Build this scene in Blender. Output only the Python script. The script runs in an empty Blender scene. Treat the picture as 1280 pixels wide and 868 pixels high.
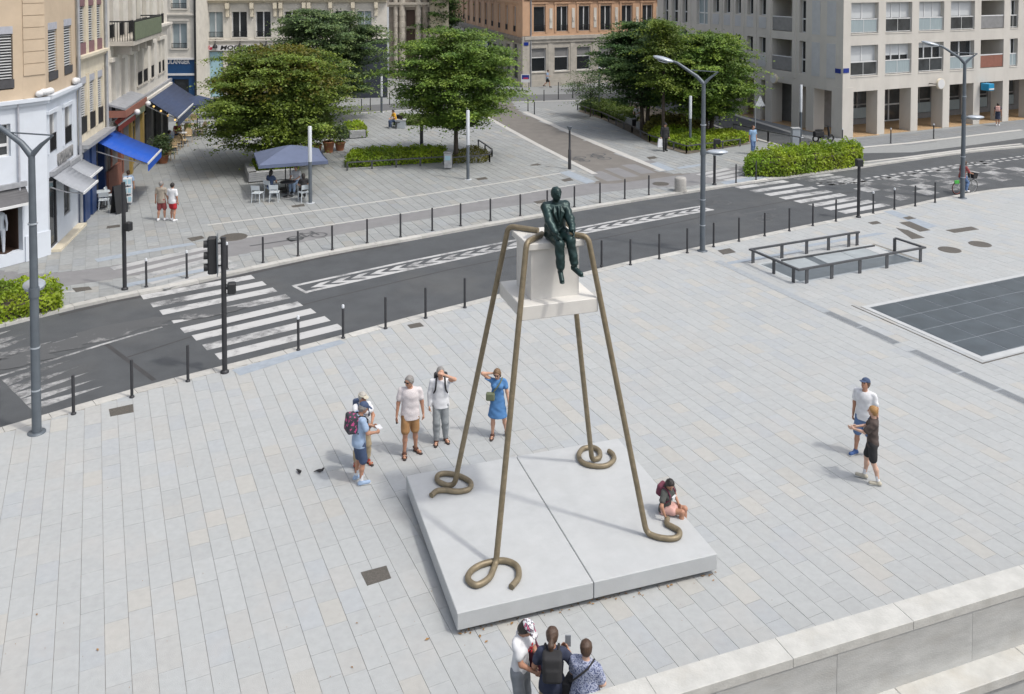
import bpy, math, random
import numpy as np
from mathutils import Vector, Matrix, noise

random.seed(7)
RNG = np.random.default_rng(11)
SC = bpy.context.scene
COL = SC.collection
R = math.radians

# ---------------------------------------------------------------- camera
FPX, CAM_H, Y_HOR, PITCH = 1110.0, 10.6, -28.0, R(2.0)
CYP = Y_HOR + FPX * math.tan(PITCH)
CXP = 640.0
cam_d = bpy.data.cameras.new('camera')
cam = bpy.data.objects.new('camera', cam_d)
COL.objects.link(cam)
cam.location = (0, 0, CAM_H)
cam.rotation_euler = (R(90) - PITCH, 0, 0)
cam_d.sensor_width = 36.0
cam_d.lens = FPX / 1280.0 * 36.0
cam_d.shift_y = -(434.0 - CYP) / 1280.0
cam_d.clip_start = 0.1
cam_d.clip_end = 2000
SC.camera = cam

# ---------------------------------------------------------------- world, sun, exposure
SUN_AZ, SUN_EL = R(119), R(60)          # azimuth clockwise from +Y
world = bpy.data.worlds.new('World')
SC.world = world
world.use_nodes = True
wn = world.node_tree
wn.nodes.clear()
wout = wn.nodes.new('ShaderNodeOutputWorld')
wbg = wn.nodes.new('ShaderNodeBackground')
wsky = wn.nodes.new('ShaderNodeTexSky')
wsky.sky_type = 'NISHITA'
wsky.sun_disc = False
wsky.sun_elevation = SUN_EL
wsky.sun_rotation = SUN_AZ
wsky.air_density = 1.0
wsky.dust_density = 4.0
wsky.ozone_density = 1.0
wbg.inputs['Strength'].default_value = 0.15
whs = wn.nodes.new('ShaderNodeHueSaturation')          # thin high cloud: a paler, less saturated sky all round
whs.inputs['Saturation'].default_value = 0.5
wn.links.new(wsky.outputs[0], whs.inputs['Color'])
wn.links.new(whs.outputs[0], wbg.inputs[0])
wn.links.new(wbg.outputs[0], wout.inputs[0])

sun_d = bpy.data.lights.new('sun', 'SUN')
sun = bpy.data.objects.new('sun', sun_d)
COL.objects.link(sun)
sun.location = (30, -20, 60)
sun_d.energy = 1.3
sun_d.angle = R(3.0)
sun_d.color = (1.0, 0.955, 0.88)
SUN_DIR = Vector((math.sin(SUN_AZ) * math.cos(SUN_EL), math.cos(SUN_AZ) * math.cos(SUN_EL), math.sin(SUN_EL)))
sun.rotation_euler = (-SUN_DIR).to_track_quat('-Z', 'Y').to_euler()

SC.view_settings.view_transform = 'Standard'
SC.view_settings.look = 'None'
SC.view_settings.gamma = 1.0
SC.view_settings.exposure = 0.50
SC.view_settings.use_curve_mapping = False

# ---------------------------------------------------------------- measuring helpers (photo pixel -> real ground position)
_cp, _sp = math.cos(PITCH), math.sin(PITCH)
def ray(px, py):
    dx = (px - CXP) / FPX
    dv = -(py - CYP) / FPX
    return Vector((dx, _cp + dv * _sp, -_sp + dv * _cp))
def G(px, py, h=0.0):
    d = ray(px, py)
    t = (h - CAM_H) / d.z
    return Vector((d.x * t, d.y * t, h))
def HT(P, py):
    """real height above ground of something standing at P whose top shows at row py"""
    dv = -(py - CYP) / FPX
    return P.y * (dv * _cp - _sp) / (_cp + dv * _sp) + CAM_H

# ---------------------------------------------------------------- materials
MATS = {}
def nd(nt, typ, **kw):
    n = nt.nodes.new(typ)
    for k, v in kw.items():
        if k in n.inputs:
            n.inputs[k].default_value = v
        else:
            setattr(n, k, v)
    return n
def mat(name, base, rough=0.7, vary=0.18, scale=3.0, bump=0.0, bscale=40.0, metal=0.0, spec=0.5, tint=None,
        stain=0.0, sscale=0.5, stain_col=(0.3, 0.27, 0.23), coords='Object', detail=6.0, stretch=None, trans=0.0, coat=0.0):
    """procedural principled material: base colour varied by noise, optional stains, bump, per-face tint attribute"""
    m = bpy.data.materials.new(name)
    m.use_nodes = True
    nt = m.node_tree
    b = nt.nodes['Principled BSDF']
    L = nt.links.new
    tc = nd(nt, 'ShaderNodeTexCoord')
    src = tc.outputs[coords] if coords != 'World' else nd(nt, 'ShaderNodeNewGeometry').outputs['Position']
    if stretch:
        mp = nd(nt, 'ShaderNodeMapping')
        mp.inputs['Scale'].default_value = stretch
        L(src, mp.inputs[0]); src = mp.outputs[0]
    n1 = nd(nt, 'ShaderNodeTexNoise', Scale=scale, Detail=detail, Roughness=0.6)
    L(src, n1.inputs['Vector'])
    mr = nd(nt, 'ShaderNodeMapRange')
    mr.inputs['From Min'].default_value = 0.3; mr.inputs['From Max'].default_value = 0.7
    mr.inputs['To Min'].default_value = 1 - vary; mr.inputs['To Max'].default_value = 1 + vary * 0.6
    L(n1.outputs['Fac'], mr.inputs['Value'])
    mul = nd(nt, 'ShaderNodeMix', data_type='RGBA', blend_type='MULTIPLY')
    mul.inputs['Factor'].default_value = 1.0
    mul.inputs['A'].default_value = (*base, 1)
    L(mr.outputs[0], mul.inputs['B'])
    out = mul.outputs['Result']
    if tint:
        at = nd(nt, 'ShaderNodeAttribute', attribute_name=tint)
        m2 = nd(nt, 'ShaderNodeMix', data_type='RGBA', blend_type='MULTIPLY')
        m2.inputs['Factor'].default_value = 1.0
        L(out, m2.inputs['A']); L(at.outputs['Color'], m2.inputs['B'])
        out = m2.outputs['Result']
    if stain > 0:
        n2 = nd(nt, 'ShaderNodeTexNoise', Scale=sscale, Detail=8.0, Roughness=0.65)
        L(src, n2.inputs['Vector'])
        r2 = nd(nt, 'ShaderNodeMapRange')
        r2.inputs['From Min'].default_value = 0.5; r2.inputs['From Max'].default_value = 0.75
        r2.inputs['To Max'].default_value = stain
        L(n2.outputs['Fac'], r2.inputs['Value'])
        m3 = nd(nt, 'ShaderNodeMix', data_type='RGBA', blend_type='MIX')
        L(r2.outputs[0], m3.inputs['Factor']); L(out, m3.inputs['A'])
        m3.inputs['B'].default_value = (*stain_col, 1)
        out = m3.outputs['Result']
    L(out, b.inputs['Base Color'])
    b.inputs['Roughness'].default_value = rough
    b.inputs['Metallic'].default_value = metal
    b.inputs['Specular IOR Level'].default_value = spec
    if coat: b.inputs['Coat Weight'].default_value = coat
    if trans:
        b.inputs['Transmission Weight'].default_value = trans
    if bump > 0:
        n3 = nd(nt, 'ShaderNodeTexNoise', Scale=bscale, Detail=5.0)
        L(src, n3.inputs['Vector'])
        bp = nd(nt, 'ShaderNodeBump', Strength=bump, Distance=0.02)
        L(n3.outputs['Fac'], bp.inputs['Height']); L(bp.outputs[0], b.inputs['Normal'])
    MATS[name] = m
    return m
def leaf_mat(name, c1, c2, scale=0.8, trans=0.35):
    m = bpy.data.materials.new(name); m.use_nodes = True
    nt = m.node_tree; L = nt.links.new
    b = nt.nodes['Principled BSDF']; o = nt.nodes['Material Output']
    tc = nd(nt, 'ShaderNodeTexCoord')
    n1 = nd(nt, 'ShaderNodeTexNoise', Scale=scale, Detail=4.0); L(tc.outputs['Object'], n1.inputs['Vector'])
    at = nd(nt, 'ShaderNodeAttribute', attribute_name='tint')
    cr = nd(nt, 'ShaderNodeMapRange'); cr.inputs['From Min'].default_value = .35; cr.inputs['From Max'].default_value = .65
    L(n1.outputs['Fac'], cr.inputs['Value'])
    mx = nd(nt, 'ShaderNodeMix', data_type='RGBA'); mx.inputs['A'].default_value = (*c1, 1); mx.inputs['B'].default_value = (*c2, 1)
    L(cr.outputs[0], mx.inputs['Factor'])
    m2 = nd(nt, 'ShaderNodeMix', data_type='RGBA', blend_type='MULTIPLY'); m2.inputs['Factor'].default_value = 1
    L(mx.outputs['Result'], m2.inputs['A']); L(at.outputs['Color'], m2.inputs['B'])
    L(m2.outputs['Result'], b.inputs['Base Color'])
    b.inputs['Roughness'].default_value = 0.55
    tr = nd(nt, 'ShaderNodeBsdfTranslucent'); L(m2.outputs['Result'], tr.inputs['Color'])
    ms = nd(nt, 'ShaderNodeMixShader'); ms.inputs[0].default_value = trans
    L(b.outputs[0], ms.inputs[1]); L(tr.outputs[0], ms.inputs[2]); L(ms.outputs[0], o.inputs['Surface'])
    MATS[name] = m
    return m

# ---------------------------------------------------------------- mesh builder
class MB:
    def __init__(s, T=None):
        s.v = []; s.f = []; s.mi = []; s.tint = []; s.T = T or Matrix.Identity(4); s.m = 0; s.sm = []; s.smooth = False; s.t = (1, 1, 1)
    def add(s, vs, fs, smooth=None):
        o = len(s.v)
        s.v += [tuple(s.T @ Vector(p)) for p in vs]
        for f in fs:
            s.f.append([o + i for i in f]); s.mi.append(s.m); s.sm.append(s.smooth if smooth is None else smooth); s.tint.append(s.t)
        return s
    def box(s, x0, x1, y0, y1, z0, z1, bottom=True):
        vs = [(x0, y0, z0), (x1, y0, z0), (x1, y1, z0), (x0, y1, z0), (x0, y0, z1), (x1, y0, z1), (x1, y1, z1), (x0, y1, z1)]
        fs = [(4, 5, 6, 7), (0, 1, 5, 4), (1, 2, 6, 5), (2, 3, 7, 6), (3, 0, 4, 7)]
        if bottom: fs.append((3, 2, 1, 0))
        return s.add(vs, fs, False)
    def bbox(s, x0, x1, y0, y1, z0, z1, b=0.02):
        """box with chamfered edges"""
        vs = []; 
        for (z, ins) in ((z0, b), (z0 + b, 0), (z1 - b, 0), (z1, b)):
            xa, xb, ya, yb = x0 + ins, x1 - ins, y0 + ins, y1 - ins
            c = b if ins == 0 else b * .5
            vs += [(xa + c, ya, z), (xb - c, ya, z), (xb, ya + c, z), (xb, yb - c, z), (xb - c, yb, z), (xa + c, yb, z), (xa, yb - c, z), (xa, ya + c, z)]
        fs = [tuple(reversed(range(8))), tuple(range(24, 32))]
        for k in range(3):
            for i in range(8):
                j = (i + 1) % 8
                fs.append((k * 8 + i, k * 8 + j, k * 8 + 8 + j, k * 8 + 8 + i))
        return s.add(vs, fs, False)
    def bar(s, a, b, w, h=None, up=(0, 0, 1)):
        """rectangular bar from a to b"""
        h = w if h is None else h
        a, b = Vector(a), Vector(b); d = (b - a)
        if d.length < 1e-6: return s
        d.normalize(); u = Vector(up)
        if abs(d.dot(u)) > .99: u = Vector((0, 1, 0))
        x = d.cross(u).normalized(); y = x.cross(d).normalized()
        vs = []
        for p in (a, b):
            for sx, sy in ((-1, -1), (1, -1), (1, 1), (-1, 1)):
                vs.append(p + x * (sx * w / 2) + y * (sy * h / 2))
        return s.add(vs, [(0, 1, 2, 3), (7, 6, 5, 4), (0, 4, 5, 1), (1, 5, 6, 2), (2, 6, 7, 3), (3, 7, 4, 0)], False)
    def tube(s, pts, r, n=10, caps=True, smooth=True):
        pts = [Vector(p) for p in pts]
        rs = r if isinstance(r, (list, tuple)) else [r] * len(pts)
        vs = []; fs = []
        t0 = (pts[1] - pts[0]).normalized()
        u = Vector((0, 0, 1)) if abs(t0.z) < .9 else Vector((1, 0, 0))
        x = t0.cross(u).normalized()
        for i, p in enumerate(pts):
            if i == 0: t = pts[1] - pts[0]
            elif i == len(pts) - 1: t = pts[-1] - pts[-2]
            else: t = (pts[i + 1] - pts[i]).normalized() + (pts[i] - pts[i - 1]).normalized()
            if t.length < 1e-9: t = t0
            t.normalize()
            x = (x - t * x.dot(t)).normalized()
            y = t.cross(x)
            for k in range(n):
                a = 2 * math.pi * k / n
                vs.append(p + x * (rs[i] * math.cos(a)) + y * (rs[i] * math.sin(a)))
        for i in range(len(pts) - 1):
            for k in range(n):
                j = (k + 1) % n
                fs.append((i * n + k, i * n + j, i * n + n + j, i * n + n + k))
        s.add(vs, fs, smooth)
        if caps:
            s.add(vs[:n], [tuple(reversed(range(n)))], False)
            s.add(vs[-n:], [tuple(range(n))], False)
        return s
    def lathe(s, prof, n=16, c=(0, 0, 0), smooth=True, cap=True):
        vs = []; fs = []
        for (r, z) in prof:
            for k in range(n):
                a = 2 * math.pi * k / n
                vs.append((c[0] + r * math.cos(a), c[1] + r * math.sin(a), c[2] + z))
        for i in range(len(prof) - 1):
            for k in range(n):
                j = (k + 1) % n
                fs.append((i * n + k, i * n + j, i * n + n + j, i * n + n + k))
        s.add(vs, fs, smooth)
        if cap:
            if prof[0][0] > 1e-4: s.add(vs[:n], [tuple(reversed(range(n)))], False)
            if prof[-1][0] > 1e-4: s.add(vs[-n:], [tuple(range(n))], False)
        return s
    def prism(s, poly, z0, z1, bottom=True):
        n = len(poly)
        vs = [(p[0], p[1], z0) for p in poly] + [(p[0], p[1], z1) for p in poly]
        fs = [tuple(range(n, 2 * n))] + [(i, (i + 1) % n, n + (i + 1) % n, n + i) for i in range(n)]
        if bottom: fs.append(tuple(reversed(range(n))))
        return s.add(vs, fs, False)
    def sheet(s, poly, z):
        return s.add([(p[0], p[1], z) for p in poly], [tuple(range(len(poly)))], False)
    def ball(s, c, r, n=10, m=7, sc=(1, 1, 1)):
        vs = []; fs = []
        for i in range(m + 1):
            th = math.pi * i / m
            for k in range(n):
                a = 2 * math.pi * k / n
                vs.append((c[0] + r * sc[0] * math.sin(th) * math.cos(a), c[1] + r * sc[1] * math.sin(th) * math.sin(a), c[2] - r * sc[2] * math.cos(th)))
        for i in range(m):
            for k in range(n):
                j = (k + 1) % n
                fs.append((i * n + k, i * n + j, i * n + n + j, i * n + n + k))
        return s.add(vs, fs, True)
    def weld(s):
        idx = {}; mp = []; nv = []
        for p in s.v:
            k = (round(p[0], 4), round(p[1], 4), round(p[2], 4))
            if k not in idx: idx[k] = len(nv); nv.append(p)
            mp.append(idx[k])
        s.v = nv; s.f = [[mp[i] for i in f] for f in s.f]; return s
    def build(s, name, mats, parent=None, tint=False, loc=None, kind=None):
        me = bpy.data.meshes.new(name)
        me.from_pydata(s.v, [], s.f)
        if not isinstance(mats, (list, tuple)): mats = [mats]
        for m in mats: me.materials.append(MATS[m] if isinstance(m, str) else m)
        if s.f:
            me.polygons.foreach_set('material_index', s.mi)
            me.polygons.foreach_set('use_smooth', s.sm)
            if tint:
                at = me.color_attributes.new('tint', 'FLOAT_COLOR', 'CORNER')
                cols = []
                for f, t in zip(s.f, s.tint): cols += [t[0], t[1], t[2], 1.0] * len(f)
                at.data.foreach_set('color', cols)
        me.update()
        o = bpy.data.objects.new(name, me)
        COL.objects.link(o)
        if parent is not None: o.parent = parent
        if loc is not None: o.location = loc
        if kind: o['kind'] = kind
        return o
def np_obj(name, verts, faces, mat_, parent=None, tint=None, smooth=False):
    """object from numpy arrays, faces (n,3|4); tint (n,3) per face"""
    me = bpy.data.meshes.new(name)
    nv, nf, k = len(verts), len(faces), faces.shape[1]
    me.vertices.add(nv); me.vertices.foreach_set('co', np.asarray(verts, np.float32).ravel())
    me.loops.add(nf * k); me.loops.foreach_set('vertex_index', np.asarray(faces, np.int32).ravel())
    me.polygons.add(nf)
    me.polygons.foreach_set('loop_start', np.arange(0, nf * k, k, dtype=np.int32))
    me.polygons.foreach_set('loop_total', np.full(nf, k, np.int32))
    me.polygons.foreach_set('use_smooth', np.full(nf, smooth))
    if tint is not None:
        at = me.color_attributes.new('tint', 'FLOAT_COLOR', 'CORNER')
        c = np.ones((nf, 4), np.float32); c[:, :3] = tint
        at.data.foreach_set('color', np.repeat(c, k, axis=0).ravel())
    me.update(); me.validate()
    for m in (mat_ if isinstance(mat_, (list, tuple)) else [mat_]):
        me.materials.append(MATS[m] if isinstance(m, str) else m)
    o = bpy.data.objects.new(name, me); COL.objects.link(o)
    if parent is not None: o.parent = parent
    return o
def tag(o, label=None, cat=None, group=None, kind=None):
    if label: o['label'] = label
    if cat: o['category'] = cat
    if group: o['group'] = group
    if kind: o['kind'] = kind
    return o
def thing(name, label, cat, loc=(0, 0, 0), rz=0.0, group=None):
    o = bpy.data.objects.new(name, None); COL.objects.link(o)
    o.location = loc; o.rotation_euler = (0, 0, rz); o.empty_display_size = .2
    return tag(o, label, cat, group)
def copy_tree(o, parent=None):
    c = o.copy(); COL.objects.link(c); c.parent = parent
    for ch in list(o.children): copy_tree(ch, c)
    return c
def Tz(loc, rz=0.0):
    return Matrix.Translation(Vector(loc)) @ Matrix.Rotation(rz, 4, 'Z')
def text_obj(name, txt, size, mat_, parent, M4, extrude=0.005, align='CENTER', shear=0.0):
    cu = bpy.data.curves.new(name, 'FONT'); cu.body = txt; cu.size = size; cu.extrude = extrude
    cu.align_x = align; cu.align_y = 'CENTER'; cu.resolution_u = 2; cu.shear = shear; cu.offset = size * .035
    t = bpy.data.objects.new(name, cu); COL.objects.link(t)
    dg = bpy.context.evaluated_depsgraph_get(); dg.update()
    me = bpy.data.meshes.new_from_object(t.evaluated_get(dg))
    bpy.data.objects.remove(t); bpy.data.curves.remove(cu)
    me.materials.clear(); me.materials.append(MATS[mat_])
    me.transform(M4)
    o = bpy.data.objects.new(name, me); COL.objects.link(o); o.parent = parent
    return o
# ================================================================ GROUND, ROADS, PAVING
ROAD_Z = -0.09
mat('asphalt', (0.071, 0.077, 0.083), rough=.85, vary=.16, scale=1.2, bump=.35, bscale=160, stain=.55, sscale=.22, stain_col=(.112, .112, .108), coords='World')
mat('asphalt_patch', (0.048, 0.048, 0.050), rough=.8, vary=.2, scale=2.0, bump=.3, bscale=120, coords='World')
mat('lane_brown', (0.165, 0.155, 0.142), rough=.85, vary=.14, scale=1.5, bump=.2, bscale=120, stain=.3, sscale=.3, stain_col=(.12, .11, .1), coords='World')
mat('cycle_asphalt', (0.20, 0.20, 0.205), rough=.85, vary=.12, scale=1.5, bump=.2, bscale=140, coords='World')
mat('paver', (0.358, 0.373, 0.375), rough=.72, vary=.07, scale=7.0, bump=.18, bscale=60, tint='tint', stain=.40, sscale=.9, stain_col=(.405, .385, .36), coords='World')
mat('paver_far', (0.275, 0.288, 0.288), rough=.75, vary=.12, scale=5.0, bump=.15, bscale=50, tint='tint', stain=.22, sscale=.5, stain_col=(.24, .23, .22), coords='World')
mat('mortar', (0.275, 0.262, 0.232), rough=.95, vary=.2, scale=6, coords='World')
mat('earth', (0.13, 0.11, 0.085), rough=.95, vary=.3, scale=3, bump=.6, bscale=30, coords='World')
mat('kerb_stone', (0.43, 0.425, 0.41), rough=.75, vary=.14, scale=5, bump=.2, bscale=50, tint='tint', coords='World')
mat('tactile', (0.29, 0.33, 0.375), rough=.75, vary=.12, scale=5, coords='World')
mat('iron', (0.135, 0.125, 0.11), rough=.6, vary=.3, scale=30, bump=.5, bscale=90, metal=.4, coords='World')
mat('slot', (0.012, 0.012, 0.013), rough=.9)
def paint_mat(name, base, wear=.5, scale=3.0, under=.08):
    """road paint with worn gaps where the asphalt shows"""
    m = bpy.data.materials.new(name); m.use_nodes = True
    nt = m.node_tree; b = nt.nodes['Principled BSDF']; L = nt.links.new
    ge = nd(nt, 'ShaderNodeNewGeometry')
    n1 = nd(nt, 'ShaderNodeTexNoise', Scale=scale, Detail=10.0, Roughness=.75); L(ge.outputs['Position'], n1.inputs['Vector'])
    n2 = nd(nt, 'ShaderNodeTexNoise', Scale=.6, Detail=4.0); L(ge.outputs['Position'], n2.inputs['Vector'])
    ad = nd(nt, 'ShaderNodeMath', operation='ADD'); L(n1.outputs['Fac'], ad.inputs[0]); L(n2.outputs['Fac'], ad.inputs[1])
    mr = nd(nt, 'ShaderNodeMapRange'); mr.inputs['From Min'].default_value = 1.25 - wear * .6; mr.inputs['From Max'].default_value = 1.55 - wear * .6
    L(ad.outputs[0], mr.inputs['Value'])
    mx = nd(nt, 'ShaderNodeMix', data_type='RGBA'); mx.inputs['A'].default_value = (*base, 1); mx.inputs['B'].default_value = (under, under * 1.05, under * 1.1, 1)
    L(mr.outputs[0], mx.inputs['Factor']); L(mx.outputs['Result'], b.inputs['Base Color'])
    b.inputs['Roughness'].default_value = .8
    MATS[name] = m
paint_mat('road_paint', (.43, .435, .435), .45)
paint_mat('road_paint_old', (.38, .385, .385), .75, 5.0)
paint_mat('lane_paint', (.38, .385, .385), .45, 4.0, .2)
paint_mat('road_paint_smear', (.40, .40, .395), 1.08, 2.2)
paint_mat('road_paint_faint', (.26, .26, .26), 1.1, 6.0)

def xy(pts, h=0.0): return [G(p[0], p[1], h).to_2d() for p in pts]
def off_curve(c, d):
    """offset an open 2d polyline to its left by d"""
    out = []
    for i, p in enumerate(c):
        a = c[max(i - 1, 0)]; b = c[min(i + 1, len(c) - 1)]
        t = (b - a).normalized()
        out.append(p + Vector((-t.y, t.x)) * d)
    return out
def resample(c, n):
    seg = [(c[i + 1] - c[i]).length for i in range(len(c) - 1)]; tot = sum(seg); out = []
    for k in range(n + 1):
        s = tot * k / n; i = 0
        while i < len(seg) - 1 and s > seg[i]: s -= seg[i]; i += 1
        out.append(c[i] + (c[i + 1] - c[i]) * min(1, s / seg[i]))
    return out
def smooth_curve(c, it=2):
    for _ in range(it):
        o = [c[0]]
        for i in range(len(c) - 1):
            o.append(c[i] * .75 + c[i + 1] * .25); o.append(c[i] * .25 + c[i + 1] * .75)
        o.append(c[-1]); c = o
    return c
V2 = lambda x, y: Vector((x, y))
NEAR = [V2(-60, -22), V2(-22, 12.2)] + xy([(0, 535), (106, 503.5), (195, 478), (280, 457), (360, 436.5), (428, 419), (500, 399), (600, 374), (700, 348), (775, 329), (851, 313), (912, 301), (961, 291), (1018, 279), (1072, 269), (1131, 257.5), (1168, 248.7), (1210, 241.4)]) + [V2(24.2, 44.2), V2(26.5, 44.9), V2(40, 46.5), V2(140, 50)]
FAR = [V2(-70, -14), V2(-24, 20)] + xy([(0, 408), (74, 387.5), (148, 371), (220, 358), (307, 338), (417, 315), (500, 301), (604, 282), (740, 259), (807, 248), (873, 238), (939, 227.6), (978, 222), (1061, 211), (1131, 200.5), (1219, 188.5), (1280, 183)]) + [V2(60, 64), V2(160, 90)]
NEAR = resample(smooth_curve(NEAR, 2), 260); FAR = resample(smooth_curve(FAR, 2), 260)

# stairwell opening (aligned with the paving)
ST_A = R(24.8)
st_u = V2(math.cos(ST_A), math.sin(ST_A)); st_v = V2(-math.sin(ST_A), math.cos(ST_A))
ST_O = G(1000, 352).to_2d()                     # near-left corner
ST_L = (G(1151, 328.6).to_2d() - ST_O).dot(st_u)
ST_W = (G(946, 331.6).to_2d() - ST_O).dot(st_v)
def st(u, v): return ST_O + st_u * u + st_v * v
st_hole = [st(0, 0), st(ST_L, 0), st(ST_L, ST_W), st(0, ST_W)]

def holed(name, outer, hole, z, m, label_kind='structure'):
    """big quad sheet with a quad hole, both counter-clockwise"""
    b = MB()
    vs = [(p[0], p[1], z) for p in outer] + [(p[0], p[1], z) for p in hole]
    b.add(vs, [(i, (i + 1) % 4, 4 + (i + 1) % 4, 4 + i) for i in range(4)])
    return b.build(name, m, kind=label_kind)
_wa = G(803, 846.7, 1.0).to_2d(); _wb = G(1279.7, 705, 1.0).to_2d(); _wd = (_wb - _wa).normalized(); _wn = V2(_wd.y, -_wd.x)
_ga = _wa - _wd * 700 + _wn * .3; _gb = _wa + _wd * 700 + _wn * .3
holed('ground', [_ga, _gb, V2(700, 900), V2(-700, 900)], st_hole, -0.20, 'earth')
b = MB(); b.sheet([_ga - _wd * 50 + _wn * .4, _ga + _wn * 400, _gb + _wn * 400, _gb + _wd * 50 + _wn * .4], -4.2); b.build('lower_quay', 'earth', kind='structure')

def ribbon(name, c1, c2, z, m, kind='structure'):
    b = MB()
    n = len(c1)
    b.add([(p.x, p.y, z) for p in c1] + [(p.x, p.y, z) for p in c2], [(i, i + 1, n + i + 1, n + i) for i in range(n - 1)])
    return b.build(name, m, kind=kind)
ribbon('road', off_curve(NEAR, -.2), off_curve(FAR, .2), ROAD_Z, 'asphalt')

# ---------------------------------------------------------------- pavers
def scan(poly, v):
    xs = []
    n = len(poly)
    for i in range(n):
        a, b = poly[i], poly[(i + 1) % n]
        if (a[1] <= v) != (b[1] <= v):
            xs.append(a[0] + (b[0] - a[0]) * (v - a[1]) / (b[1] - a[1]))
    xs.sort()
    return [(xs[i], xs[i + 1]) for i in range(0, len(xs) - 1, 2)]
def subtract(iv, cut):
    out = []
    for a, b in iv:
        segs = [(a, b)]
        for c, d in cut:
            ns = []
            for p, q in segs:
                if d <= p or c >= q: ns.append((p, q)); continue
                if c > p: ns.append((p, c))
                if d < q: ns.append((d, q))
            segs = ns
        out += segs
    return out
def lay_pavers(poly, ang, w, lo, hi, holes=(), gap=.0065, seed=1, warm=.07, ztop=0.0, var=.017):
    """rows of stones along direction ang; returns list of (corner list, tint)"""
    rnd = random.Random(seed)
    ca, sa = math.cos(ang), math.sin(ang)
    loc = lambda p: (p[0] * ca + p[1] * sa, -p[0] * sa + p[1] * ca)
    P = [loc(p) for p in poly]; Hs = [[loc(p) for p in h] for h in holes]
    v0 = min(p[1] for p in P); v1 = max(p[1] for p in P)
    out = []
    j = int(math.floor(v0 / w))
    while j * w < v1:
        vc = (j + .5) * w
        iv = scan(P, vc)
        for h in Hs: iv = subtract(iv, scan(h, vc))
        for a, b in iv:
            u = a; u_next = a + rnd.uniform(.1, hi)
            while u < b - .02:
                e = min(u_next, b)
                if b - e < .12: e = b
                base = 1 + rnd.gauss(0, var)
                r = rnd.random()
                if r < warm: t = (base * 1.065, base * 1.02, base * .965)
                elif r < warm + .10: t = (base * .965, base * .98, base * 1.01)
                elif r < warm + .17: t = (base * 1.025, base * 1.0, base * .975)
                else: t = (base, base, base)
                g = gap / 2; gs = gap * .28
                zj = ztop + rnd.uniform(-.0015, .0015)
                cs = []
                for (uu, vv) in ((u + gs, j * w + g), (e - gs, j * w + g), (e - gs, (j + 1) * w - g), (u + gs, (j + 1) * w - g)):
                    cs.append((uu * ca - vv * sa, uu * sa + vv * ca, zj + rnd.uniform(-.0008, .0008)))
                out.append((cs, t))
                u = e; u_next = e + rnd.uniform(lo, hi)
        j += 1
    return out
def stone_mesh(b, cs, t, drop=.03):
    b.t = t
    lo_ = [(p[0], p[1], p[2] - drop) for p in cs]
    b.add(list(cs) + lo_, [(0, 1, 2, 3), (4, 5, 1, 0), (5, 6, 2, 1), (6, 7, 3, 2), (7, 4, 0, 3)])
PAVE_A = R(90 + 25.2)
WALL_A = G(803, 846.7, 1.0).to_2d(); WALL_B = G(1279.7, 705, 1.0).to_2d()
wall_d = (WALL_B - WALL_A).normalized(); wall_n = V2(wall_d.y, -wall_d.x)      # towards the camera
KERB_W = .32
near_in = off_curve(NEAR, -KERB_W)
pl_edge = [p for p in near_in if -19 < p.x < 41]
plaza_poly = pl_edge + [V2(41, 30), WALL_B + wall_d * 22, WALL_A - wall_d * 8, V2(-8, 7), V2(-19, 8)]
bed = MB()
bed_poly = [(p.x, p.y) for p in off_curve(NEAR, -.15) if -25 < p.x < 60]
outer_bed = [V2(-60, -30), V2(80, -30), V2(80, 46)]
# the mortar bed: a sheet with the stairwell cut out (split in two along the opening)
def clip_side(poly, o, n, keep):
    out = []
    for i in range(len(poly)):
        a, b = Vector(poly[i][:2]), Vector(poly[(i + 1) % len(poly)][:2])
        da, db = (a - o).dot(n) * keep, (b - o).dot(n) * keep
        if da >= 0: out.append(a)
        if da * db < 0: out.append(a + (b - a) * (da / (da - db)))
    return out
full = [Vector(p) for p in bed_poly] + [V2(60, 20), WALL_B + wall_d * 40, WALL_A - wall_d * 10, V2(-10, 5), V2(-25, 5)]
for piece in (clip_side(full, st(0, 0), st_u, -1), clip_side(full, st(ST_L, 0), st_u, 1),
              clip_side(clip_side(clip_side(full, st(0, 0), st_u, 1), st(ST_L, 0), st_u, -1), st(0, 0), st_v, -1),
              clip_side(clip_side(clip_side(full, st(0, 0), st_u, 1), st(ST_L, 0), st_u, -1), st(0, ST_W), st_v, 1)):
    bed.sheet(piece, -.013)
plaza = bed.build('plaza_paving', 'mortar', kind='structure')
st_rim = [st(-.12, -.12), st(ST_L + .12, -.12), st(ST_L + .12, ST_W + .12), st(-.12, ST_W + .12)]
# glass floor field
GF_A = R(24.2); gf_u = V2(math.cos(GF_A), math.sin(GF_A)); gf_v = V2(-math.sin(GF_A), math.cos(GF_A))
GF_O = G(1226.9, 445.5).to_2d()
gf = lambda u, v: GF_O + gf_u * u + gf_v * v
gf_hole = [gf(-.2, -.25), gf(9, -.25), gf(9, 4.2), gf(-.2, 4.2)]
stones = lay_pavers(plaza_poly, PAVE_A, .363, .42, .78, holes=[st_rim, gf_hole], seed=3)
def proj(p):
    z = p[2] - CAM_H
    f = p[1] * _cp - z * _sp; u = p[1] * _sp + z * _cp
    return (CXP + FPX * p[0] / f, CYP - FPX * u / f)
SLAB = [G(574, 767.5, .38), G(893, 692, .38), G(775, 548, .38), G(505.6, 594.7, .38)]
def inside(poly, p):
    r = False; n = len(poly)
    for i in range(n):
        a, b = poly[i], poly[(i + 1) % n]
        if (a[1] > p[1]) != (b[1] > p[1]) and p[0] < (b[0] - a[0]) * (p[1] - a[1]) / (b[1] - a[1]) + a[0]: r = not r
    return r
slab_px = [(574, 790), (893, 715), (893, 692), (775, 548), (505, 594)]
ranked = []
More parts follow.
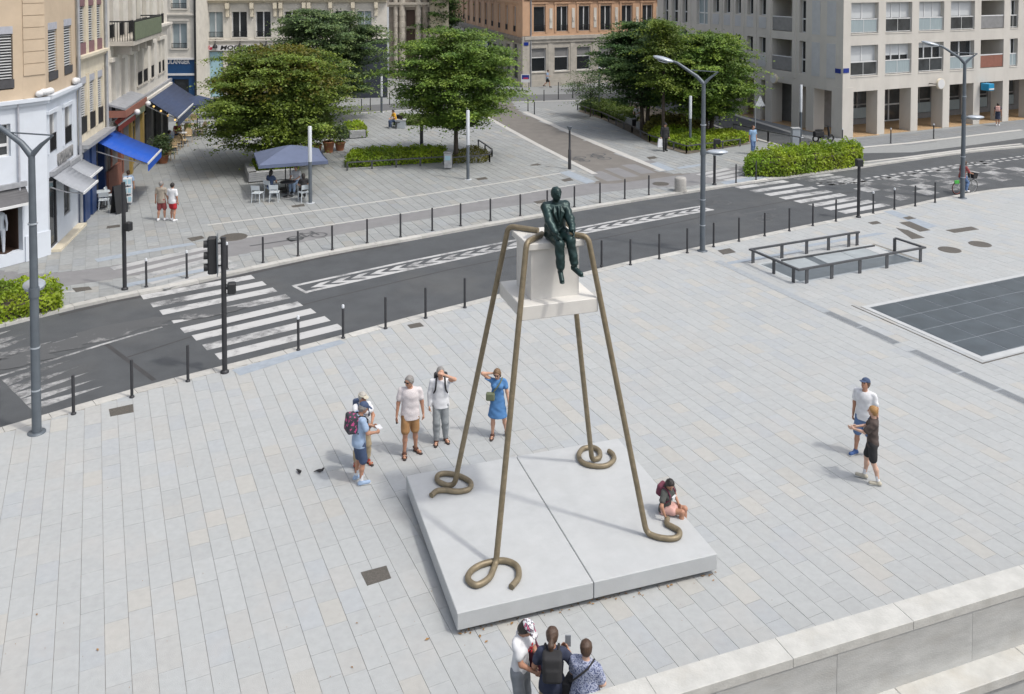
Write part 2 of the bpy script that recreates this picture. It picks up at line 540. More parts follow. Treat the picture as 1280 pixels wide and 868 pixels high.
for i, (cs, t) in enumerate(stones):
    q = [proj(c) for c in cs]
    cx = sum(a[0] for a in q) / 4; cy = sum(a[1] for a in q) / 4
    ar = abs(sum(q[k][0] * q[(k + 1) % 4][1] - q[(k + 1) % 4][0] * q[k][1] for k in range(4))) / 2
    vis = 0 < cx < 1280 and 0 < cy < 868 and not inside(slab_px, (cx, cy)) and not (cx > 740 and cy > 866 - (cx - 740) * .297)
    ranked.append((ar if vis else 0, i))
ranked.sort(reverse=True)
big = set(i for _, i in ranked[:300])
rest = MB()
for i, (cs, t) in enumerate(stones):
    if i in big:
        c0 = Vector(cs[0])
        b = MB(); stone_mesh(b, [Vector(c) - c0 for c in cs], t)
        b.build('paver', 'paver', plaza, tint=True, loc=c0)
    else:
        stone_mesh(rest, cs, t)
rest.build('far_pavers', 'paver', plaza, tint=True, kind='stuff')

# ---------------------------------------------------------------- kerbs: one stone per metre
def kerb(name, curve, zt, lo_x, hi_x, side, step=1.0, w=KERB_W, down=.14):
    root = thing(name, None, None); root['kind'] = 'structure'
    tot = sum((curve[i + 1] - curve[i]).length for i in range(len(curve) - 1))
    c = resample(curve, int(tot / step)); o = off_curve(c, side * w)
    rnd = random.Random(len(name))
    for i in range(len(c) - 1):
        if not (lo_x < c[i].x < hi_x): continue
        d = (c[i + 1] - c[i]).normalized() * .006
        q = [c[i] + d, c[i + 1] - d, o[i + 1] - d, o[i] + d]
        if side < 0: q = q[::-1]
        g = 1 + rnd.gauss(0, .06)
        b = MB(); b.t = (g, g, g * .98)
        o0 = q[0]
        b.prism([p - o0 for p in q], -down, zt, False)
        b.build('kerb_stone', 'kerb_stone', root, tint=True, loc=(o0.x, o0.y, 0))
    return root
kerb('plaza_kerb', NEAR, .004, -14, 32, -1)
kerb('square_kerb', FAR, .004, -17.5, 36, 1)

# ---------------------------------------------------------------- pavement beyond the road
pv = MB()
far_c = off_curve(FAR, .15)
pv.add([(p.x, p.y, -.013) for p in far_c] + [(p.x - 60 + i * .2, 320, -.013) for i, p in enumerate(far_c)],
       [(i, i + 1, len(far_c) + i + 1, len(far_c) + i) for i in range(len(far_c) - 1)])
m = mat('pavement_base', (.25, .262, .263), rough=.8, vary=.12, scale=4, stain=.3, sscale=.25, stain_col=(.24, .235, .225), coords='World')
pavement = pv.build('pavement', 'pavement_base', kind='structure')
def lane(name, px, m, z=-.004):
    b = MB(); b.sheet(xy(px), z); return b.build(name, m, kind='structure')
cyc = [(-60, 345), (0, 338), (45, 343), (100, 338), (137, 333), (200, 321), (281, 301.7), (372, 288.5), (500, 268.5), (625, 248), (720, 231.5), (740, 229),
       (770, 229), (865, 217), (910, 210), (960, 203), (955, 215), (930, 222), (862, 233), (812, 235), (760, 240), (700, 249), (618, 261), (540, 272.7), (500, 279), (418, 294.5), (331, 312), (240, 331), (148, 348), (60, 361), (0, 361), (-60, 368)]
side_lane = [(618, 153.5), (666, 180), (740, 218), (747, 225), (742, 230), (770, 229.5), (865, 217), (838, 217), (825, 214), (799, 203.5), (740, 179), (695, 160), (652, 141), (640, 128), (590, 128)]
cross_st = [(-200, 160), (200, 153), (330, 146), (445, 141), (520, 136), (600, 131), (640, 127), (700, 125), (760, 123.5), (840, 121), (1000, 118), (1000, 112), (840, 114.5), (740, 117), (640, 119), (560, 125), (445, 132.5), (330, 138), (200, 145), (-200, 151)]
right_st = [(830, 122), (872, 132), (912, 143), (1000, 170.5), (1040, 182), (1072, 191.7), (1140, 190.6), (1219, 181), (1280, 172.7), (1500, 140), (1500, 150), (1280, 181), (1219, 187), (1131, 198.5), (1085, 203), (1040, 200), (985, 186), (917, 167), (885, 156), (845, 143), (800, 128)]
lane('cycle_lane', cyc, 'cycle_asphalt')
lane('side_street', side_lane, 'lane_brown', -.002)
mat('street_grey', (.125, .13, .135), rough=.85, vary=.12, scale=1.5, coords='World')
lane('cross_street', cross_st, 'street_grey', -.006)
lane('right_street', right_st, 'asphalt', -.003)
sq_poly = [p for p in off_curve(FAR, KERB_W) if -16 < p.x < 13.5] + xy([(945, 219), (960, 203), (940, 190), (905, 190), (850, 196), (800, 175), (745, 150), (700, 140), (652, 130), (560, 127), (445, 132), (330, 138), (250, 146), (207, 192), (165, 223), (120, 266), (102, 281), (62, 316), (33, 329), (0, 336), (-40, 343)])
sq_st = lay_pavers(sq_poly, PAVE_A, .44, .55, 1.0, holes=[xy(cyc), xy(side_lane), xy(cross_st)], seed=5, warm=.05, ztop=-.001, gap=.016, var=.04)
b = MB()
for cs, t in sq_st: stone_mesh(b, cs, t, .02)
b.build('square_pavers', 'paver_far', pavement, tint=True, kind='stuff')
rp = MB()
rp_poly = xy([(985, 218), (1000, 180), (1040, 186), (1065, 187), (1140, 179), (1280, 163), (1500, 130), (1500, 118), (1280, 140), (1254, 153), (1052, 174), (990, 158), (930, 141), (880, 129), (850, 120), (940, 116), (1300, 112)])
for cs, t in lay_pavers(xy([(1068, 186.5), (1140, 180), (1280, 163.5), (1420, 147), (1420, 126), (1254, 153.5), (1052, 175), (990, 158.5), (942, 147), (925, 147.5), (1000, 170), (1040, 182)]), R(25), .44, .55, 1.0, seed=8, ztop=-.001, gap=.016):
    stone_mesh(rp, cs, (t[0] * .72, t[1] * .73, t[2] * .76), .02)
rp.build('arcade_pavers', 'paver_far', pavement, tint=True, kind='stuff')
# pale edging strips along the lanes
edg = MB(); edg.t = (1.06, 1.06, 1.05)
def strip(mb, px, w, z=.002, h=0.0, side=1):
    c = xy(px, h); o = off_curve(c, w * side); n = len(c)
    mb.add([(p.x, p.y, z + h) for p in c] + [(p.x, p.y, z + h) for p in o], [(i, i + 1, n + i + 1, n + i) if side > 0 else (n + i, n + i + 1, i + 1, i) for i in range(n - 1)])
strip(edg, [(588, 137), (600, 143.5), (618, 153.5), (666, 180), (740, 218)], .35)
strip(edg, [(652, 140), (695, 160), (740, 179), (799, 203.5), (825, 214)], .45)
strip(edg, [(281, 301.0), (372, 288), (500, 268), (625, 247.5), (720, 231)], .12)
strip(edg, [(0, 372), (60, 368), (100, 364)], .1)
strip(edg, [(260, 282), (330, 273), (430, 259), (530, 244), (640, 227), (720, 214)], .14)
strip(edg, [(912, 142.5), (1000, 170)], .35)
strip(edg, [(1068, 186), (1140, 179.5), (1280, 163)], .35)
strip(edg, [(885, 155), (917, 166.5), (985, 185.5), (1040, 199), (1085, 203), (1131, 198), (1219, 186.5), (1280, 180.5)], .3)
strip(edg, [(430, 142.5), (520, 137.5), (600, 132.5)], .3, side=1)
strip(edg, [(640, 127.5), (760, 124.5)], .3, side=-1)
edg.build('edging_strips', 'kerb_stone', pavement, tint=True, kind='stuff')

# ---------------------------------------------------------------- painted road markings
def mark(name, m='road_paint'):
    b = MB()
    return b
mz = ROAD_Z + .004
def quad_px(b, pts, z=mz):
    q = [G(p[0], p[1], z) for p in pts]; b.add(q, [(0, 1, 2, 3)] if len(q) == 4 else [tuple(range(len(q)))])
marks = thing('road_markings', None, None); marks['kind'] = 'structure'
def bar_mark(a, b2, w, m='road_paint', z=mz, name='crossing_bar'):
    A, B = G(*a, z), G(*b2, z); d = (B - A).normalized(); n = Vector((-d.y, d.x, 0)) * w / 2
    mb = MB(); mb.add([-n, B - A - n, B - A + n, n], [(0, 1, 2, 3)])
    return mb.build(name, m, marks, loc=A)
Lx = [(177.5, 371.9), (189.4, 381.7), (201.3, 391), (214.6, 401.5), (227.8, 413.4), (242.4, 422.7), (255.6, 434.6), (271.5, 446)]
Rx = [(316.3, 346), (330.5, 354), (343.7, 362), (360, 370.3), (375.4, 379.6), (391.8, 388.4), (409.4, 398.2), (425.8, 408)]
for a, b2 in zip(Lx, Rx): bar_mark(a, b2, .47)
for i in range(8):
    k = i / 7
    bar_mark((922 + (1052 - 922) * k, 235 + (266 - 235) * k), (983 + (1108 - 983) * k, 226.5 + (255.5 - 226.5) * k), .48)
for i in range(4):
    k = i / 3
    bar_mark((995 + 40 * k, 224 + 7 * k), (1040 + 40 * k, 218 + 7.5 * k), .42, 'road_paint_old')
# crossing over the cycle lane, left
for i in range(5):
    k = i / 4
    bar_mark((140 + 62 * k, 338 + 24 * k - 2), (262 + 34 * k, 309 + 22 * k), .42, 'lane_paint', .002)
for i in range(4):
    k = i / 3
    bar_mark((873 + 34 * k, 219 + 7 * k), (911 + 40 * k, 211 + 7 * k), .4, 'lane_paint', .002)
# hatched median: outline and chevrons
up = [(366.7, 358.8), (500, 330), (620, 306), (720, 286.7), (800, 271.5), (878, 258.5)]
lo_ = [(382, 366.5), (500, 340.5), (620, 315), (733, 292), (810, 277.5), (893, 262.5)]
md = MB()
strip(md, up, .17, .001, mz); strip(md, lo_, .17, .001, mz)
quad_px(md, [(366.7, 358.8), (382, 367), (386, 366), (371, 358)]); quad_px(md, [(878, 258.5), (893, 262.8), (888, 263.5), (873, 259.3)])
md.build('median_outline', 'road_paint', marks)
U = resample(xy(up, mz), 26); Lw = resample(xy(lo_, mz), 26)
for i in range(1, 26):
    a = U[i]; c = Lw[i]; d = (U[min(i + 1, 26)] - U[i - 1]).normalized(); n = (c - a)
    mid = a * .5 + c * .5 - d * .35; a2 = a + n * .2 + d * .15; c2 = a + n * .8 + d * .15; wv = d * .42
    mb = MB(); mb.add([(p.x - mid.x, p.y - mid.y, 0) for p in (a2, a2 + wv, mid + wv, mid)] + [(p.x - mid.x, p.y - mid.y, 0) for p in (mid, mid + wv, c2 + wv, c2)], [(3, 2, 1, 0), (7, 6, 5, 4)])
    mb.build('chevron', 'road_paint', marks, loc=(mid.x, mid.y, mz))
# teeth of the speed table, lane lines
for (b0, b1, tip) in [((2, 475), (10, 482.5), (88, 450)), ((10, 483.5), (18, 491), (99, 458)), ((19, 491.5), (26, 498.5), (112, 465)), ((26.5, 499), (33, 506), (120, 474)), ((33.5, 506.5), (41, 514), (131, 482)),
                      ((-40, 432), (-30, 441), (36, 416)), ((-24, 446), (-14, 455), (65, 427)), ((-42, 425), (-34, 431), (14, 413)), ((-30, 438), (-24, 447), (40, 421))]:
    o0 = G(*b0, mz); mb = MB(); mb.add([G(*p, mz) - o0 for p in (b0, b1, tip)], [(0, 1, 2)])
    mb.build('speed_table_tooth', 'road_paint_old', marks, loc=o0)
ln = MB()
strip(ln, [(0, 471), (60, 453), (130, 431), (204, 409.5)], .11, 0, mz)
strip(ln, [(0, 450), (60, 432), (130, 412)], .10, 0, mz)
ln.build('lane_line', 'road_paint_old', marks)
# worn arrow remains and bicycle signs
def arrow_px(c, ang, s, m='road_paint_faint', z=mz, name='arrow_mark'):
    P = G(*c, z); b = MB()
    for pts in ([(-1.2, -.06), (.34, -.06), (.34, .06), (-1.2, .06)], [(.35, -.3), (1.0, 0), (.35, .3)]):
        b.add([(x * s, y * s, 0) for x, y in pts], [tuple(range(len(pts)))])
    o = b.build(name, m, marks, loc=P); o.rotation_euler = (0, 0, ang); return o
def bike_mark(c, ang, s, m='road_paint_faint', z=mz):
    P = G(*c, z); b = MB()
    for cx in (-.55, .55):
        for k in range(12):
            a0, a1 = k * math.pi / 6, (k + 1) * math.pi / 6
            b.add([(cx + r * math.cos(a), r * math.sin(a), 0) for a, r in ((a0, .30), (a0, .40), (a1, .40), (a1, .30))], [(0, 1, 2, 3)])
    for bi, (p, q) in enumerate((((-.55, 0), (-.15, .5)), ((-.15, .5), (.45, .5)), ((.45, .5), (.55, 0)), ((-.15, .5), (0, 0)), ((0, 0), (.45, .5)), ((-.55, 0), (0, 0)), ((.45, .5), (.4, .75)), ((-.2, .62), (0, .62)))):
        p = Vector((*p, 0.0015 + .0012 * bi)); q = Vector((*q, 0.0015 + .0012 * bi)); d = (q - p).normalized(); n = Vector((-d.y, d.x, 0)) * .045
        b.add([p - n, q - n, q + n, p + n], [(0, 1, 2, 3)])
    b.v = [(x * s, y * s, zz) for x, y, zz in b.v]
    o = b.build('bicycle_mark', m, marks, loc=P); o.rotation_euler = (0, 0, ang); return o
RA = R(29)
arrow_px((868, 249.5), RA + math.pi, 1.3); bike_mark((893, 255), RA, 1.0)
arrow_px((938, 266.5), RA + math.pi, 1.3); bike_mark((966, 272.5), RA, 1.0)
bike_mark((752, 195.5), R(100), 1.1, 'road_paint_faint', .002); bike_mark((728, 199), R(100), .9, 'road_paint_faint', .002)
bike_mark((384, 296), R(30), .9, 'road_paint_faint', .002); arrow_px((350, 302), R(30), 1.0, 'road_paint_faint', .002)
# old arrow patches on the left lane
rw = random.Random(12)
for wi, (c, L_, W_) in enumerate((((150, 411), 1.9, .55), ((112, 424), 1.5, .45), ((182, 403), 1.0, .4), ((64, 438), 1.3, .35), ((28, 452), 1.0, .4), ((262, 392), 1.4, .45))):
    P = G(*c, mz); mb = MB()
    pts = [(math.cos(k * math.pi / 8) * L_ * rw.uniform(.6, 1.1), math.sin(k * math.pi / 8) * W_ * rw.uniform(.5, 1.1), 0) for k in range(16)]
    mb.add(pts, [tuple(range(16))]); o = mb.build('worn_paint', 'road_paint_smear', marks, loc=(P.x, P.y, mz + .003 + .0015 * wi)); o.rotation_euler = (0, 0, R(27))
# speed table chequer, right
ck_u = V2(math.cos(R(29.5)), math.sin(R(29.5))); ck_v = V2(-ck_u.y, ck_u.x)
ck_o = G(1100, 243, mz).to_2d()
for r_ in range(4):
    for k in range(12):
        if (r_ + k) % 2: continue
        p = ck_o + ck_u * (k * 1.02 - .2) + ck_v * (r_ * .92 - 1.3)
        mb = MB(); mb.add([(0, 0, 0), (ck_u.x, ck_u.y, 0), (ck_u.x + ck_v.x * .9, ck_u.y + ck_v.y * .9, 0), (ck_v.x * .9, ck_v.y * .9, 0)], [(0, 1, 2, 3)])
        mb.build('chequer_square', 'road_paint_old', marks, loc=(p.x, p.y, mz))
dl = MB(); 
dU = resample(xy([(1024, 233), (1072, 229), (1131, 220), (1219, 207), (1300, 196), (1500, 165)], mz), 54)
for i in range(0, 54):
    d = (dU[i + 1] - dU[i]).normalized(); n = V2(-d.y, d.x)
    for s in (0, .45):
        a = dU[i] + n * s + d * (.25 if s else 0); b2 = a + d * .38
        dl.add([(q.x, q.y, mz) for q in (a, b2, b2 + n * .2, a + n * .2)], [(0, 1, 2, 3)])
dl.build('dashed_edge_line', 'road_paint', marks, kind='stuff')
# transverse joint and repair patches in the asphalt
pt = MB()
quad_px(pt, [(128, 430), (133, 428), (196, 474.5), (190, 476.5)], mz - .002)
pt.build('joint_patch', 'asphalt_patch', marks)
ln2 = MB(); strip(ln2, [(160, 447), (300, 402), (420, 371), (560, 338), (760, 297), (905, 266), (1000, 249), (1100, 236)], .07, -.002, mz)
strip(ln2, [(75, 395), (150, 377), (222, 364.5), (307, 344.5), (417, 320), (500, 306)], .2, -.0025, mz)
ln2.build('asphalt_seam', 'asphalt_patch', marks)
# side-street bars
for k in range(4):
    a = (757 + 21 * k, 221 - 4.6 * k); bar_mark((a[0] - 14, a[1] - 6), (a[0] + 12, a[1] + 5), .9, 'cycle_asphalt', .001, 'raised_bar')
tac = MB()
for q in ([(699, 216), (711, 213.5), (744, 227), (733, 230)], [(812, 205), (822, 203), (845, 212), (834, 214)], [(846, 209.5), (880, 204.5), (884, 206.5), (849, 211.5)], [(290, 463), (365, 441), (425, 425), (432, 429), (372, 447), (300, 470)], [(118, 324), (178, 313), (240, 303.5), (245, 306), (184, 316), (122, 328)],
          [(152, 356), (205, 345), (270, 333), (274, 336), (208, 348.5), (156, 360)], [(900, 228), (950, 219.5), (962, 222), (908, 231)],
          [(1104, 264.5), (1116, 263), (1172, 283), (1158, 286)], [(1096, 291), (1110, 292), (1010, 309), (1000, 307.5)], [(908, 328), (1000, 312.5), (1004, 314.5), (912, 331)]):
    tac.sheet(xy(q), .0045)
tac.build('tactile_strips', 'tactile', plaza)
# black pieces, leaves and litter on the paving come later
# ================================================================ MONUMENT
mat('slab_stone', (0.425, 0.44, 0.445), rough=.7, vary=.07, scale=2.5, bump=.12, bscale=70, stain=.18, sscale=.9, stain_col=(.35, .345, .335))
mat('plinth_stone', (0.60, 0.585, 0.55), rough=.65, vary=.07, scale=4, bump=.10, bscale=60, stain=.15, sscale=2.0, stain_col=(.47, .45, .41))
mat('tube_bronze', (0.225, 0.185, 0.120), rough=.5, vary=.25, scale=9, bump=.15, bscale=40, metal=.35, spec=.5)
mat('green_bronze', (0.016, 0.040, 0.039), rough=.42, vary=.45, scale=7, bump=.15, bscale=30, metal=.45, spec=.6)
SLA = R(17.6)
SC_ = Vector((0.67, 16.66, 0))
slab_c = (SLAB[0] + SLAB[1] + SLAB[2] + SLAB[3]) / 4
su, sv = 4.76, 4.16
mon = thing('monument', 'tall monument of four bronze tubes carrying a pale stone pedestal', 'monument', (SC_.x, SC_.y, 0), SLA)
base = thing('stone_platform', 'wide low slab of pale stone blocks under the bronze legs', 'stone slab', (slab_c.x, slab_c.y, 0), R(18.1))
def rough_block(x0, x1, y0, y1, z0, z1, bv=.012):
    b = MB(); b.bbox(x0, x1, y0, y1, z0, z1, bv); return b
gp = .006
rough_block(-su / 2, -gp, -sv / 2, sv / 2, .09, .38).build('block', 'slab_stone', base)
rough_block(gp, su / 2, -sv / 2, sv / 2, .09, .38).build('block', 'slab_stone', base)
b = MB(); b.box(-su / 2 + .18, su / 2 - .18, -sv / 2 + .18, sv / 2 - .18, -.02, .091); b.build('footing', 'iron', base)
# pedestal
ped = thing('pedestal', None, None); ped.parent = mon
def blk(nm, w, d, z0, z1, bv=.01, parent=None):
    b = MB(); b.bbox(-w / 2, w / 2, -d / 2, d / 2, z0, z1, bv); return b.build(nm, 'plinth_stone', parent)
bpy.data.objects.remove(ped)
die = blk('pedestal', .95, .86, 4.66, 5.64, .008, mon)
blk('pedestal_foot', 1.49, 1.40, 4.42, 4.68, .012, die)
blk('pedestal_cap', 1.10, 1.00, 5.615, 5.735, .01, die)
# tube legs in monument space
def to_mon(P):
    return Matrix.Rotation(-SLA, 3, 'Z') @ (Vector(P) - SC_)
def bez(p0, p1, p2, n=8):
    return [p0 * (1 - t) ** 2 + p1 * 2 * t * (1 - t) + p2 * t * t for t in [i / n for i in range(n + 1)]]
def cr(pts, n=8):
    """catmull-rom through points"""
    P = [pts[0] * 2 - pts[1]] + list(pts) + [pts[-1] * 2 - pts[-2]]
    out = []
    for i in range(1, len(P) - 2):
        a, b, c, d = P[i - 1], P[i], P[i + 1], P[i + 2]
        for k in range(n):
            t = k / n
            out.append(.5 * ((2 * b) + (c - a) * t + (2 * a - 5 * b + 4 * c - d) * t * t + (3 * b - a - 3 * c + d) * t ** 3))
    out.append(P[-2]); return out
TR = .052; FZ = .38 + TR
def fp(px, py): return to_mon(G(px, py, FZ))
feet = {
 'FL': [(620, 704), (612, 722), (596, 731.5), (585, 724), (590, 713), (606, 704.5), (630, 701), (646, 708), (648, 722), (639, 734)],
 'BL': [(568, 607), (558, 606.5), (547, 601), (548, 594), (558, 592), (574, 595), (588, 603), (586, 611.5), (572, 614.5), (556, 613), (546, 614), (539, 619.5)],
 'BR': [(740, 576), (749, 572.5), (749, 564), (741, 559.5), (729, 561), (723.5, 569), (728, 578), (742, 582.5), (758, 582), (767, 575), (766, 568), (761, 564)],
 'FR': [(808, 666.5), (822, 671.5), (838, 673.5), (848, 671), (849, 664), (841, 659), (834, 655), (834, 648)],
}
kink = {'FL': (-.60, -.55, 5.80), 'FR': (.60, -.55, 5.80), 'BR': (.60, .55, 5.80), 'BL': (-.60, .55, 5.80)}
inner = {'FL': (-.14, -.10, 5.79), 'FR': (.14, -.10, 5.79), 'BR': (.14, .12, 5.79), 'BL': (-.14, .12, 5.79)}
for k in ('FL', 'FR', 'BR', 'BL'):
    f = [fp(*p) for p in feet[k]]
    K = Vector(kink[k]); I = Vector(inner[k])
    foot = f[0]
    dK = (K - I).normalized(); dD = (foot - K).normalized()
    pts = [I, K - dK * .16] + bez(K - dK * .13, K, K + dD * .13, 6) + [K + dD * (foot - K).length * t for t in (.3, .6, .9)]
    nxt = (f[1] - f[0]).normalized()
    pts += bez(foot - dD * .14, foot, foot + nxt * .10, 6)
    pts += cr([f[0]] + f[1:], 6)[5:]
    b = MB(); b.tube(pts, TR, 14); b.build('tube_leg', 'tube_bronze', mon)

# ================================================================ FOREGROUND PARAPET
mat('parapet_stone', (0.47, 0.47, 0.445), rough=.75, vary=.16, scale=3.0, bump=.25, bscale=30, stain=.35, sscale=1.2, stain_col=(.38, .33, .25))
mat('parapet_face', (0.41, 0.415, 0.405), rough=.78, vary=.22, scale=1.3, bump=.25, bscale=30, stain=.45, sscale=1.0, stain_col=(.33, .31, .27), stretch=(1, 1, 3))
par = thing('parapet_wall', 'pale stone parapet wall with stepped ledge at the plaza edge', 'wall', (WALL_A.x, WALL_A.y, 0), math.atan2(wall_d.y, wall_d.x))
# local frame: x along the wall, -y towards the camera
rnd = random.Random(4)
def blocks(nm, x0, x1, y0, y1, z0, z1, lo, hi, m, bv=.012):
    x = x0
    while x < x1:
        e = min(x1, x + rnd.uniform(lo, hi))
        b = MB(); j = rnd.uniform(-.0015, .0015)
        b.bbox(0, e - x - .003, y0 + j, y1 + j, z0, z1 + j * .6, bv)
        b.build(nm, m, par, loc=(x, 0, 0)); x = e
blocks('coping_stone', -14, 22, -.42, 0.0, .86, 1.0, 2.0, 2.7, 'parapet_stone', .006)
blocks('wall_block', -14, 22, -.405, -.03, .02, .859, 1.9, 2.7, 'parapet_face', .003)
blocks('ledge_stone', -14, 22, -.80, -.39, -.10, .06, 1.7, 2.4, 'parapet_stone')
blocks('wall_block', -14, 22, -.76, -.03, -.95, -.101, 1.3, 2.0, 'parapet_face', .006)
blocks('wall_block', -14, 22, -.76, -.03, -4.3, -.951, 1.3, 2.0, 'parapet_face', .006)

# ================================================================ STAIRWELL WITH RAILING
mat('rail_steel', (0.085, 0.088, 0.095), rough=.5, vary=.2, scale=8, metal=.3)
mat('well_stone', (0.40, 0.43, 0.44), rough=.6, vary=.1, scale=3)
well = thing('covered_stairwell', 'pale and slate-blue panels closing the stairwell inside the low railing, near-side shade coloured in', 'stair cover', (ST_O.x, ST_O.y, 0), ST_A)
mat('slate_shade', (.115, .135, .15), rough=.4, vary=.15, scale=3); mat('pale_panel', (.33, .365, .38), rough=.45, vary=.12, scale=2, stain=.3, sscale=1.5, stain_col=(.25, .28, .29))
def wl(px, py): q = G(px, py).to_2d() - ST_O; return (q.dot(st_u), q.dot(st_v))
b = MB(); b.box(0.005, ST_L - .005, .005, ST_W - .005, -.5, -.03); b.build('shade_floor', 'slate_shade', well)  # dark floor colour paints in the shade along the near side of the opening
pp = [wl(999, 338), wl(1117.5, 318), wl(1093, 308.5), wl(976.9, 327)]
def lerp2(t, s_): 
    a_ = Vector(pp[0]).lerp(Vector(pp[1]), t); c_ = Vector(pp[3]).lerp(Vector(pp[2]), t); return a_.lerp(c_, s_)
for t0, t1, m_ in ((0, .235, 'pale_panel'), (.24, .315, 'slate_shade'), (.32, .62, 'pale_panel'), (.625, .88, 'pale_panel'), (.885, 1.0, 'slab_stone')):
    b = MB(); b.prism([lerp2(t0, 0), lerp2(t1, 0), lerp2(t1, 1), lerp2(t0, 1)], -.031, .012 if m_ != 'slate_shade' else .004, False); b.build('cover_panel', m_, well)
for x0, x1, y0, y1 in ((-.12, ST_L + .12, ST_W, ST_W + .12), (-.12, ST_L + .12, -.12, 0), (-.12, 0, 0, ST_W), (ST_L, ST_L + .12, 0, ST_W)):
    b = MB(); b.box(x0, x1, y0, y1, -.6, .004); b.build('lining', 'well_stone', well)
b = MB(); b.bar((*pp[3], .04), (*pp[2], .04), .06, .06); b.build('edge_trim', 'rail_steel', well)
rail = thing('stair_railing', 'dark flat-bar steel railing round the stairwell opening', 'railing', (ST_O.x, ST_O.y, 0), ST_A)
RH = .52
def posts(pts, along):
    for (x, y) in pts:
        b = MB()
        w, d = (.13, .035) if along else (.035, .13)
        b.box(x - w / 2, x + w / 2, y - d / 2, y + d / 2, 0, RH - .03); b.build('post', 'rail_steel', rail)
fy = ST_W + .25; ny = -.25; lx = -.28; rx = ST_L + .25
posts([(lx + .12, fy), (ST_L * .22, fy), (ST_L * .44, fy), (ST_L * .64, fy), (ST_L * .83, fy), (ST_L * .91, fy)], True)
posts([(lx + .35, ny), (ST_L * .22, ny), (ST_L * .46, ny), (ST_L * .70, ny), (rx - .2, ny)], True)
posts([(lx, ST_W * .5), (lx, .02), (rx, ST_W * .55)], False)
for a, c in (((lx, fy), (ST_L * .92, fy)), ((lx, ny), (rx, ny)), ((lx, ny), (lx, fy)), ((rx, ny), (rx, ST_W * .56))):
    b = MB()
    if a[1] == c[1]: b.box(a[0] - .05, c[0] + .05, a[1] - .045, a[1] + .045, RH - .03, RH + .03)
    else: b.box(a[0] - .045, a[0] + .045, a[1] + .046, c[1] - .046, RH - .031, RH + .029)
    b.build('handrail', 'rail_steel', rail)
# ================================================================ GLASS FLOOR
mat('floor_glass', (0.062, 0.078, 0.090), rough=.35, vary=.25, scale=1.5, bump=.03, bscale=20, spec=.5, coords='World')
mat('glass_frame', (0.17, 0.19, 0.21), rough=.5, vary=.1, scale=5)
gfl = thing('glass_floor', 'field of dark glass walk-on panels in a pale stone frame', 'glass floor', (GF_O.x, GF_O.y, 0), GF_A)
b = MB(); b.box(-.02, 9, -.02, 4.03, -.08, -.002); b.build('frame', 'glass_frame', gfl)
for i in range(8):
    for j in range(4):
        b = MB(); b.bbox(i * 1.11 + .022, (i + 1) * 1.11 - .022, j * 1.005 + .02, (j + 1) * 1.005 - .02, -.03, .006, .004)
        b.build('glass_panel', 'floor_glass', gfl)
for x0, x1, y0, y1 in ((-.2, 9, -.25, -.024), (-.2, -.024, -.02, 4.2), (-.02, 9, 4.035, 4.2)):
    b = MB(); b.box(x0, x1, y0, y1, -.05, .004); b.build('border_stone', 'slab_stone', gfl)
b = MB(); b.box(-.42, 9, -.36, -.31, -.02, .006); b.box(-.42, -.37, -.31, 4.4, -.02, .006); b.build('border_slot', 'iron', gfl)
# ================================================================ GRATES AND COVERS
def plate(name, px, label, cat, holes=True, group=None, grid=8):
    q = [G(*p) for p in px]; c = sum(q, Vector()) / 4
    o = thing(name, label, cat, (c.x, c.y, 0), 0, group)
    b = MB(); b.prism([p - c for p in q], -.02, .007, False); b.build('cover_plate', 'iron', o)
    return o
GR = 'rectangular iron covers set in the paving'
for px, lab in (([(451, 716), (483, 707.5), (489, 723), (459, 732.5)], 'dark square iron cover beside the stone slab'),
                ([(136, 512), (166, 505.5), (167, 515.5), (138, 521)], 'rectangular iron cover near the grey lamp post and bollards'),
                ([(509, 406.5), (525, 403.5), (530, 408), (513, 411)], 'small iron cover at the kerb beside two thin bollards'),
                ([(897, 313.5), (912, 310.5), (920, 315.5), (904, 318.5)], 'small iron cover at the foot of the tall lamp'),
                ([(1120, 285), (1135, 288), (1156, 297.5), (1140, 299)], 'long iron cover beside the stairwell railing, nearer the railing'),
                ([(1124, 278.5), (1137, 277), (1163, 288), (1150, 290)], 'long iron cover beside the stairwell railing, nearer the road'),
                ([(1182, 288), (1214, 283.5), (1224, 287), (1193, 291.5)], 'long iron cover lying alone on the pale plaza'),
                ([(1128, 272.5), (1137, 270.5), (1145, 273.5), (1135, 275)], 'small iron cover behind the two long covers'),
                ([(1085, 278.5), (1096, 276.5), (1102, 279.5), (1091, 281)], 'small iron cover by the traffic signal pole'),
                ([(90, 360.5), (111, 358.5), (115, 362), (95, 365.5)], 'iron cover in the pavement by the left hedge'),
                ([(134, 283), (150, 281), (150, 284), (133, 286)], 'iron cover on the pavement outside the blue shop front'),
                ([(234, 298), (252, 295), (256, 298), (240, 302)], 'iron cover on the square by the left crossing'),
                ([(364, 257.5), (380, 255), (381, 258), (366, 259.5)], 'iron cover beneath the parasol tables'),
                ([(594, 223.5), (607, 221.5), (610, 224), (598, 225.5)], 'iron cover beside the white-topped light column on the square'),
                ([(662, 206.5), (672, 204.5), (677, 206.5), (665, 207.5)], 'iron cover on the open paving near the side street'),
                ([(701, 225), (712, 222.5), (717, 225.5), (706, 227.5)], 'iron cover at the tactile strip by the side street'),
                ([(808, 197), (818, 195.5), (822, 198), (812, 199.5)], 'iron cover in front of the planted bed'),
                ([(667, 252.5), (682, 249.5), (682, 253.5), (672, 255)], 'reddish iron cover beside the far bollards behind the statue')):
    plate('iron_cover', px, lab, 'iron cover')
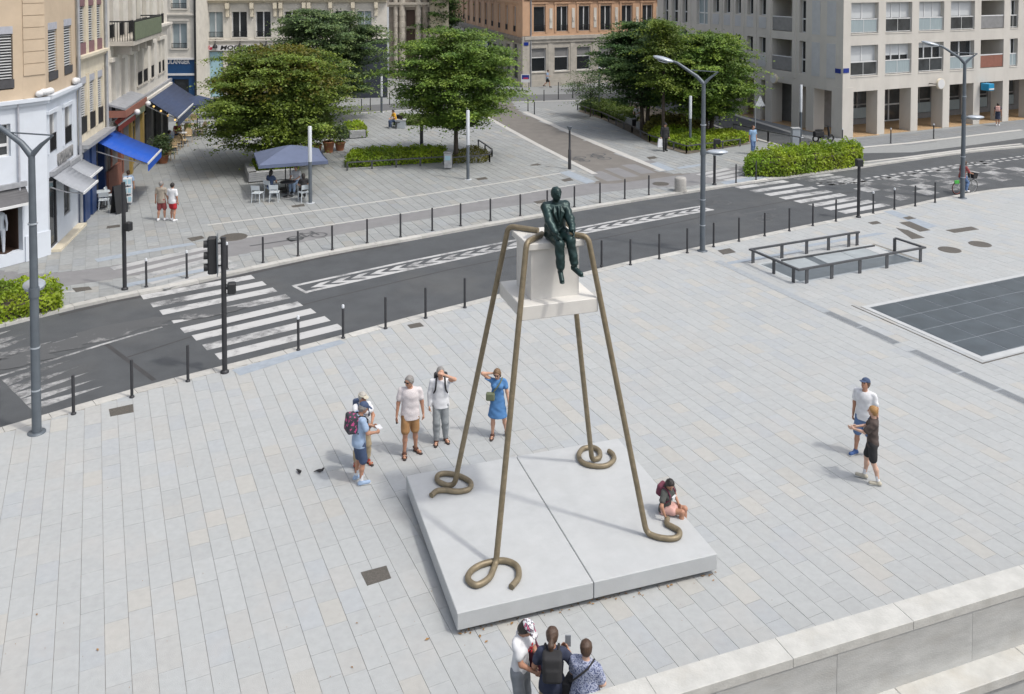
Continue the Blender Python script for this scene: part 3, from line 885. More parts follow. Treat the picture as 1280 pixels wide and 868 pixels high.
def manhole(c, r, lab):
    P = G(*c); o = thing('manhole_cover', lab, 'manhole cover', (P.x, P.y, 0), 0)
    b = MB(); b.lathe([(r, -.02), (r, .006), (r * .93, .007)], 24); b.build('rim', 'iron', o)
    b = MB(); b.lathe([(r * .88, -.02), (r * .88, .0075)], 24); b.build('lid', 'iron', o)
manhole((1187, 312.5), .42, 'round iron manhole cover nearer the stairwell railing')
manhole((1225, 305.5), .42, 'round iron manhole cover farther from the stairwell railing')
manhole((292, 296.5), .55, 'round rusty manhole cover at the cycle lane edge')
manhole((826, 230), .42, 'round manhole cover beside the squat stone bollard')
# slotted drainage channel
ch = thing('drain_channel', 'long slotted drainage channel crossing the plaza paving', 'drain channel', (0, 0, 0))
c1 = G(896, 326).to_2d(); c2 = G(1122, 430).to_2d(); c3 = G(1140, 438).to_2d(); c4 = G(1300, 511).to_2d()
mat('slot_grey', (.15,.16,.17), rough=.8)
mat('channel_plate', (.31, .335, .355), rough=.6, vary=.12, scale=6, coords='World')
for a, c, slots in ((c1, G(1033, 390).to_2d(), 0), (G(1033, 390).to_2d(), c2, 1), (c3, G(1200, 466).to_2d(), .4), (G(1200, 466).to_2d(), c4, 1)):
    d = (c - a); L_ = d.length; d.normalize(); n = V2(-d.y, d.x) * .16
    k = max(1, int(L_ / 1.0))
    for i in range(k):
        p = a + d * (L_ * i / k + .004); q = a + d * (L_ * (i + 1) / k - .004)
        b = MB(); b.prism([v - p for v in (p - n, q - n, q + n, p + n)], -.02, .006, False)
        pl_ = b.build('channel_plate', 'channel_plate', ch, loc=(p.x, p.y, 0))
        if slots:
            s = MB(); n8 = n * .86
            cnt = 9
            for j in range(cnt):
                o1 = -n8 + n8 * 2 * (j + .3) / cnt; o2 = -n8 + n8 * 2 * (j + .65) / cnt
                e = d * .03; q2 = q - p
                s.sheet([e + o1, q2 - e + o1, q2 - e + o2, e + o2], .0095)
            s.build('slots', 'slot_grey', pl_)
# ================================================================ BUILDINGS
mat('beige_render', (.50, .40, .29), rough=.85, vary=.08, scale=1.5, bump=.08, bscale=50, stain=.25, sscale=.5, stain_col=(.40, .33, .26))
mat('white_render', (.57, .61, .665), rough=.75, vary=.06, scale=1.5, stain=.2, sscale=.7, stain_col=(.50, .51, .52))
mat('cream_stone', (.61, .55, .43), rough=.8, vary=.12, scale=2, bump=.1, bscale=40, stain=.3, sscale=.8, stain_col=(.40, .35, .28))
mat('grey_stone', (.44, .41, .36), rough=.85, vary=.16, scale=2, bump=.15, bscale=30, stain=.45, sscale=.6, stain_col=(.29, .27, .24))
mat('pale_stone', (.60, .57, .51), rough=.82, vary=.12, scale=1.6, bump=.12, bscale=30, stain=.35, sscale=.6, stain_col=(.38, .36, .33))
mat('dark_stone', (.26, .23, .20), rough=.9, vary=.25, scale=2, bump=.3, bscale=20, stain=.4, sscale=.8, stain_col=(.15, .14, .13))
mat('orange_render', (.52, .33, .21), rough=.85, vary=.10, scale=1.5, stain=.35, sscale=.6, stain_col=(.44, .33, .25))
mat('concrete', (.54, .515, .47), rough=.85, vary=.10, scale=1.2, bump=.1, bscale=40, stain=.35, sscale=.6, stain_col=(.43, .41, .38), stretch=(1, 1, .5))
mat('concrete_panel', (.47, .48, .49), rough=.8, vary=.08, scale=2)
mat('glass_dark', (.022, .026, .030), rough=.07, vary=.3, scale=.8, spec=.6)
mat('glass_shop', (.05, .055, .058), rough=.08, vary=.5, scale=1.2, spec=.6)
mat('curtain_glass', (.30, .36, .38), rough=.25, vary=.12, scale=3, stretch=(6, 6, .5))
mat('blind', (.52, .54, .55), rough=.6, vary=.05, scale=4, stretch=(.5, .5, 14))
mat('white_frame', (.62, .63, .63), rough=.5, vary=.06, scale=5)
mat('louvre', (.43, .44, .44), rough=.6, vary=.1, scale=6)
mat('louvre_dark', (.06, .06, .065), rough=.7, vary=.2, scale=6)
mat('maroon', (.20, .11, .12), rough=.7, vary=.2, scale=4)
mat('iron_black', (.025, .026, .028), rough=.5, vary=.2, scale=8, metal=.3)
mat('lintel_grey', (.38, .39, .43), rough=.8, vary=.15, scale=6)
mat('navy_paint', (.018, .045, .14), rough=.4, vary=.15, scale=4)
mat('boulanger_blue', (.012, .06, .16), rough=.45, vary=.15, scale=3)
mat('shop_grey', (.22, .22, .22), rough=.6, vary=.15, scale=3)
mat('awning_blue', (.002, .065, .38), rough=.7, vary=.06, scale=3)
mat('awning_navy', (.035, .052, .105), rough=.8, vary=.12, scale=2)
mat('awning_grey', (.27, .285, .31), rough=.8, vary=.06, scale=4)
mat('awning_red', (.34, .06, .05), rough=.7, vary=.15, scale=4)
mat('awning_dark', (.12, .12, .125), rough=.8, vary=.12, scale=4)
mat('terracotta_wall', (.24, .10, .07), rough=.7, vary=.15, scale=3)
mat('mustard', (.30, .21, .06), rough=.6, vary=.2, scale=3)
mat('olive_iron', (.14, .17, .11), rough=.6, vary=.25, scale=5)
mat('zinc', (.33, .34, .36), rough=.5, vary=.2, scale=4, metal=.2)
mat('pale_blue_poster', (.32, .50, .58), rough=.3, vary=.08, scale=2)
mat('sign_white', (.62, .62, .62), rough=.5, vary=.04, scale=3)
mat('sign_red', (.5, .03, .06), rough=.5)
mat('sign_black', (.015, .015, .016), rough=.5)
mat('sign_blue', (.01, .03, .22), rough=.4, vary=.1, scale=3)
mat('sign_cyan', (.01, .24, .44), rough=.4, vary=.1, scale=3)
mat('timber_floor', (.40, .27, .15), rough=.7, vary=.2, scale=3, coords='World')
mat('interior_dark', (.03, .03, .032), rough=.9)
mat('wood_dark', (.06, .035, .025), rough=.6, vary=.3, scale=5, stretch=(8, 8, 1))

class Fac:
    """a facade plane: O ground point, d direction along it (left to right from the street)"""
    def __init__(s, O, d):
        s.O = Vector((O[0], O[1], 0)); dd = Vector((d[0], d[1], 0)).normalized(); s.d = dd
        s.n = Vector((dd.y, -dd.x, 0))            # outward
        s.C = Vector((0, 0, CAM_H))
    def uv(s, px, py):
        r = ray(px, py); t = (s.O - s.C).dot(s.n) / r.dot(s.n)
        P = s.C + r * t
        return (P - s.O).dot(s.d), P.z
    def U(s, px, py=100): return s.uv(px, py)[0]
    def V(s, px, py): return s.uv(px, py)[1]
    def out(s, u, px, py):
        """(distance out of the wall, height) of a photo point lying in the upright plane through u"""
        r = ray(px, py); A = s.O + s.d * u
        t = (A - s.C).dot(s.d) / r.dot(s.d); P = s.C + r * t
        return (P - A).dot(s.n), P.z
    def T(s, O=None):
        O = Vector((0, 0, 0)) if O is None else (s.O - Vector((O[0], O[1], 0)))
        m = Matrix.Identity(4)
        m.col[0][:3] = s.d; m.col[1][:3] = -s.n; m.col[2][:3] = (0, 0, 1); m.col[3][:3] = O
        return m
def building(name, label, O):
    return thing(name, label, 'building', (O[0], O[1], 0))
class FB:
    """facade builder: everything is parented to the building root"""
    def __init__(s, root, fac):
        s.root = root; s.f = fac; s.M = fac.T(root.location)
    def mb(s): return MB(s.M)
    def box(s, name, u0, u1, w0, w1, v0, v1, m, parent=None):
        b = s.mb(); b.box(u0, u1, -w1, -w0, v0, v1); return b.build(name, m, parent or s.root)
    def wall(s, u0, u1, v0, v1, ops, m, depth=.28, name='wall'):
        b = s.mb()
        us = sorted({u0, u1, *[min(max(x, u0), u1) for o in ops for x in o[:2]]}); vs = sorted({v0, v1, *[min(max(x, v0), v1) for o in ops for x in o[2:4]]})
        for i in range(len(us) - 1):
            run = None
            for j in range(len(vs) - 1):
                cu, cv = (us[i] + us[i + 1]) / 2, (vs[j] + vs[j + 1]) / 2
                hole = any(o[0] < cu < o[1] and o[2] < cv < o[3] for o in ops)
                if not hole:
                    if run is None: run = vs[j]
                if run is not None and (hole or j == len(vs) - 2):
                    e = vs[j] if hole else vs[j + 1]
                    b.add([(us[i], 0, run), (us[i + 1], 0, run), (us[i + 1], 0, e), (us[i], 0, e)], [(0, 1, 2, 3)]); run = None
        for a, c, e, g in [o[:4] for o in ops]:
            D = depth
            b.add([(a, 0, e), (c, 0, e), (c, 0, g), (a, 0, g), (a, D, e), (c, D, e), (c, D, g), (a, D, g)],
                  [(0, 4, 5, 1), (1, 5, 6, 2), (2, 6, 7, 3), (3, 7, 4, 0)])
        return b.weld().build(name, m, s.root)
    def cornice(s, u0, u1, v, h, out, m, name='cornice', steps=2):
        b = s.mb()
        for k in range(steps):
            o = out * (k + 1) / steps
            b.box(u0, u1, -o, .02, v + h * k / steps, v + h * (k + 1) / steps + (.0 if k < steps - 1 else .0))
        return b.build(name, m, s.root)
    def window(s, u0, u1, v0, v1, style='two', rec=.16, rail=0.0, pane='glass_dark', frame='white_frame', sill=None, blind=0.0, transom=None):
        """frame with leaves, pane, optional rail, sill and blind"""
        b = s.mb(); t = .06
        y0, y1 = rec, rec + .06
        b.box(u0, u0 + t, y0, y1, v0, v1); b.box(u1 - t, u1, y0, y1, v0, v1)
        b.box(u0 + t, u1 - t, y0, y1, v0, v0 + t); b.box(u0 + t, u1 - t, y0, y1, v1 - t, v1)
        if style == 'two':
            c = (u0 + u1) / 2; b.box(c - .05, c + .05, y0 - .015, y1, v0 + t, v1 - t)
        if style == 'three':
            for k in (1, 2):
                c = u0 + (u1 - u0) * k / 3; b.box(c - .04, c + .04, y0 - .015, y1, v0 + t, v1 - t)
        if transom is not None:
            vt = v0 + (v1 - v0) * transom; b.box(u0 + t, u1 - t, y0 - .02, y1, vt - .05, vt + .05)
        w = b.build('window', frame, s.root)
        p = s.mb(); p.box(u0 + .01, u1 - .01, rec + .045, rec + .055, v0 + .01, v1 - .01); p.build('pane', pane, w)
        if blind > 0:
            q = s.mb(); q.box(u0 + t, u1 - t, rec + .02, rec + .035, v1 - t - (v1 - v0 - 2 * t) * blind, v1 - t); q.build('blind', 'blind', w)
        if rail > 0:
            q = s.mb(); n = max(4, int((u1 - u0) / .11))
            q.box(u0 - .03, u1 + .03, -.03, .01, v0 + rail - .04, v0 + rail); q.box(u0 - .03, u1 + .03, -.03, .01, v0 + .04, v0 + .08)
            for k in range(n + 1):
                x = u0 + (u1 - u0) * k / n; q.box(x - .013, x + .013, -.022, .004, v0 + .08, v0 + rail - .04)
            q.build('rail', 'iron_black', w)
        if sill:
            q = s.mb(); q.box(u0 - .08, u1 + .08, -.08, .12, v0 - .1, v0 - .001); q.build('sill', sill, w)
        return w
    def louvre(s, u0, u1, v0, v1, low=.2, top=None, lowmat='louvre_dark', rec=.05):
        """tall louvred shutter with slats standing proud, a grey lintel box above and a dark rail panel below"""
        b = s.mb(); b.box(u0, u1, rec + .05, rec + .07, v0, v1); w = b.build('shutter', 'louvre_dark', s.root)
        vl = v0 + (v1 - v0) * low; vt = v1 - (top or 0)
        q = s.mb(); n = int((vt - vl) / .10)
        for k in range(n):
            z = vl + (vt - vl) * (k + .5) / n
            q.add([(u0 + .04, rec - .03, z - .018), (u1 - .04, rec - .03, z - .018), (u1 - .04, rec + .03, z + .02), (u0 + .04, rec + .03, z + .02),
                   (u0 + .04, rec - .02, z - .026), (u1 - .04, rec - .02, z - .026), (u1 - .04, rec + .04, z + .012), (u0 + .04, rec + .04, z + .012)],
                  [(0, 1, 2, 3), (7, 6, 5, 4), (0, 4, 5, 1), (2, 6, 7, 3), (0, 3, 7, 4), (1, 5, 6, 2)])
        q.build('slats', 'louvre', w)
        if low > 0:
            q = s.mb(); q.box(u0 - .02, u1 + .02, -.03, -.01, v0 + .05, vl)
            q.build('guard_panel', lowmat, w)
        if top:
            q = s.mb(); q.box(u0, u1, -.012, rec + .04, vt, v1); q.build('shutter_box', 'lintel_grey' if lowmat != 'maroon' else 'maroon', w)
        return w
    def awning(s, name, label, u0, u1, v, front, m, valance=.25, arm=True, text=None, group=None):
        """sloping awning: front = (distance out, height); its own thing"""
        w, vf = front
        A = s.f.O + s.f.d * u0
        o = thing(name, label, 'awning', (A.x, A.y, 0), 0, group)
        M_ = s.f.T((A.x, A.y)); L_ = u1 - u0
        M_ = M_ @ Matrix.Translation((u0, 0, 0))
        b = MB(M_); t = .025
        n = 8
        for k in range(n):
            a0, a1 = k / n, (k + 1) / n
            sag = lambda q: -.05 * math.sin(math.pi * q)
            z0, z1 = v + (vf - v) * a0 + sag(a0), v + (vf - v) * a1 + sag(a1)
            b.add([(0, -w * a0, z0), (0, -w * a1, z1), (L_, -w * a1, z1), (L_, -w * a0, z0), (0, -w * a0, z0 - t), (0, -w * a1, z1 - t), (L_, -w * a1, z1 - t), (L_, -w * a0, z0 - t)],
                  [(0, 1, 2, 3), (7, 6, 5, 4), (0, 4, 5, 1), (3, 2, 6, 7)], True)
        b.build('canvas', m, o)
        b = MB(M_); b.box(0, L_, -w - .05, -w + .005, vf - .07, vf + .02); b.build('front_bar', 'white_frame', o)
        if valance:
            b = MB(M_); b.box(0, L_, -w - .035, -w - .015, vf - .07 - valance, vf - .071); b.build('valance', m, o)
        b = MB(M_); b.box(-.02, L_ + .02, -.16, .02, v - .06, v + .12); b.build('cassette', 'zinc', o)
        if arm:
            for x in (.1, L_ - .1):
                b = MB(M_); b.bar((x, 0, v - .5), (x, -w * .5, (v + vf) / 2 - .35), .04); b.bar((x, -w * .5, (v + vf) / 2 - .35), (x, -w + .02, vf - .06), .04); b.build('arm', 'zinc', o)
        return o
def shell(root, facs_pts, h, m, z0=0, name='roof', back=None):
    """closing roof slab over polygon (world points)"""
    b = MB(); O = root.location
    b.prism([(p[0] - O.x, p[1] - O.y) for p in facs_pts], h, h + .4); return b.build(name, m, root)
def plainwall(root, a, c, h, m, z0=0):
    b = MB(); O = root.location
    b.add([(a[0] - O.x, a[1] - O.y, z0), (c[0] - O.x, c[1] - O.y, z0), (c[0] - O.x, c[1] - O.y, h), (a[0] - O.x, a[1] - O.y, h)], [(0, 1, 2, 3)]); return b.build('side_wall', m, root)

# ---------------------------------------------------------------- concrete block with arcade (right)
C8 = G(1052.5, 173.2)
B8 = building('apartment_block', 'grey concrete apartment block above a ground-floor arcade of square columns', C8)
F8 = Fac(C8, (.903, .43)); S8 = Fac((C8.x - .39 * 22.6, C8.y + .921 * 22.6), (.39, -.921))
f8 = FB(B8, F8); s8 = FB(B8, S8)
H8 = 17.0
colpx = [(1052.5, 1062.3), (1095.7, 1105.5), (1137.5, 1147), (1177.8, 1187), (1216, 1225.3), (1253, 1261.6)]
cols = [(F8.U(a), F8.U(c)) for a, c in colpx]; step = cols[5][0] - cols[4][0]
pit = (cols[5][0] - cols[0][0]) / 5
cols = [(i * pit, i * pit + .68) for i in range(11)]
vA = F8.V(1056, 116); vb1 = F8.V(1063.5, 96.3); vt1 = F8.V(1063.5, 57.5); vb2 = F8.V(1063.5, 42.7); FLH = vb2 - vb1
print('B8', pit, vA, vb1, vt1, FLH)
ops = []
kinds = []
for fl in range(4):
    for i in range(10):
        u0, u1 = cols[i][1], cols[i + 1][0]
        if i == 5: u0, u1 = u0 + .02, u0 + .9
        ops.append((u0, u1, vb1 + FLH * fl, vt1 + FLH * fl)); kinds.append((i, fl))
f8.wall(0, cols[10][1], vA, H8, ops, 'concrete', .45)
blinds8 = {(0, 0): .70, (1, 0): .38, (2, 0): .16, (3, 0): 0, (0, 1): .52, (1, 1): .52, (2, 1): .55, (3, 1): .52}
for (u0, u1, v0, v1), (i, fl) in zip(ops, kinds):
    if i == 4:
        b = f8.mb(); b.box(u0, u1, 1.9, 1.95, v0, v1); b.box(u0 - .1, u0, .45, 1.9, v0, v1); b.box(u1, u1 + .1, .45, 1.9, v0, v1); b.box(u0, u1, .45, 1.9, v0 - .1, v0); b.box(u0, u1, .45, 1.9, v1, v1 + .1); lg = b.build('loggia', 'concrete', B8)
        f8.window(u0 + .3, u1 - .3, v0 + .05, v1 - .3, 'two', rec=1.78)
        b = f8.mb(); b.box(u0, u1, .05, .09, v0 + .92, v0 + 1.0); b.build('rail', 'white_frame', lg)
        b = f8.mb(); b.box(u0, u1, .06, .08, v0 + .05, v0 + .9); b.build('balustrade', 'terracotta_wall' if fl == 0 else 'shop_grey', lg)
        continue
    st_ = 'three' if i in (1, 2) else 'two'
    w = f8.window(u0, u1, v0, v1, st_, rec=.30, pane='glass_dark', blind=blinds8.get((i, fl), random.choice([0, .3, .5, .8])), frame='white_frame')
    vr = v0 + (v1 - v0) * .46
    b = f8.mb(); b.box(u0, u1, .10, .15, vr - .04, vr + .03); b.box(u0, u1, .11, .14, v0 + .05, v0 + .09)
    for k in (.5, .985, .015):
        x = u0 + (u1 - u0) * k; b.box(x - .015, x + .015, .11, .14, v0, vr - .04)
    b.build('guard_rail', 'white_frame', w)
    b = f8.mb(); b.box(u0 + .03, u1 - .03, .12, .13, v0 + .1, vr - .05); b.build('guard_glass', 'curtain_glass' if (i + fl) % 2 else 'glass_shop', w)
    b = f8.mb(); b.box(u0, u1, -.03, .3, v0 - .07, v0 - .001); b.build('sill', 'concrete', w)
for i, (a, c) in enumerate(cols):
    b = f8.mb(); b.box(a, c, 0.003, .95, 0, vA + .3); b.build('column', 'concrete', B8)
    if i == 0: continue
# arcade ceiling, back wall with shop fronts, floor
b = f8.mb(); b.box(1.2, cols[10][1], .06, 3.7, vA + .301, vA + .5); b.build('arcade_ceiling', 'concrete', B8)
DB = 3.6
sh_ops = []
for i in range(10): sh_ops.append((cols[i][1] + .05, cols[i + 1][0] + .1, .35 if i != 2 else .05, 2.75))
b = f8.mb()
back = Fac(F8.O - F8.n * DB, F8.d); fbk = FB(B8, back)
fbk.wall(2.2, cols[10][1], 0, vA + .3, [o for o in sh_ops if o[0] > 2.2], 'shop_grey', .12, 'shop_wall')
for i, o in enumerate(sh_ops):
    if o[0] < 2.2: continue
    w = fbk.window(o[0], o[1], o[2], o[3], 'two', rec=.05, pane='glass_shop', frame='white_frame' if i == 2 else 'shop_grey', transom=.45)
    b = fbk.mb(); b.box(o[0] + .03, o[1] - .03, .02, .04, o[2] + .1, o[2] + .85); 
    if i != 2: b.build('lower_panel', 'curtain_glass', w)
b = f8.mb(); b.box(.02, cols[10][1], .02, DB, -.02, .02); b.build('arcade_floor', 'timber_floor', B8)
b = f8.mb(); b.box(1.7, 2.2, DB, DB + 5, 0, vA + .3); b.build('shop_wall', 'shop_grey', B8)
# side facade
LS = 22.6
def su_(px): return S8.U(px, 60)
def sv_(px, py): return S8.V(px, py)
vS1b = sv_(1003, 91); vS1t = sv_(1003, 51.5)
sops = []; spec = []
v_lo = sv_(1003, 92); v_hi = sv_(1003, 51.5); FS = FLH
print('S8', v_lo, v_hi, sv_(1039, 97.7), sv_(1039, 56.5), sv_(952, 64.8), sv_(952, 46.6), sv_(952, 84))
for fl in range(4):
    dv = FS * fl
    sops.append((su_(999), su_(1007), v_lo + dv, v_hi + dv)); spec.append('narrow')
    sops.append((su_(964.7), su_(989.8), v_lo + dv, v_hi + dv)); spec.append('loggia')
    for a, c in ((948.7, 957), (933.6, 941.4), (919, 926.8), (905, 912.3), (891, 898.3)):
        sops.append((su_(a), su_(c), v_lo + 1.05 + dv, v_hi + dv)); spec.append('small')
    sops.append((su_(870.3), su_(884.3), v_lo + dv, v_hi + dv)); spec.append('wide')
    for a, c in ((852.7, 858.9), (840, 847), (829, 835)):
        sops.append((su_(a), su_(c), v_lo + dv, v_hi + dv)); spec.append('narrow')
s8.wall(0, LS, vA, H8, sops, 'concrete', .4)
for (u0, u1, v0, v1), k in zip(sops, spec):
    if k == 'loggia':
        b = s8.mb(); b.box(u0, u1, 1.7, 1.75, v0, v1); b.box(u0 - .1, u0, .4, 1.7, v0, v1); b.box(u1, u1 + .1, .4, 1.7, v0, v1); b.box(u0, u1, .4, 1.7, v0 - .1, v0); b.box(u0, u1, .4, 1.7, v1, v1 + .1); lg = b.build('loggia', 'concrete', B8)
        b = s8.mb(); b.box(u0, u1, .05, .09, v0 + 1.0, v0 + 1.07); b.build('rail', 'white_frame', lg)
        b = s8.mb(); b.box(u0, u1, .06, .08, v0 + .05, v0 + .98); b.build('balustrade', 'shop_grey', lg)
        s8.window(u0 + .25, u1 - .25, v0 + .05, v1 - .3, 'two', rec=1.6)
    elif k == 'small':
        s8.window(u0, u1, v0, v1, 'one', rec=.28)
        b = s8.mb(); b.box(u0 - .02, u1 + .02, -.03, .0, v0 - .95, v0 - .12); b.build('spandrel_panel', 'concrete_panel', B8)
    else:
        s8.window(u0, u1, v0, v1, 'two' if k == 'wide' else 'one', rec=.25, transom=.42, pane='glass_dark' if k == 'narrow' else 'curtain_glass')
for fl in range(4):
    for a, c in ((1033.7, 1044.6), (1015, 1024.9)):
        b = s8.mb(); b.box(su_(a), su_(c), -.025, 0, v_lo - .05 + FS * fl, v_hi + FS * fl); b.build('blind_panel', 'concrete_panel', B8)
# vertical ribs between small windows
ribs = [928, 914.5, 901, 887, 943.5, 961.5, 993, 862, 849.5, 838]
for x in ribs:
    b = s8.mb(); u = su_(x); b.box(u - .16, u + .16, -.05, 0, vA + .5, H8 - .5); b.build('rib', 'concrete', B8)
for (a, c) in ((1007, 1016), (989, 998), (956, 964), (942, 948), (915, 922), (890, 897), (866, 872)):
    u0 = S8.U(a, 160); b = s8.mb(); b.box(u0, u0 + .75, .003, .95, 0, vA + .3); b.build('column', 'concrete', B8)
b = s8.mb(); b.box(LS - .95, LS - .003, .003, .94, 0, vA + .3); b.build('column', 'concrete', B8)
sbk = FB(B8, Fac(S8.O - S8.n * 3.3, S8.d))
b = sbk.mb(); b.box(0, LS - 3.4, 0, .2, 0, vA + .3); b.build('shop_wall', 'shop_grey', B8)
b = s8.mb(); b.box(0, LS - .02, .02, 3.3, -.02, .018); b.build('arcade_floor', 'timber_floor', B8)
b = s8.mb(); b.box(0, LS - 1.3, .06, 3.4, vA + .303, vA + .497); b.build('arcade_ceiling', 'concrete', B8)
E8 = F8.O + F8.d * cols[10][1]; 
shell(B8, [C8, E8, E8 - F8.n * 20, S8.O - S8.n * 20 , S8.O], H8, 'concrete')
plainwall(B8, E8, E8 - F8.n * 20, H8, 'concrete'); plainwall(B8, S8.O - S8.n * 18, S8.O, H8, 'concrete'); plainwall(B8, E8 - F8.n * 20, S8.O - S8.n * 20, H8, 'concrete')
# signs on the block
def fsign(fb, name, label, cat, u, v, w, h, m, txt=None, tm='sign_white', size=.2, out=.03, group=None):
    A = fb.f.O + fb.f.d * u
    o = thing(name, label, cat, (A.x, A.y, v), 0, group)
    M_ = fb.f.T((A.x, A.y)) @ Matrix.Translation((u, 0, 0))
    b = MB(M_); b.box(-w / 2, w / 2, -out, -.003, -h / 2, h / 2); b.build('plate', m, o)
    if txt:
        Mt = M_ @ Matrix.Translation((0, -out - .004, 0)) @ Matrix.Rotation(R(90), 4, 'X')
        text_obj('lettering', txt, size, tm, o, Mt, .003)
    return o
u = F8.U(1057.5, 88.5); fsign(f8, 'street_sign', 'blue street-name plate on the sunny face of the concrete corner', 'street sign', u, F8.V(1057.5, 88.5), .5, .3, 'sign_blue')
u = su_(1048); fsign(s8, 'street_sign', 'blue street-name plate on the shaded face of the concrete corner', 'street sign', u, sv_(1048, 89), .5, .3, 'sign_blue')
def disc_sign(fb, label, u, v, r, out=.55):
    A = fb.f.O + fb.f.d * u; o = thing('round_sign', label, 'sign', (A.x, A.y, v), 0)
    M_ = fb.f.T((A.x, A.y)) @ Matrix.Translation((u, 0, 0))
    b = MB(M_); b.bar((-.45, 0, .0), (-.45, -out, 0), .05); b.bar((-.45, -out + .02, 0), (-.2, -out + .02, 0), .04); b.build('bracket', 'iron_black', o)
    Mr = M_ @ Matrix.Translation((0, -out, 0)) @ Matrix.Rotation(R(90), 4, 'X')
    b = MB(Mr); b.lathe([(r, -.08), (r, .08), (r * .9, .085)], 28); b.build('drum', 'cream_stone', o)
    b = MB(Mr); b.lathe([(r * .88, -.088), (r * .88, .092)], 28); b.build('face', 'sign_white', o)
disc_sign(f8, 'round white drum sign over the sunny arcade', F8.U(1167, 104), F8.V(1167, 104), .38)
disc_sign(s8, 'round white drum sign over the shaded arcade', S8.U(975, 98), S8.V(975, 98), .36)
# cyan box sign
u = F8.U(1227, 108); A = F8.O + F8.d * u; o = thing('box_sign', 'small cyan box sign projecting from an arcade column', 'sign', (A.x, A.y, F8.V(1227, 108)), 0)
M_ = F8.T((A.x, A.y)) @ Matrix.Translation((u, 0, 0))
b = MB(M_); b.bbox(-.25, .35, -.75, -.12, -.25, .25, .02); b.build('case', 'sign_cyan', o)
b = MB(M_); b.box(-.22, .32, -.762, -.751, -.18, -.08); b.build('stripe', 'sign_white', o)
b = MB(M_); b.box(-.05, .1, -.12, .0, -.05, .05); b.build('bracket', 'zinc', o)

# ---------------------------------------------------------------- orange building on grey stone base (centre back)
C7 = G(655.5, 109.3)
B7 = building('corner_building', 'orange rendered corner building on a grey stone ground floor', C7)
F7 = Fac(C7, (.905, .425)); S7 = Fac((C7.x - .235 * 43, C7.y + .972 * 43), (.235, -.972))
f7 = FB(B7, F7); s7 = FB(B7, S7); H7 = 17
vband0 = F7.V(668, 52); vband1 = F7.V(668, 45.5)
w1 = [F7.U(x, 75) for x in (664.7, 682.7, 693, 711, 721, 738.5)]
p7 = ((w1[4] - w1[0]) / 2); W7 = w1[1] - w1[0]
L7 = 24.0
gops = [(w1[0] + p7 * k, w1[0] + p7 * k + W7, F7.V(674, 90), F7.V(674, 60.5)) for k in range(8) if w1[0] + p7 * k + W7 < L7]
q0 = F7.U(667, 30); q1 = F7.U(681.6, 30)
uops = [(q0 + p7 * k, q0 + p7 * k + (q1 - q0), F7.V(674, 40) + 3.6 * fl, F7.V(674, 8.3) + 3.6 * fl) for fl in range(3) for k in range(8) if q0 + p7 * k + 1.5 < L7]
f7.wall(0, L7, 0, vband0, gops, 'grey_stone', .3)
f7.wall(0, L7, vband0 + .001, H7, uops, 'orange_render', .25)
f7.cornice(-.05, L7, vband0 - .15, vband1 - vband0 + .15, .22, 'grey_stone')
f7.cornice(-.05, L7, F7.V(674, 1.5), .35, .25, 'orange_render')
for o in gops:
    f7.window(*o, 'one', rec=.18, transom=.60, pane='glass_dark', sill='pale_stone')
    b = f7.mb(); b.box(o[0] + .06, o[1] - .06, .19, .21, o[2] + (o[3] - o[2]) * .63, o[3] - .06); b.build('roller_blind', 'shop_grey', B7)
for k in range(len(gops)):
    x = gops[k][1] + .2; b = f7.mb(); b.box(x, gops[k][0] + p7 - .2, -.05, 0, .6, vband0 - .16); b.build('pilaster', 'grey_stone', B7)
b = f7.mb(); b.box(0, L7, -.06, 0, 0, .6); b.build('plinth', 'grey_stone', B7)
for i, o in enumerate(uops):
    f7.window(*o, 'two' if i % 8 else 'one', rec=.15, rail=.62 if o[2] < 9 else .7)
    m2 = f7.mb(); m2.box(o[0] - .22, o[0] - .02, -.06, 0, o[2] - .1, o[3] + .25); m2.box(o[1] + .02, o[1] + .22, -.06, 0, o[2] - .1, o[3] + .25); m2.box(o[0] - .3, o[1] + .3, -.1, 0, o[3] + .251, o[3] + .42); m2.build('window_surround', 'orange_render', B7)
    if i % 8 < 7:
        x = o[1] + (p7 - (q1 - q0)) / 2
        m2 = f7.mb(); m2.box(x - .16, x + .16, -.04, 0, o[2] + .3, o[3] - .2); m2.box(x - .1, x + .1, -.1, -.041, o[2] + 1.0, o[2] + 1.35); m2.build('carved_panel', 'pale_stone', B7)
LS7 = 43
a0 = S7.U(568.5, 20); a1 = S7.U(643.3, 20); n7 = 11
sw = [x for x in [(a0 + (a1 - a0) * k / 10) for k in range(-2, 11)] if .9 < x < LS7 - .8]
vS7b, vS7t = S7.V(641, 39.5), S7.V(641, 8)
s7u = [(x - .5, x + .5, vS7b + 3.6 * fl, vS7t + 3.6 * fl) for fl in range(3) for x in sw]
vb7 = S7.V(640, 46)
s7g = []
for a, c in ((615.8, 621), (623.6, 629.3), (632, 638), (641, 647.2)):
    s7g.append((S7.U(a, 80), S7.U(c, 80), .4, S7.V(a, 54)))
for k in range(8):
    x = s7g[0][0] - 2.3 - k * 2.2
    if x > .5: s7g.append((x, x + 1.4, .4, 4.2))
s7.wall(0, LS7, 0, vb7, s7g, 'grey_stone', .3); s7.wall(0, LS7, vb7 + .001, H7, s7u, 'orange_render', .22)
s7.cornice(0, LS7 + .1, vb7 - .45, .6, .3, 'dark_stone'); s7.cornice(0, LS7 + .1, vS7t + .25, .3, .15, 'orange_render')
for o in s7u: s7.window(*o, 'two', rec=.14, rail=.62)
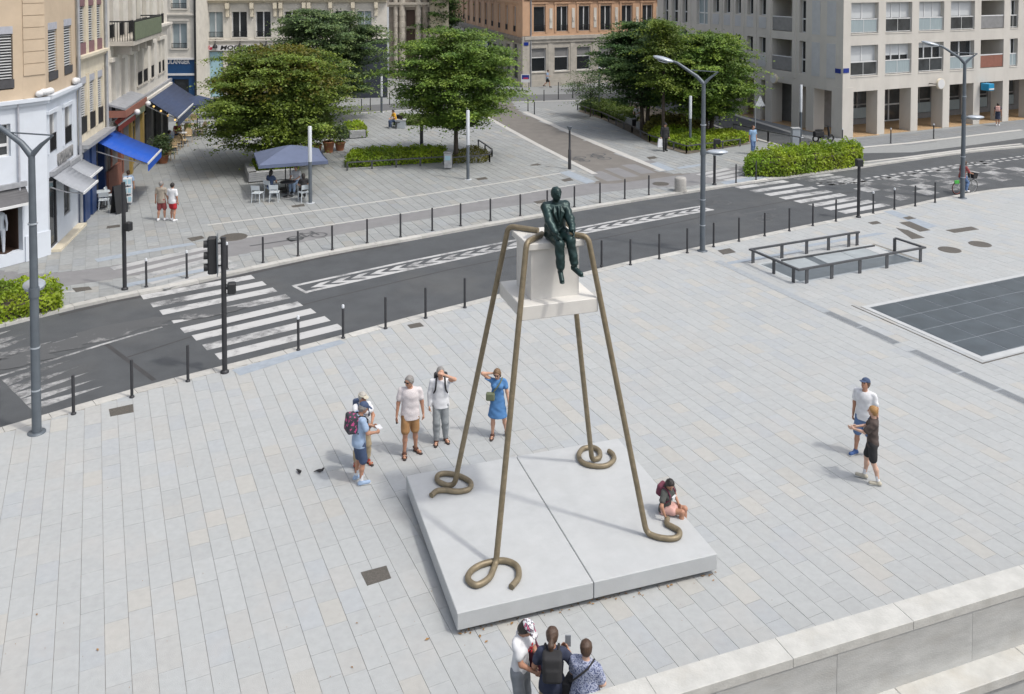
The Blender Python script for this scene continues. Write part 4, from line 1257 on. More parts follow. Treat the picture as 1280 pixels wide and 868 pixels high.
for x in sw:
    b = s7.mb(); b.box(x + .62, x + .72, -.05, 0, vb7 + .2, H7 - .5); b.box(x - .72, x - .62, -.05, 0, vb7 + .2, H7 - .5); b.build('pilaster', 'orange_render', B7)
for o in s7g: s7.window(*o, 'one', rec=.18, frame='shop_grey', transom=.55, pane='glass_shop')
# carved blind arches and dark sign frame on the shaded front
for k in range(4):
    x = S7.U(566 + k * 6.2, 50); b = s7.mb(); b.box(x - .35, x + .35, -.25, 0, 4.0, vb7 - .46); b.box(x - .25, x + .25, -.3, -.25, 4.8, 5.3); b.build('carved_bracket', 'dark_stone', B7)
fr = thing('sign_board', 'dark blue framed sign panels on the orange corner building', 'sign', (S7.O.x, S7.O.y, 0)); M_ = S7.T((S7.O.x, S7.O.y))
x0, x1 = S7.U(589.5, 50), S7.U(611.5, 50); y0, y1 = S7.V(600, 59.5), S7.V(600, 43)
b = MB(M_); b.box(x0, x1, -.12, .02, y0, y1); b.build('frame', 'navy_paint', fr)
for k in range(4):
    b = MB(M_); w_ = (x1 - x0) / 4; b.box(x0 + w_ * k + .15, x0 + w_ * (k + 1) - .15, -.135, -.121, y0 + .2, y1 - .15); b.build('panel', 'sign_white' if k in (1, 3) else 'lintel_grey', fr)
# corner strip, drainpipe
b = f7.mb(); b.box(-.25, .5, -.12, .1, 0, vband1); b.build('corner_pier', 'grey_stone', B7)
b = f7.mb(); b.box(-.26, .51, -.125, .0, vband1 + .05, H7); b.build('corner_pier', 'orange_render', B7)
b = f7.mb(); b.tube([(.65, -.1, 0), (.65, -.1, H7)], .07, 8); b.build('drainpipe', 'zinc', B7)
E7 = F7.O + F7.d * L7
shell(B7, [C7, E7, E7 - F7.n * 16, S7.O - S7.n * 14, S7.O], H7, 'zinc')
plainwall(B7, E7, E7 - F7.n * 16, H7, 'grey_stone'); plainwall(B7, S7.O - S7.n * 14, S7.O, H7, 'grey_stone')
fsign(f7, 'street_sign', 'small blue street-name plate on the orange building corner', 'street sign', .12, F7.V(657, 55), .5, .32, 'sign_blue', out=.16)

# ---------------------------------------------------------------- pale building with model shop (left of centre, back)
K5 = 75.5; O5 = Vector(((246 - 640) / 1110 * K5, K5, 0))
B5 = building('shop_building', 'pale stone building with bracketed cornice above a hobby shop sign', O5)
F5 = Fac(O5, (.985, .17)); f5 = FB(B5, F5); L5 = F5.U(484, 40); H5 = 15
w5 = [(259.6, 278.8), (290, 308.9), (320, 338.8), (356, 374), (389, 407), (418.7, 436.5), (446.5, 464.5)]
v5b, v5t = F5.V(300, 47), F5.V(300, 11)
o5 = [(F5.U(a, 30), F5.U(c, 30), v5b + 3.7 * fl, v5t + 3.7 * fl) for fl in range(3) for a, c in w5]
g5 = [(F5.U(253.5, 80), F5.U(279, 80), .3, F5.V(260, 64.5)), (F5.U(284, 80), F5.U(300, 80), .05, 3.6), (F5.U(304, 80), F5.U(330, 80), .3, 3.8), (F5.U(335, 80), F5.U(365, 80), .3, 3.8), (F5.U(372, 80), F5.U(400, 80), .05, 3.8), (F5.U(405, 80), F5.U(435, 80), .3, 3.8)]
vs5 = F5.V(300, 52)
f5.wall(0, L5, 0, H5, o5 + g5, 'pale_stone', .3)
for i, o in enumerate(o5):
    f5.window(*o, 'two', rec=.2, rail=.5, pane='curtain_glass' if i % 7 in (0, 4, 6) else 'glass_dark', sill='pale_stone')
    b = f5.mb(); b.box(o[0] - .14, o[0] - .01, -.04, 0, o[2], o[3] + .2); b.box(o[1] + .01, o[1] + .14, -.04, 0, o[2], o[3] + .2); b.box(o[0] - .009, o[1] + .009, .03, .18, o[3] - .28, o[3] - .001); b.build('window_surround', 'pale_stone', B5)
for i, o in enumerate(g5): f5.window(*o, 'one', rec=.15, pane='pale_blue_poster' if i == 0 else 'glass_shop', frame='shop_grey')
f5.cornice(0, L5, v5b - .42, .25, .18, 'pale_stone'); f5.cornice(0, L5, F5.V(300, 3.5), .4, .5, 'cream_stone')
for x in (254, 284.5, 315, 344, 351, 380, 386, 413, 441, 470):
    u = F5.U(x, 10); b = f5.mb(); b.box(u - .16, u + .16, -.42, 0, v5t - .0, F5.V(300, 3.6)); b.box(u - .13, u + .13, -.25, 0, v5t - .7, v5t - .001); b.build('bracket', 'cream_stone', B5)
b = f5.mb(); b.tube([(.05, -.12, 0), (.05, -.12, H5)], .08, 8); b.build('drainpipe', 'dark_stone', B5)
bb = f5.mb(); bb.box(F5.U(440, 80), L5, -.06, 0, 0, F5.V(470, 52)); mat('slate_paint', (.03, .036, .05), rough=.45, vary=.2, scale=3); bb.build('shop_front', 'slate_paint', B5)
u0, u1 = F5.U(254, 60), F5.U(342, 60); A = F5.O + F5.d * u0; sg = thing('shop_sign', 'white shop fascia sign with red and black lettering', 'sign', (A.x, A.y, 0))
M_ = F5.T((A.x, A.y)) @ Matrix.Translation((u0, 0, 0)); vS0, vS1 = F5.V(300, 63), F5.V(300, 56.3); LL = u1 - u0
b = MB(M_); b.box(0, LL, -.16, -.01, vS0, vS1); b.build('board', 'sign_white', sg)
Mt = lambda x: M_ @ Matrix.Translation((x, -.165, (vS0 + vS1) / 2)) @ Matrix.Rotation(R(90), 4, 'X')
text_obj('lettering', 'Je', .5, 'sign_red', sg, Mt(.55), .004, shear=.3)
text_obj('lettering', 'MODELISME', .5, 'sign_black', sg, Mt(3.2) @ Matrix.Diagonal((1.35, 1, 1, 1)), .004, shear=.2)
for k, x in enumerate((269.5, 300.5, 333)):
    u = F5.U(x, 55); A = F5.O + F5.d * u; ln_ = thing('sign_lamp', 'black bell lamp above the white shop sign', 'lamp', (A.x, A.y, 0), 0, 'bell lamps over the shop sign')
    M_2 = F5.T((A.x, A.y)) @ Matrix.Translation((u, -.35, F5.V(x, 60)))
    b = MB(M_2); b.lathe([(.22, 0), (.2, .15), (.1, .32), (.05, .42)], 12); b.build('shade', 'iron_black', ln_)
    b = MB(M_2); b.bar((0, 0, .4), (0, .35, .75), .06); b.build('arm', 'iron_black', ln_)
E5 = F5.O + F5.d * L5
shell(B5, [O5, E5, E5 - F5.n * 14, O5 - F5.n * 14], H5, 'zinc'); plainwall(B5, E5, E5 - F5.n * 14, H5, 'pale_stone'); plainwall(B5, O5 - F5.n * 14, O5, H5, 'pale_stone')

# ---------------------------------------------------------------- bakery corner building
K4 = 72.0; O4 = Vector(((196 - 640) / 1110 * K4, K4, 0))
B4 = building('bakery_building', 'narrow pale building with a dark blue bakery shop front', O4)
F4 = Fac(O4, (1, .04)); f4 = FB(B4, F4); L4 = F4.U(245, 60); H4 = 15
o4 = [(F4.U(214.5, 40), F4.U(233.7, 40), F4.V(224, 61) + 3.25 * k, F4.V(224, 29.5) + 3.25 * k) for k in range(3)]
vb4 = F4.V(224, 73.5)
f4.wall(0, L4, vb4, H4, o4, 'pale_stone', .3)
for o in o4:
    f4.window(*o, 'two', rec=.2, rail=.45, pane='curtain_glass', sill='pale_stone')
    b = f4.mb(); b.box(o[0] - .16, o[0] - .01, -.05, 0, o[2], o[3] + .2); b.box(o[1] + .01, o[1] + .16, -.05, 0, o[2], o[3] + .2); b.box(o[0] - .2, o[1] + .2, -.08, 0, o[3] + .201, o[3] + .34); b.build('window_surround', 'pale_stone', B4)
for k in range(3): f4.cornice(0, L4, o4[k][3] + .55, .22, .16, 'pale_stone')
dd = [(F4.U(216, 110), F4.U(236, 110), .1, F4.V(224, 99))]
f4.wall(0, L4, 0, vb4 - .001, dd, 'boulanger_blue', .3, 'shop_front')
f4.window(*dd[0], 'one', rec=.2, pane='glass_shop', frame='boulanger_blue')
b = f4.mb(); b.box(0, L4, -.14, 0, vb4 - .08, vb4 + .06); b.build('fascia_trim', 'sign_white', B4)
b = f4.mb(); b.box(0, L4, -.10, 0, F4.V(224, 94.5), F4.V(224, 92)); b.build('fascia_trim', 'sign_white', B4)
A = F4.O; sg = thing('bakery_sign', 'white bakery lettering on the dark blue shop fascia', 'sign', (A.x, A.y, 0)); M_ = F4.T((A.x, A.y))
uB = F4.U(218.5, 77.5)
text_obj('lettering', 'BOULANGER', .52, 'sign_white', sg, M_ @ Matrix.Translation((uB, -.012, F4.V(220, 77.5))) @ Matrix.Rotation(R(90), 4, 'X') @ Matrix.Diagonal((.78, 1, 1, 1)), .01)
b = f4.mb(); b.tube([(L4 - .02, -.15, 0), (L4 - .02, -.15, H4)], .09, 8); b.build('drainpipe', 'iron_black', B4)
E4 = F4.O + F4.d * L4
shell(B4, [O4, E4, E4 - F4.n * 12, O4 - F4.n * 12], H4, 'zinc')
plainwall(B4, E4, E4 - F4.n * 12, H4, 'pale_stone'); plainwall(B4, O4 - F4.n * 12, O4, H4, 'pale_stone')

# ---------------------------------------------------------------- church front
K6 = 93.0; O6 = Vector(((486 - 640) / 1110 * K6, K6, 0))
B6 = building('church_front', 'weathered stone church front with banded columns and a dark doorway', O6)
F6 = Fac(O6, (1, .0)); f6 = FB(B6, F6); L6 = F6.U(561, 40)
dr = [(F6.U(507.5, 40), F6.U(518.7, 40), 0, F6.V(513, 12.5))]
f6.wall(0, F6.U(537, 40), 0, 16, dr, 'dark_stone', .5)
f6.wall(F6.U(537, 40) + .001, L6, 0, 14, [], 'cream_stone', .3)
b = f6.mb(); b.box(dr[0][0], dr[0][1], .4, .45, 0, dr[0][3]); dw = b.build('door', 'wood_dark', B6)
b = f6.mb(); b.box(dr[0][0] - .05, dr[0][1] + .05, .3, .5, dr[0][3] * .72, dr[0][3] * .76); b.build('door_bar', 'dark_stone', dw)
for a, c in ((492, 498), (499, 507), (519.5, 527), (528, 535.5)):
    u = (F6.U(a, 40) + F6.U(c, 40)) / 2; r = (F6.U(c, 40) - F6.U(a, 40)) / 2
    prof = []
    for k in range(18):
        z = k * .6; rr = r * (1.0 if k % 2 else .88); prof += [(rr, z), (rr, z + .58)]
    b = f6.mb(); b.lathe(prof, 16, (u, -r * .5, 0), smooth=False); b.build('banded_column', 'grey_stone' if a != 528 else 'dark_stone', B6)
f6.cornice(0, F6.U(537, 40), F6.V(513, 9), .5, .5, 'grey_stone')
for x in (541, 549, 556):
    f6.window(F6.U(x, 20), F6.U(x + 4.5, 20), F6.V(540, 40), F6.V(540, 15), 'one', rec=-.02, frame='cream_stone', pane='glass_dark')
shell(B6, [O6, F6.O + F6.d * L6, F6.O + F6.d * L6 - F6.n * 12, O6 - F6.n * 12], 15.9, 'zinc')

# ---------------------------------------------------------------- left street: corner building
P1 = G(33, 327); Q1 = G(61, 318.5)
B1 = building('corner_house', 'beige rendered corner house over a white painted shop floor', Q1)
dA = Vector((.55, .835, 0)).normalized()
LA = 16.0
FA = Fac(P1 - dA * LA, dA); fa = FB(B1, FA)
FCc = Fac(P1, (Q1 - P1).to_2d()); fc = FB(B1, FCc); LC = (Q1 - P1).length
dS = (-.205, .979)
FS1 = Fac(Q1, dS); fs = FB(B1, FS1); LS1 = FS1.U(96, 100)
H1 = 18
vcA = FA.V(20, 130); vcS = FS1.V(72, 120)
print('B1 cornice heights', vcA, vcS, FCc.V(45, 124), 'LS1', LS1)
VC = (vcA + FCc.V(45, 125)) / 2
VC = vcA
a1, a2 = FA.U(16, 60), FA.U(0, 60)
aw = a1 - (a1 - a2) * 1.55
wA = [(aw, a1, FA.V(14, 112), FA.V(14, 33))]
wA += [(aw - 3.2 * k, a1 - 3.2 * k, wA[0][2], wA[0][3]) for k in (1, 2)]
wA2 = [(a, c, e + 3.9, g + 3.9) for a, c, e, g in wA]
fa.wall(0, LA, VC, H1, wA + wA2, 'beige_render', .2)
for o in wA + wA2: fa.louvre(*o, low=.16, top=.28)
fc.wall(0, LC, VC, H1, [], 'beige_render')
for k in range(30):
    z = VC + 1.0 + k * .45
    if z > H1 - .5: break
    b = fc.mb(); b.box(.02, LC - .02, -.035, 0, z, z + .425); b.build('quoin', 'beige_render', B1)
wS = []
for (x0, x1, yb, yt) in ((60.2, 71.3, 103.5, 29), (80, 89.4, 95.5, 24.5)):
    wS.append((FS1.U(x0, 60), FS1.U(x1, 60), FS1.V(x0, yb), FS1.V(x0, yt)))
wS2 = [(a, c, e + 3.9, g + 3.9) for a, c, e, g in wS]
fs.wall(0, LS1, VC, H1, wS + wS2, 'beige_render', .2)
for o in wS + wS2: fs.louvre(*o, low=.16, top=.28)
# white floor
zA = [(FA.U(0, 180) - 2.2, FA.U(13.5, 180), FA.V(10, 196), FA.V(10, 155)), (FA.U(0, 280) - 2.4, FA.U(28.5, 290), .45, FA.V(15, 236)), (1, 6, .45, 3.2)]
fa.wall(0, LA, 0, VC, zA, 'white_render', .35, 'shop_wall')
fa.window(*zA[0], 'two', rec=.15, pane='glass_shop', transom=.35)
for z in zA[1:]:
    b = fa.mb(); b.box(z[0], z[1], 1.35, 1.4, z[2], z[3]); b.box(z[0], z[0] + .05, .3, 1.4, z[2], z[3]); b.box(z[1] - .03, z[1], .3, 1.4, z[2], z[3]); b.box(z[0], z[1], .3, 1.4, z[2] - .05, z[2]); b.box(z[0], z[1], .3, 1.4, z[3], z[3] + .05); b.build('window_recess', 'wood_dark', B1)
fc.wall(0, LC, 0, VC, [], 'white_render', name='shop_wall')
b = fc.mb(); b.box(-.05, LC + .05, -.06, 0, 0, .95); b.build('plinth', 'white_render', B1)
zS = [(FS1.U(60.5, 165), FS1.U(69.5, 165), FS1.V(60.5, 193), FS1.V(60.5, 143)), (FS1.U(79.5, 155), FS1.U(88.6, 155), FS1.V(79.5, 182.5), FS1.V(79.5, 134)),
      (FS1.U(62, 270), FS1.U(72, 270), .12, 2.9), (FS1.U(80, 255), FS1.U(88, 255), .9, 2.9)]
print('zS', zS)
fs.wall(0, LS1, 0, VC, zS, 'white_render', .35, 'shop_wall')
for z in zS[:2]:
    fs.window(*z, 'one', rec=.06, pane='shop_grey', rail=.7)
    b = fs.mb(); b.box(z[0] - .12, z[0] - .01, -.05, 0, z[2], z[3]); b.box(z[1] + .01, z[1] + .12, -.05, 0, z[2], z[3]); b.box(z[0] - .2, z[1] + .2, -.1, 0, z[3] + .001, z[3] + .14); b.build('window_surround', 'white_render', B1)
fs.window(*zS[2], 'one', rec=.03, pane='glass_dark', frame='louvre_dark'); fs.window(*zS[3], 'one', rec=.03, pane='glass_shop', frame='shop_grey')
b = fs.mb(); b.box(.3, LS1 - .2, -.35, .0, -.01, .10); b.build('step', 'cream_stone', B1)
for fb, L0, L1_ in ((fa, 0, LA + .03), (fc, -.02, LC + .02), (fs, -.03, LS1)):
    fb.cornice(L0, L1_, VC - .12, .26, .22, 'white_render')
# covered ends of the cornice: white padded bundles
for fb, u, nm in ((fc, LC * .85, 'white wrapped bundle on the ledge above the street corner'), (fs, LS1 * .86, 'white wrapped bundle on the ledge beside the drainpipe')):
    A = fb.f.O + fb.f.d * u; o = thing('wrapped_bundle', nm, 'bundle', (A.x, A.y, VC + .14)); M_ = fb.f.T((A.x, A.y)) @ Matrix.Translation((u, -.12, .17))
    b = MB(M_)
    for k in range(4): b.ball((-.2 + k * .14, random.uniform(-.03, .03), random.uniform(-.03, .04)), .15, 10, 7, (1.1, .9, .8 + .2 * random.random()))
    b.build('padding', 'sign_white', o)
b = fs.mb(); b.tube([(LS1 - .1, -.12, 0), (LS1 - .1, -.12, H1)], .07, 8); b.build('drainpipe', 'zinc', B1)
b = fa.mb(); b.tube([(LA - .25, -.1, 2.2), (LA - .25, -.1, VC)], .04, 8); b.build('drainpipe', 'lintel_grey', B1)
# letters over the shop
A = FS1.O; sg = thing('shop_lettering', 'dark raised letters on the white wall above the grey awnings', 'sign', (A.x, A.y, 0)); M_ = FS1.T((A.x, A.y))
v_s = FS1.V(80, 195)
text_obj('lettering', 'UDRILLIOM', .62, 'shop_grey', sg, M_ @ Matrix.Translation(((FS1.U(67.5, 195) + FS1.U(93, 195)) / 2, -.03, v_s)) @ Matrix.Rotation(R(90), 4, 'X') @ Matrix.Diagonal((.66, 1, 1, 1)), .03)
# awnings
uA, uB_ = FS1.U(62, 221), FS1.U(82, 211)
fs.awning('grey_awning', 'pale grey awning over the corner shop door', uA, uB_, FS1.V(62, 219), FS1.out(uA, 104, 241), 'awning_grey', 0)
uA, uB_ = FS1.U(82.3, 210), FS1.U(99, 200)
fs.awning('grey_awning', 'pale grey awning over the corner shop window beside the blue pilaster', uA, uB_, FS1.V(82, 208), FS1.out(uA, 112, 222), 'awning_grey', 0)
fa.awning('dark_awning', 'dark grey awning above the mannequin shop window', zA[1][0] - .1, zA[1][1] + .1, FA.V(15, 233), (.55, FA.V(15, 250) - .1), 'awning_dark', 0, False)
mn = thing('mannequin', 'white headless mannequin standing in the shop window', 'mannequin', FA.O + FA.d * (FA.U(8, 290)) - FA.n * .42 + Vector((0, 0, .45)))
b = MB(); b.tube([(0, 0, .85), (0, 0, 1.0), (0, 0, 1.15), (0, 0, 1.35), (0, 0, 1.45), (0, 0, 1.5)], [.15, .13, .12, .17, .15, .06], 12)
for s_ in (-1, 1): b.tube([(.09 * s_, 0, .9), (.1 * s_, 0, .45), (.1 * s_, 0, .02)], [.09, .065, .045], 10); b.tube([(.18 * s_, 0, 1.4), (.24 * s_, 0, 1.1), (.24 * s_, -.02, .82)], [.05, .04, .03], 8)
b.build('body', 'white_render', mn)
b = MB(); b.box(-.3, .3, -.2, .2, -.02, .02); b.build('stand', 'wood_dark', mn)
BK1 = FA.O + Vector((-8, 4, 0))
endS = FS1.O + FS1.d * LS1
shell(B1, [FA.O, P1, Q1, endS, endS - FS1.n * 10, FA.O - FA.n * 12], H1, 'zinc')

# ---------------------------------------------------------------- left street: cream house with louvred windows
O2 = FS1.O + FS1.d * (LS1 + .01)
B2 = building('cream_house', 'cream stone house with three tall louvred windows per floor', O2)
F2 = Fac(O2, dS); f2 = FB(B2, F2); L2 = F2.U(131, 100); H2 = 18
cw = [(99.6, 107.5), (110.8, 118.2), (121.2, 128)]
o2 = []
for (a, c), yt, yb in zip(cw, (100, 94, 88), (176, 163, 153)): o2.append((F2.U(a, 120), F2.U(c, 120), F2.V(a, yb), F2.V(a, yt)))
v2b = sum(o[2] for o in o2) / 3; v2t = sum(o[3] for o in o2) / 3; F2H = F2.V(99.6, 72) - v2b
print('B2', L2, v2b, v2t, F2H, [(round(o[2], 2), round(o[3], 2)) for o in o2])
o2 = [(o[0], o[1], v2b + F2H * k, v2t + F2H * k) for k in range(3) for o in o2]
vg2 = F2.V(100, 181)
f2.wall(0, L2, vg2, H2, o2, 'cream_stone', .2)
for i, o in enumerate(o2): f2.louvre(*o, low=.30 if i < 3 else .24, top=.3, lowmat='maroon' if i > 2 else 'iron_black')
for k in range(1, 4):
    f2.cornice(0, L2, v2t + .75 + F2H * (k - 1), .25, .25, 'cream_stone'); f2.cornice(0, L2, v2b - .12 + F2H * k, .1, .12, 'cream_stone', 'sill_course', 1)
for o in o2:
    b = f2.mb(); b.box(o[0] - .13, o[0] - .01, -.05, 0, o[2], o[3] + .1); b.box(o[1] + .01, o[1] + .13, -.05, 0, o[2], o[3] + .1); b.build('window_surround', 'cream_stone', B2)
f2.cornice(-.02, L2, vg2 - .3, .32, .45, 'zinc', steps=2)
g2 = [(F2.U(116, 240), L2 - .3, .1, vg2 - .5)]
f2.wall(0, L2, 0, vg2 - .301, g2, 'navy_paint', .4, 'shop_front')
f2.window(*g2[0], 'two', rec=.3, pane='glass_shop', frame='shop_grey', transom=.6)
b = f2.mb(); b.box(F2.U(100.5, 230), F2.U(107, 230), -.18, 0, 0, vg2 - .31); b.box(F2.U(110, 230), F2.U(115.5, 230), -.18, 0, 0, vg2 - .31); b.build('pilaster', 'navy_paint', B2)
b = f2.mb(); b.tube([(L2 - .05, -.1, 2), (L2 - .05, -.1, H2)], .07, 8); b.build('drainpipe', 'zinc', B2)
endB2 = F2.O + F2.d * L2
shell(B2, [O2, endB2, endB2 - F2.n * 10, O2 - F2.n * 10], H2, 'zinc')
uA, uB_ = F2.U(118, 178), F2.U(139.5, 162); fr_ = F2.out(uA, 184.5, 204)
print('blue awning', uA, uB_, F2.V(118, 177), fr_)
f2.awning('blue_awning', 'bright blue awning stretched over the shop entrance', uA, uB_, F2.V(118, 176), fr_, 'awning_blue', .32)

# ---------------------------------------------------------------- left street: stone house with balcony
O3 = F2.O + F2.d * (L2 + .01)
B3 = building('balcony_house', 'weathered stone house with a green iron balcony above the cafes', O3)
F3 = Fac(O3, dS); f3 = FB(B3, F3); L3 = F3.U(209.5, 80); H3 = 18
vg3 = F3.V(140, 150)
vA3 = F3.V(212, 98.5)
print('B3', L3, vg3, vA3, F3.V(142, 51), F3.V(180, 122))
o3 = []
for a, c in ((138, 143), (150.5, 155.5), (161.5, 167)):
    o3.append((F3.U(a, 100), F3.U(c, 100), F3.V(140, 151), F3.V(140, 77)))
for a, c in ((171, 177), (178.5, 184), (188, 192), (197.5, 200.5), (202, 205)):
    o3.append((F3.U(a, 80), F3.U(c, 80), F3.V(172, 108), F3.V(172, 60)))
v3 = 3.9
o3u = [(o[0], o[1], F3.V(142, 49) + .05, F3.V(142, 49) + 2.6) for o in o3] 
f3.wall(0, L3, vg3 - .5, H3, o3 + o3u, 'pale_stone', .28)
for i, o in enumerate(o3):
    f3.window(*o, 'one', rec=.2, rail=.75, pane='shop_grey' if i < 3 else 'blind', frame='grey_stone', sill='grey_stone')
    b = f3.mb(); b.box(o[0] - .12, o[0] - .01, -.05, 0, o[2], o[3]); b.box(o[1] + .01, o[1] + .12, -.05, 0, o[2], o[3]); b.box(o[0] - .2, o[1] + .2, -.16, 0, o[3] + .001, o[3] + .2); b.build('window_surround', 'pale_stone', B3)
for i, o in enumerate(o3u): f3.window(*o, 'two', rec=.2, rail=.7, pane='curtain_glass' if i % 2 else 'glass_dark', frame='grey_stone')
vb3 = F3.V(142, 51)
f3.cornice(F3.U(168, 60), L3, vb3 - .25, .45, .35, 'pale_stone', steps=3); f3.cornice(F3.U(168, 60), L3, vg3 - .25, .3, .3, 'pale_stone')
ub0, ub1 = F3.U(137, 40), F3.U(176, 40)
b = f3.mb(); b.box(ub0, ub1, -1.1, 0, vb3 - .22, vb3); b.build('balcony_slab', 'grey_stone', B3)
for k in range(4):
    x = ub0 + (ub1 - ub0) * (k + .5) / 4; b = f3.mb(); b.box(x - .15, x + .15, -.8, 0, vb3 - .7, vb3 - .221); b.build('balcony_bracket', 'grey_stone', B3)
b = f3.mb(); b.box(ub0, ub1, -1.1, -1.06, vb3 + .95, vb3 + 1.02); b.box(ub0, ub0 + .04, -1.06, 0, vb3 + .95, vb3 + 1.02); b.box(ub1 - .04, ub1, -1.06, 0, vb3 + .95, vb3 + 1.02)
for k in range(60):
    x = ub0 + (ub1 - ub0) * k / 59; b.box(x - .012, x + .012, -1.09, -1.07, vb3, vb3 + .949)
for k in range(9):
    y = -1.05 * k / 9; b.box(ub0 + .005, ub0 + .03, y - .012, y + .012, vb3, vb3 + .949)
bl = b.build('balcony_rail', 'iron_black', B3)
b = f3.mb(); b.box(ub0 + .3, ub1 - .02, -1.14, -1.101, vb3 + .03, vb3 + .93); b.build('balcony_screen', 'olive_iron', bl)
# shop fronts
g3 = [(.3, 2.4, .1, 3.2), (2.9, 5.0, .1, 3.0), (5.4, 8.0, .1, 3.2), (8.6, 11.4, .1, 3.4), (12, 14.6, .1, 3.4), (15.2, min(18, L3 - .3), .1, 3.4)]
f3.wall(0, L3, 0, vg3 - .501, g3, 'shop_grey', .4, 'shop_front')
for i, z in enumerate(g3):
    f3.window(*z, 'two', rec=.25, pane='glass_shop', frame=('terracotta_wall', 'terracotta_wall', 'mustard', 'shop_grey', 'shop_grey', 'shop_grey')[i], transom=.7)
b = f3.mb(); b.box(.0, 2.8, -.12, 0, 0, 1.2); b.box(2.4, 2.85, -.16, 0, 1.2, 3.4); b.build('pilaster', 'terracotta_wall', B3)
b = f3.mb(); b.box(5.05, 5.4, -.14, 0, 0, 3.5); b.box(8.0, 8.5, -.14, 0, 0, 3.5); b.build('pilaster', 'mustard', B3)
b = f3.mb(); b.box(5.4, 8.0, -.3, -.05, 3.0, 3.5); b.build('fascia', 'olive_iron', B3)
# zinc canopy and brown canopy
vz = F3.V(136, 135.5); vf0 = F3.V(136, 147)
c0, c1_ = F3.U(134.5, 140), F3.U(163, 128)
b = f3.mb(); b.add([(c0, 0, vz + .25), (c1_, 0, vz + .25), (c1_, -.8, vz), (c0, -.8, vz), (c0, 0, vz + .15), (c1_, 0, vz + .15), (c1_, -.8, vz - .1), (c0, -.8, vz - .1)], [(3, 2, 1, 0), (4, 5, 6, 7), (0, 1, 5, 4), (2, 3, 7, 6), (1, 2, 6, 5), (3, 0, 4, 7)]); b.build('canopy_roof', 'zinc', B3)
b = f3.mb(); b.box(c0, c1_, -.85, -.75, vf0, vz - .11); b.box(c0, c0 + .1, -.75, 0, vf0, vz - .11); b.box(c1_ - .1, c1_, -.75, 0, vf0, vz - .11); b.build('canopy_fascia', 'terracotta_wall', B3)
for k, (gx, gy) in enumerate(((148.6, 140.8), (163.8, 130.4))):
    u = F3.U(gx - 3.5, gy); A = F3.O + F3.d * u + F3.n * 1.0; o = thing('globe_lamp', 'white globe lamp on the brown canopy, ' + ('over the red awning' if k == 0 else 'at the mustard shop front'), 'lamp', (A.x, A.y, F3.out(u, gx, gy)[1]), 0, 'globe lamps on the canopy')
    b = MB(); b.ball((0, 0, 0), .15, 14, 10); b.build('globe', 'sign_white', o)
    b = MB(F3.T((F3.O.x, F3.O.y))); b.bar((0, 0, 0), (0, .25, 0), .04); b.build('bracket', 'iron_black', o)
ur0, ur1 = F3.U(141, 148), F3.U(163, 133.5)
f3.awning('red_awning', 'small red awning below the brown shop canopy', ur0, ur1, F3.V(141, 148), F3.out(ur0, 147.5, 156), 'awning_red', .28)
uA, uB_ = F3.U(180, 121), F3.U(212, 99); fr_ = F3.out(uA, 222, 147.5)
print('navy awning', uA, uB_, F3.V(180, 121.5), fr_)
na = f3.awning('navy_awning', 'large navy awning shading the cafe terrace', uA, uB_, F3.V(180, 121), fr_, 'awning_navy', .45)
# bulbs under the awning
mat('bulb_glow', (1, .6, .2)); MATS['bulb_glow'].node_tree.nodes['Principled BSDF'].inputs['Emission Color'].default_value = (1, .62, .22, 1); MATS['bulb_glow'].node_tree.nodes['Principled BSDF'].inputs['Emission Strength'].default_value = 1.0
for k in range(5):
    t_ = k / 4 * .85 + .05; P_ = F3.O + F3.d * (uA + .25) + F3.n * (fr_[0] * t_); z = F3.V(180, 121) + (fr_[1] - F3.V(180, 121)) * t_ - .28
    o = thing('festoon_bulb', 'warm lit bulb hanging along the navy awning edge', 'bulb', (P_.x, P_.y, z), 0, 'lit bulbs under the navy awning')
    b = MB(); b.ball((0, 0, 0), .06, 10, 7); b.build('bulb', 'bulb_glow', o)
    b = MB(); b.tube([(0, 0, .05), (0, 0, .2)], .03, 8); b.build('socket', 'iron_black', o)
endB3 = F3.O + F3.d * L3
shell(B3, [O3, endB3, endB3 - F3.n * 10, O3 - F3.n * 10], H3, 'zinc'); plainwall(B3, endB3, endB3 - F3.n * 10, H3, 'grey_stone')
# ================================================================ STREET FURNITURE
mat('post_grey', (.115, .135, .155), rough=.45, vary=.15, scale=3, metal=.25)
mat('post_dark', (.035, .036, .040), rough=.5, vary=.2, scale=6, metal=.2)
mat('lamp_silver', (.42, .46, .50), rough=.35, vary=.08, scale=4, metal=.35)
mat('column_white', (.52, .55, .58), rough=.35, vary=.04, scale=3)
mat('stone_bollard', (.36, .35, .33), rough=.85, vary=.2, scale=12, bump=.3, bscale=60)
mat('signal_black', (.018, .019, .021), rough=.55)
mat('signal_green', (.01, .35, .2), rough=.3)
mat('timber_grey', (.33, .34, .35), rough=.8, vary=.15, scale=4)
mat('terracotta', (.36, .15, .08), rough=.8, vary=.15, scale=6, bump=.1)
mat('chair_white', (.52, .57, .60), rough=.45, vary=.05, scale=5)
mat('rattan', (.45, .34, .20), rough=.7, vary=.3, scale=30)
mat('parasol', (.105, .13, .205), rough=.85, vary=.10, scale=2)
mat('bin_steel', (.40, .41, .42), rough=.4, vary=.3, scale=5, metal=.3)
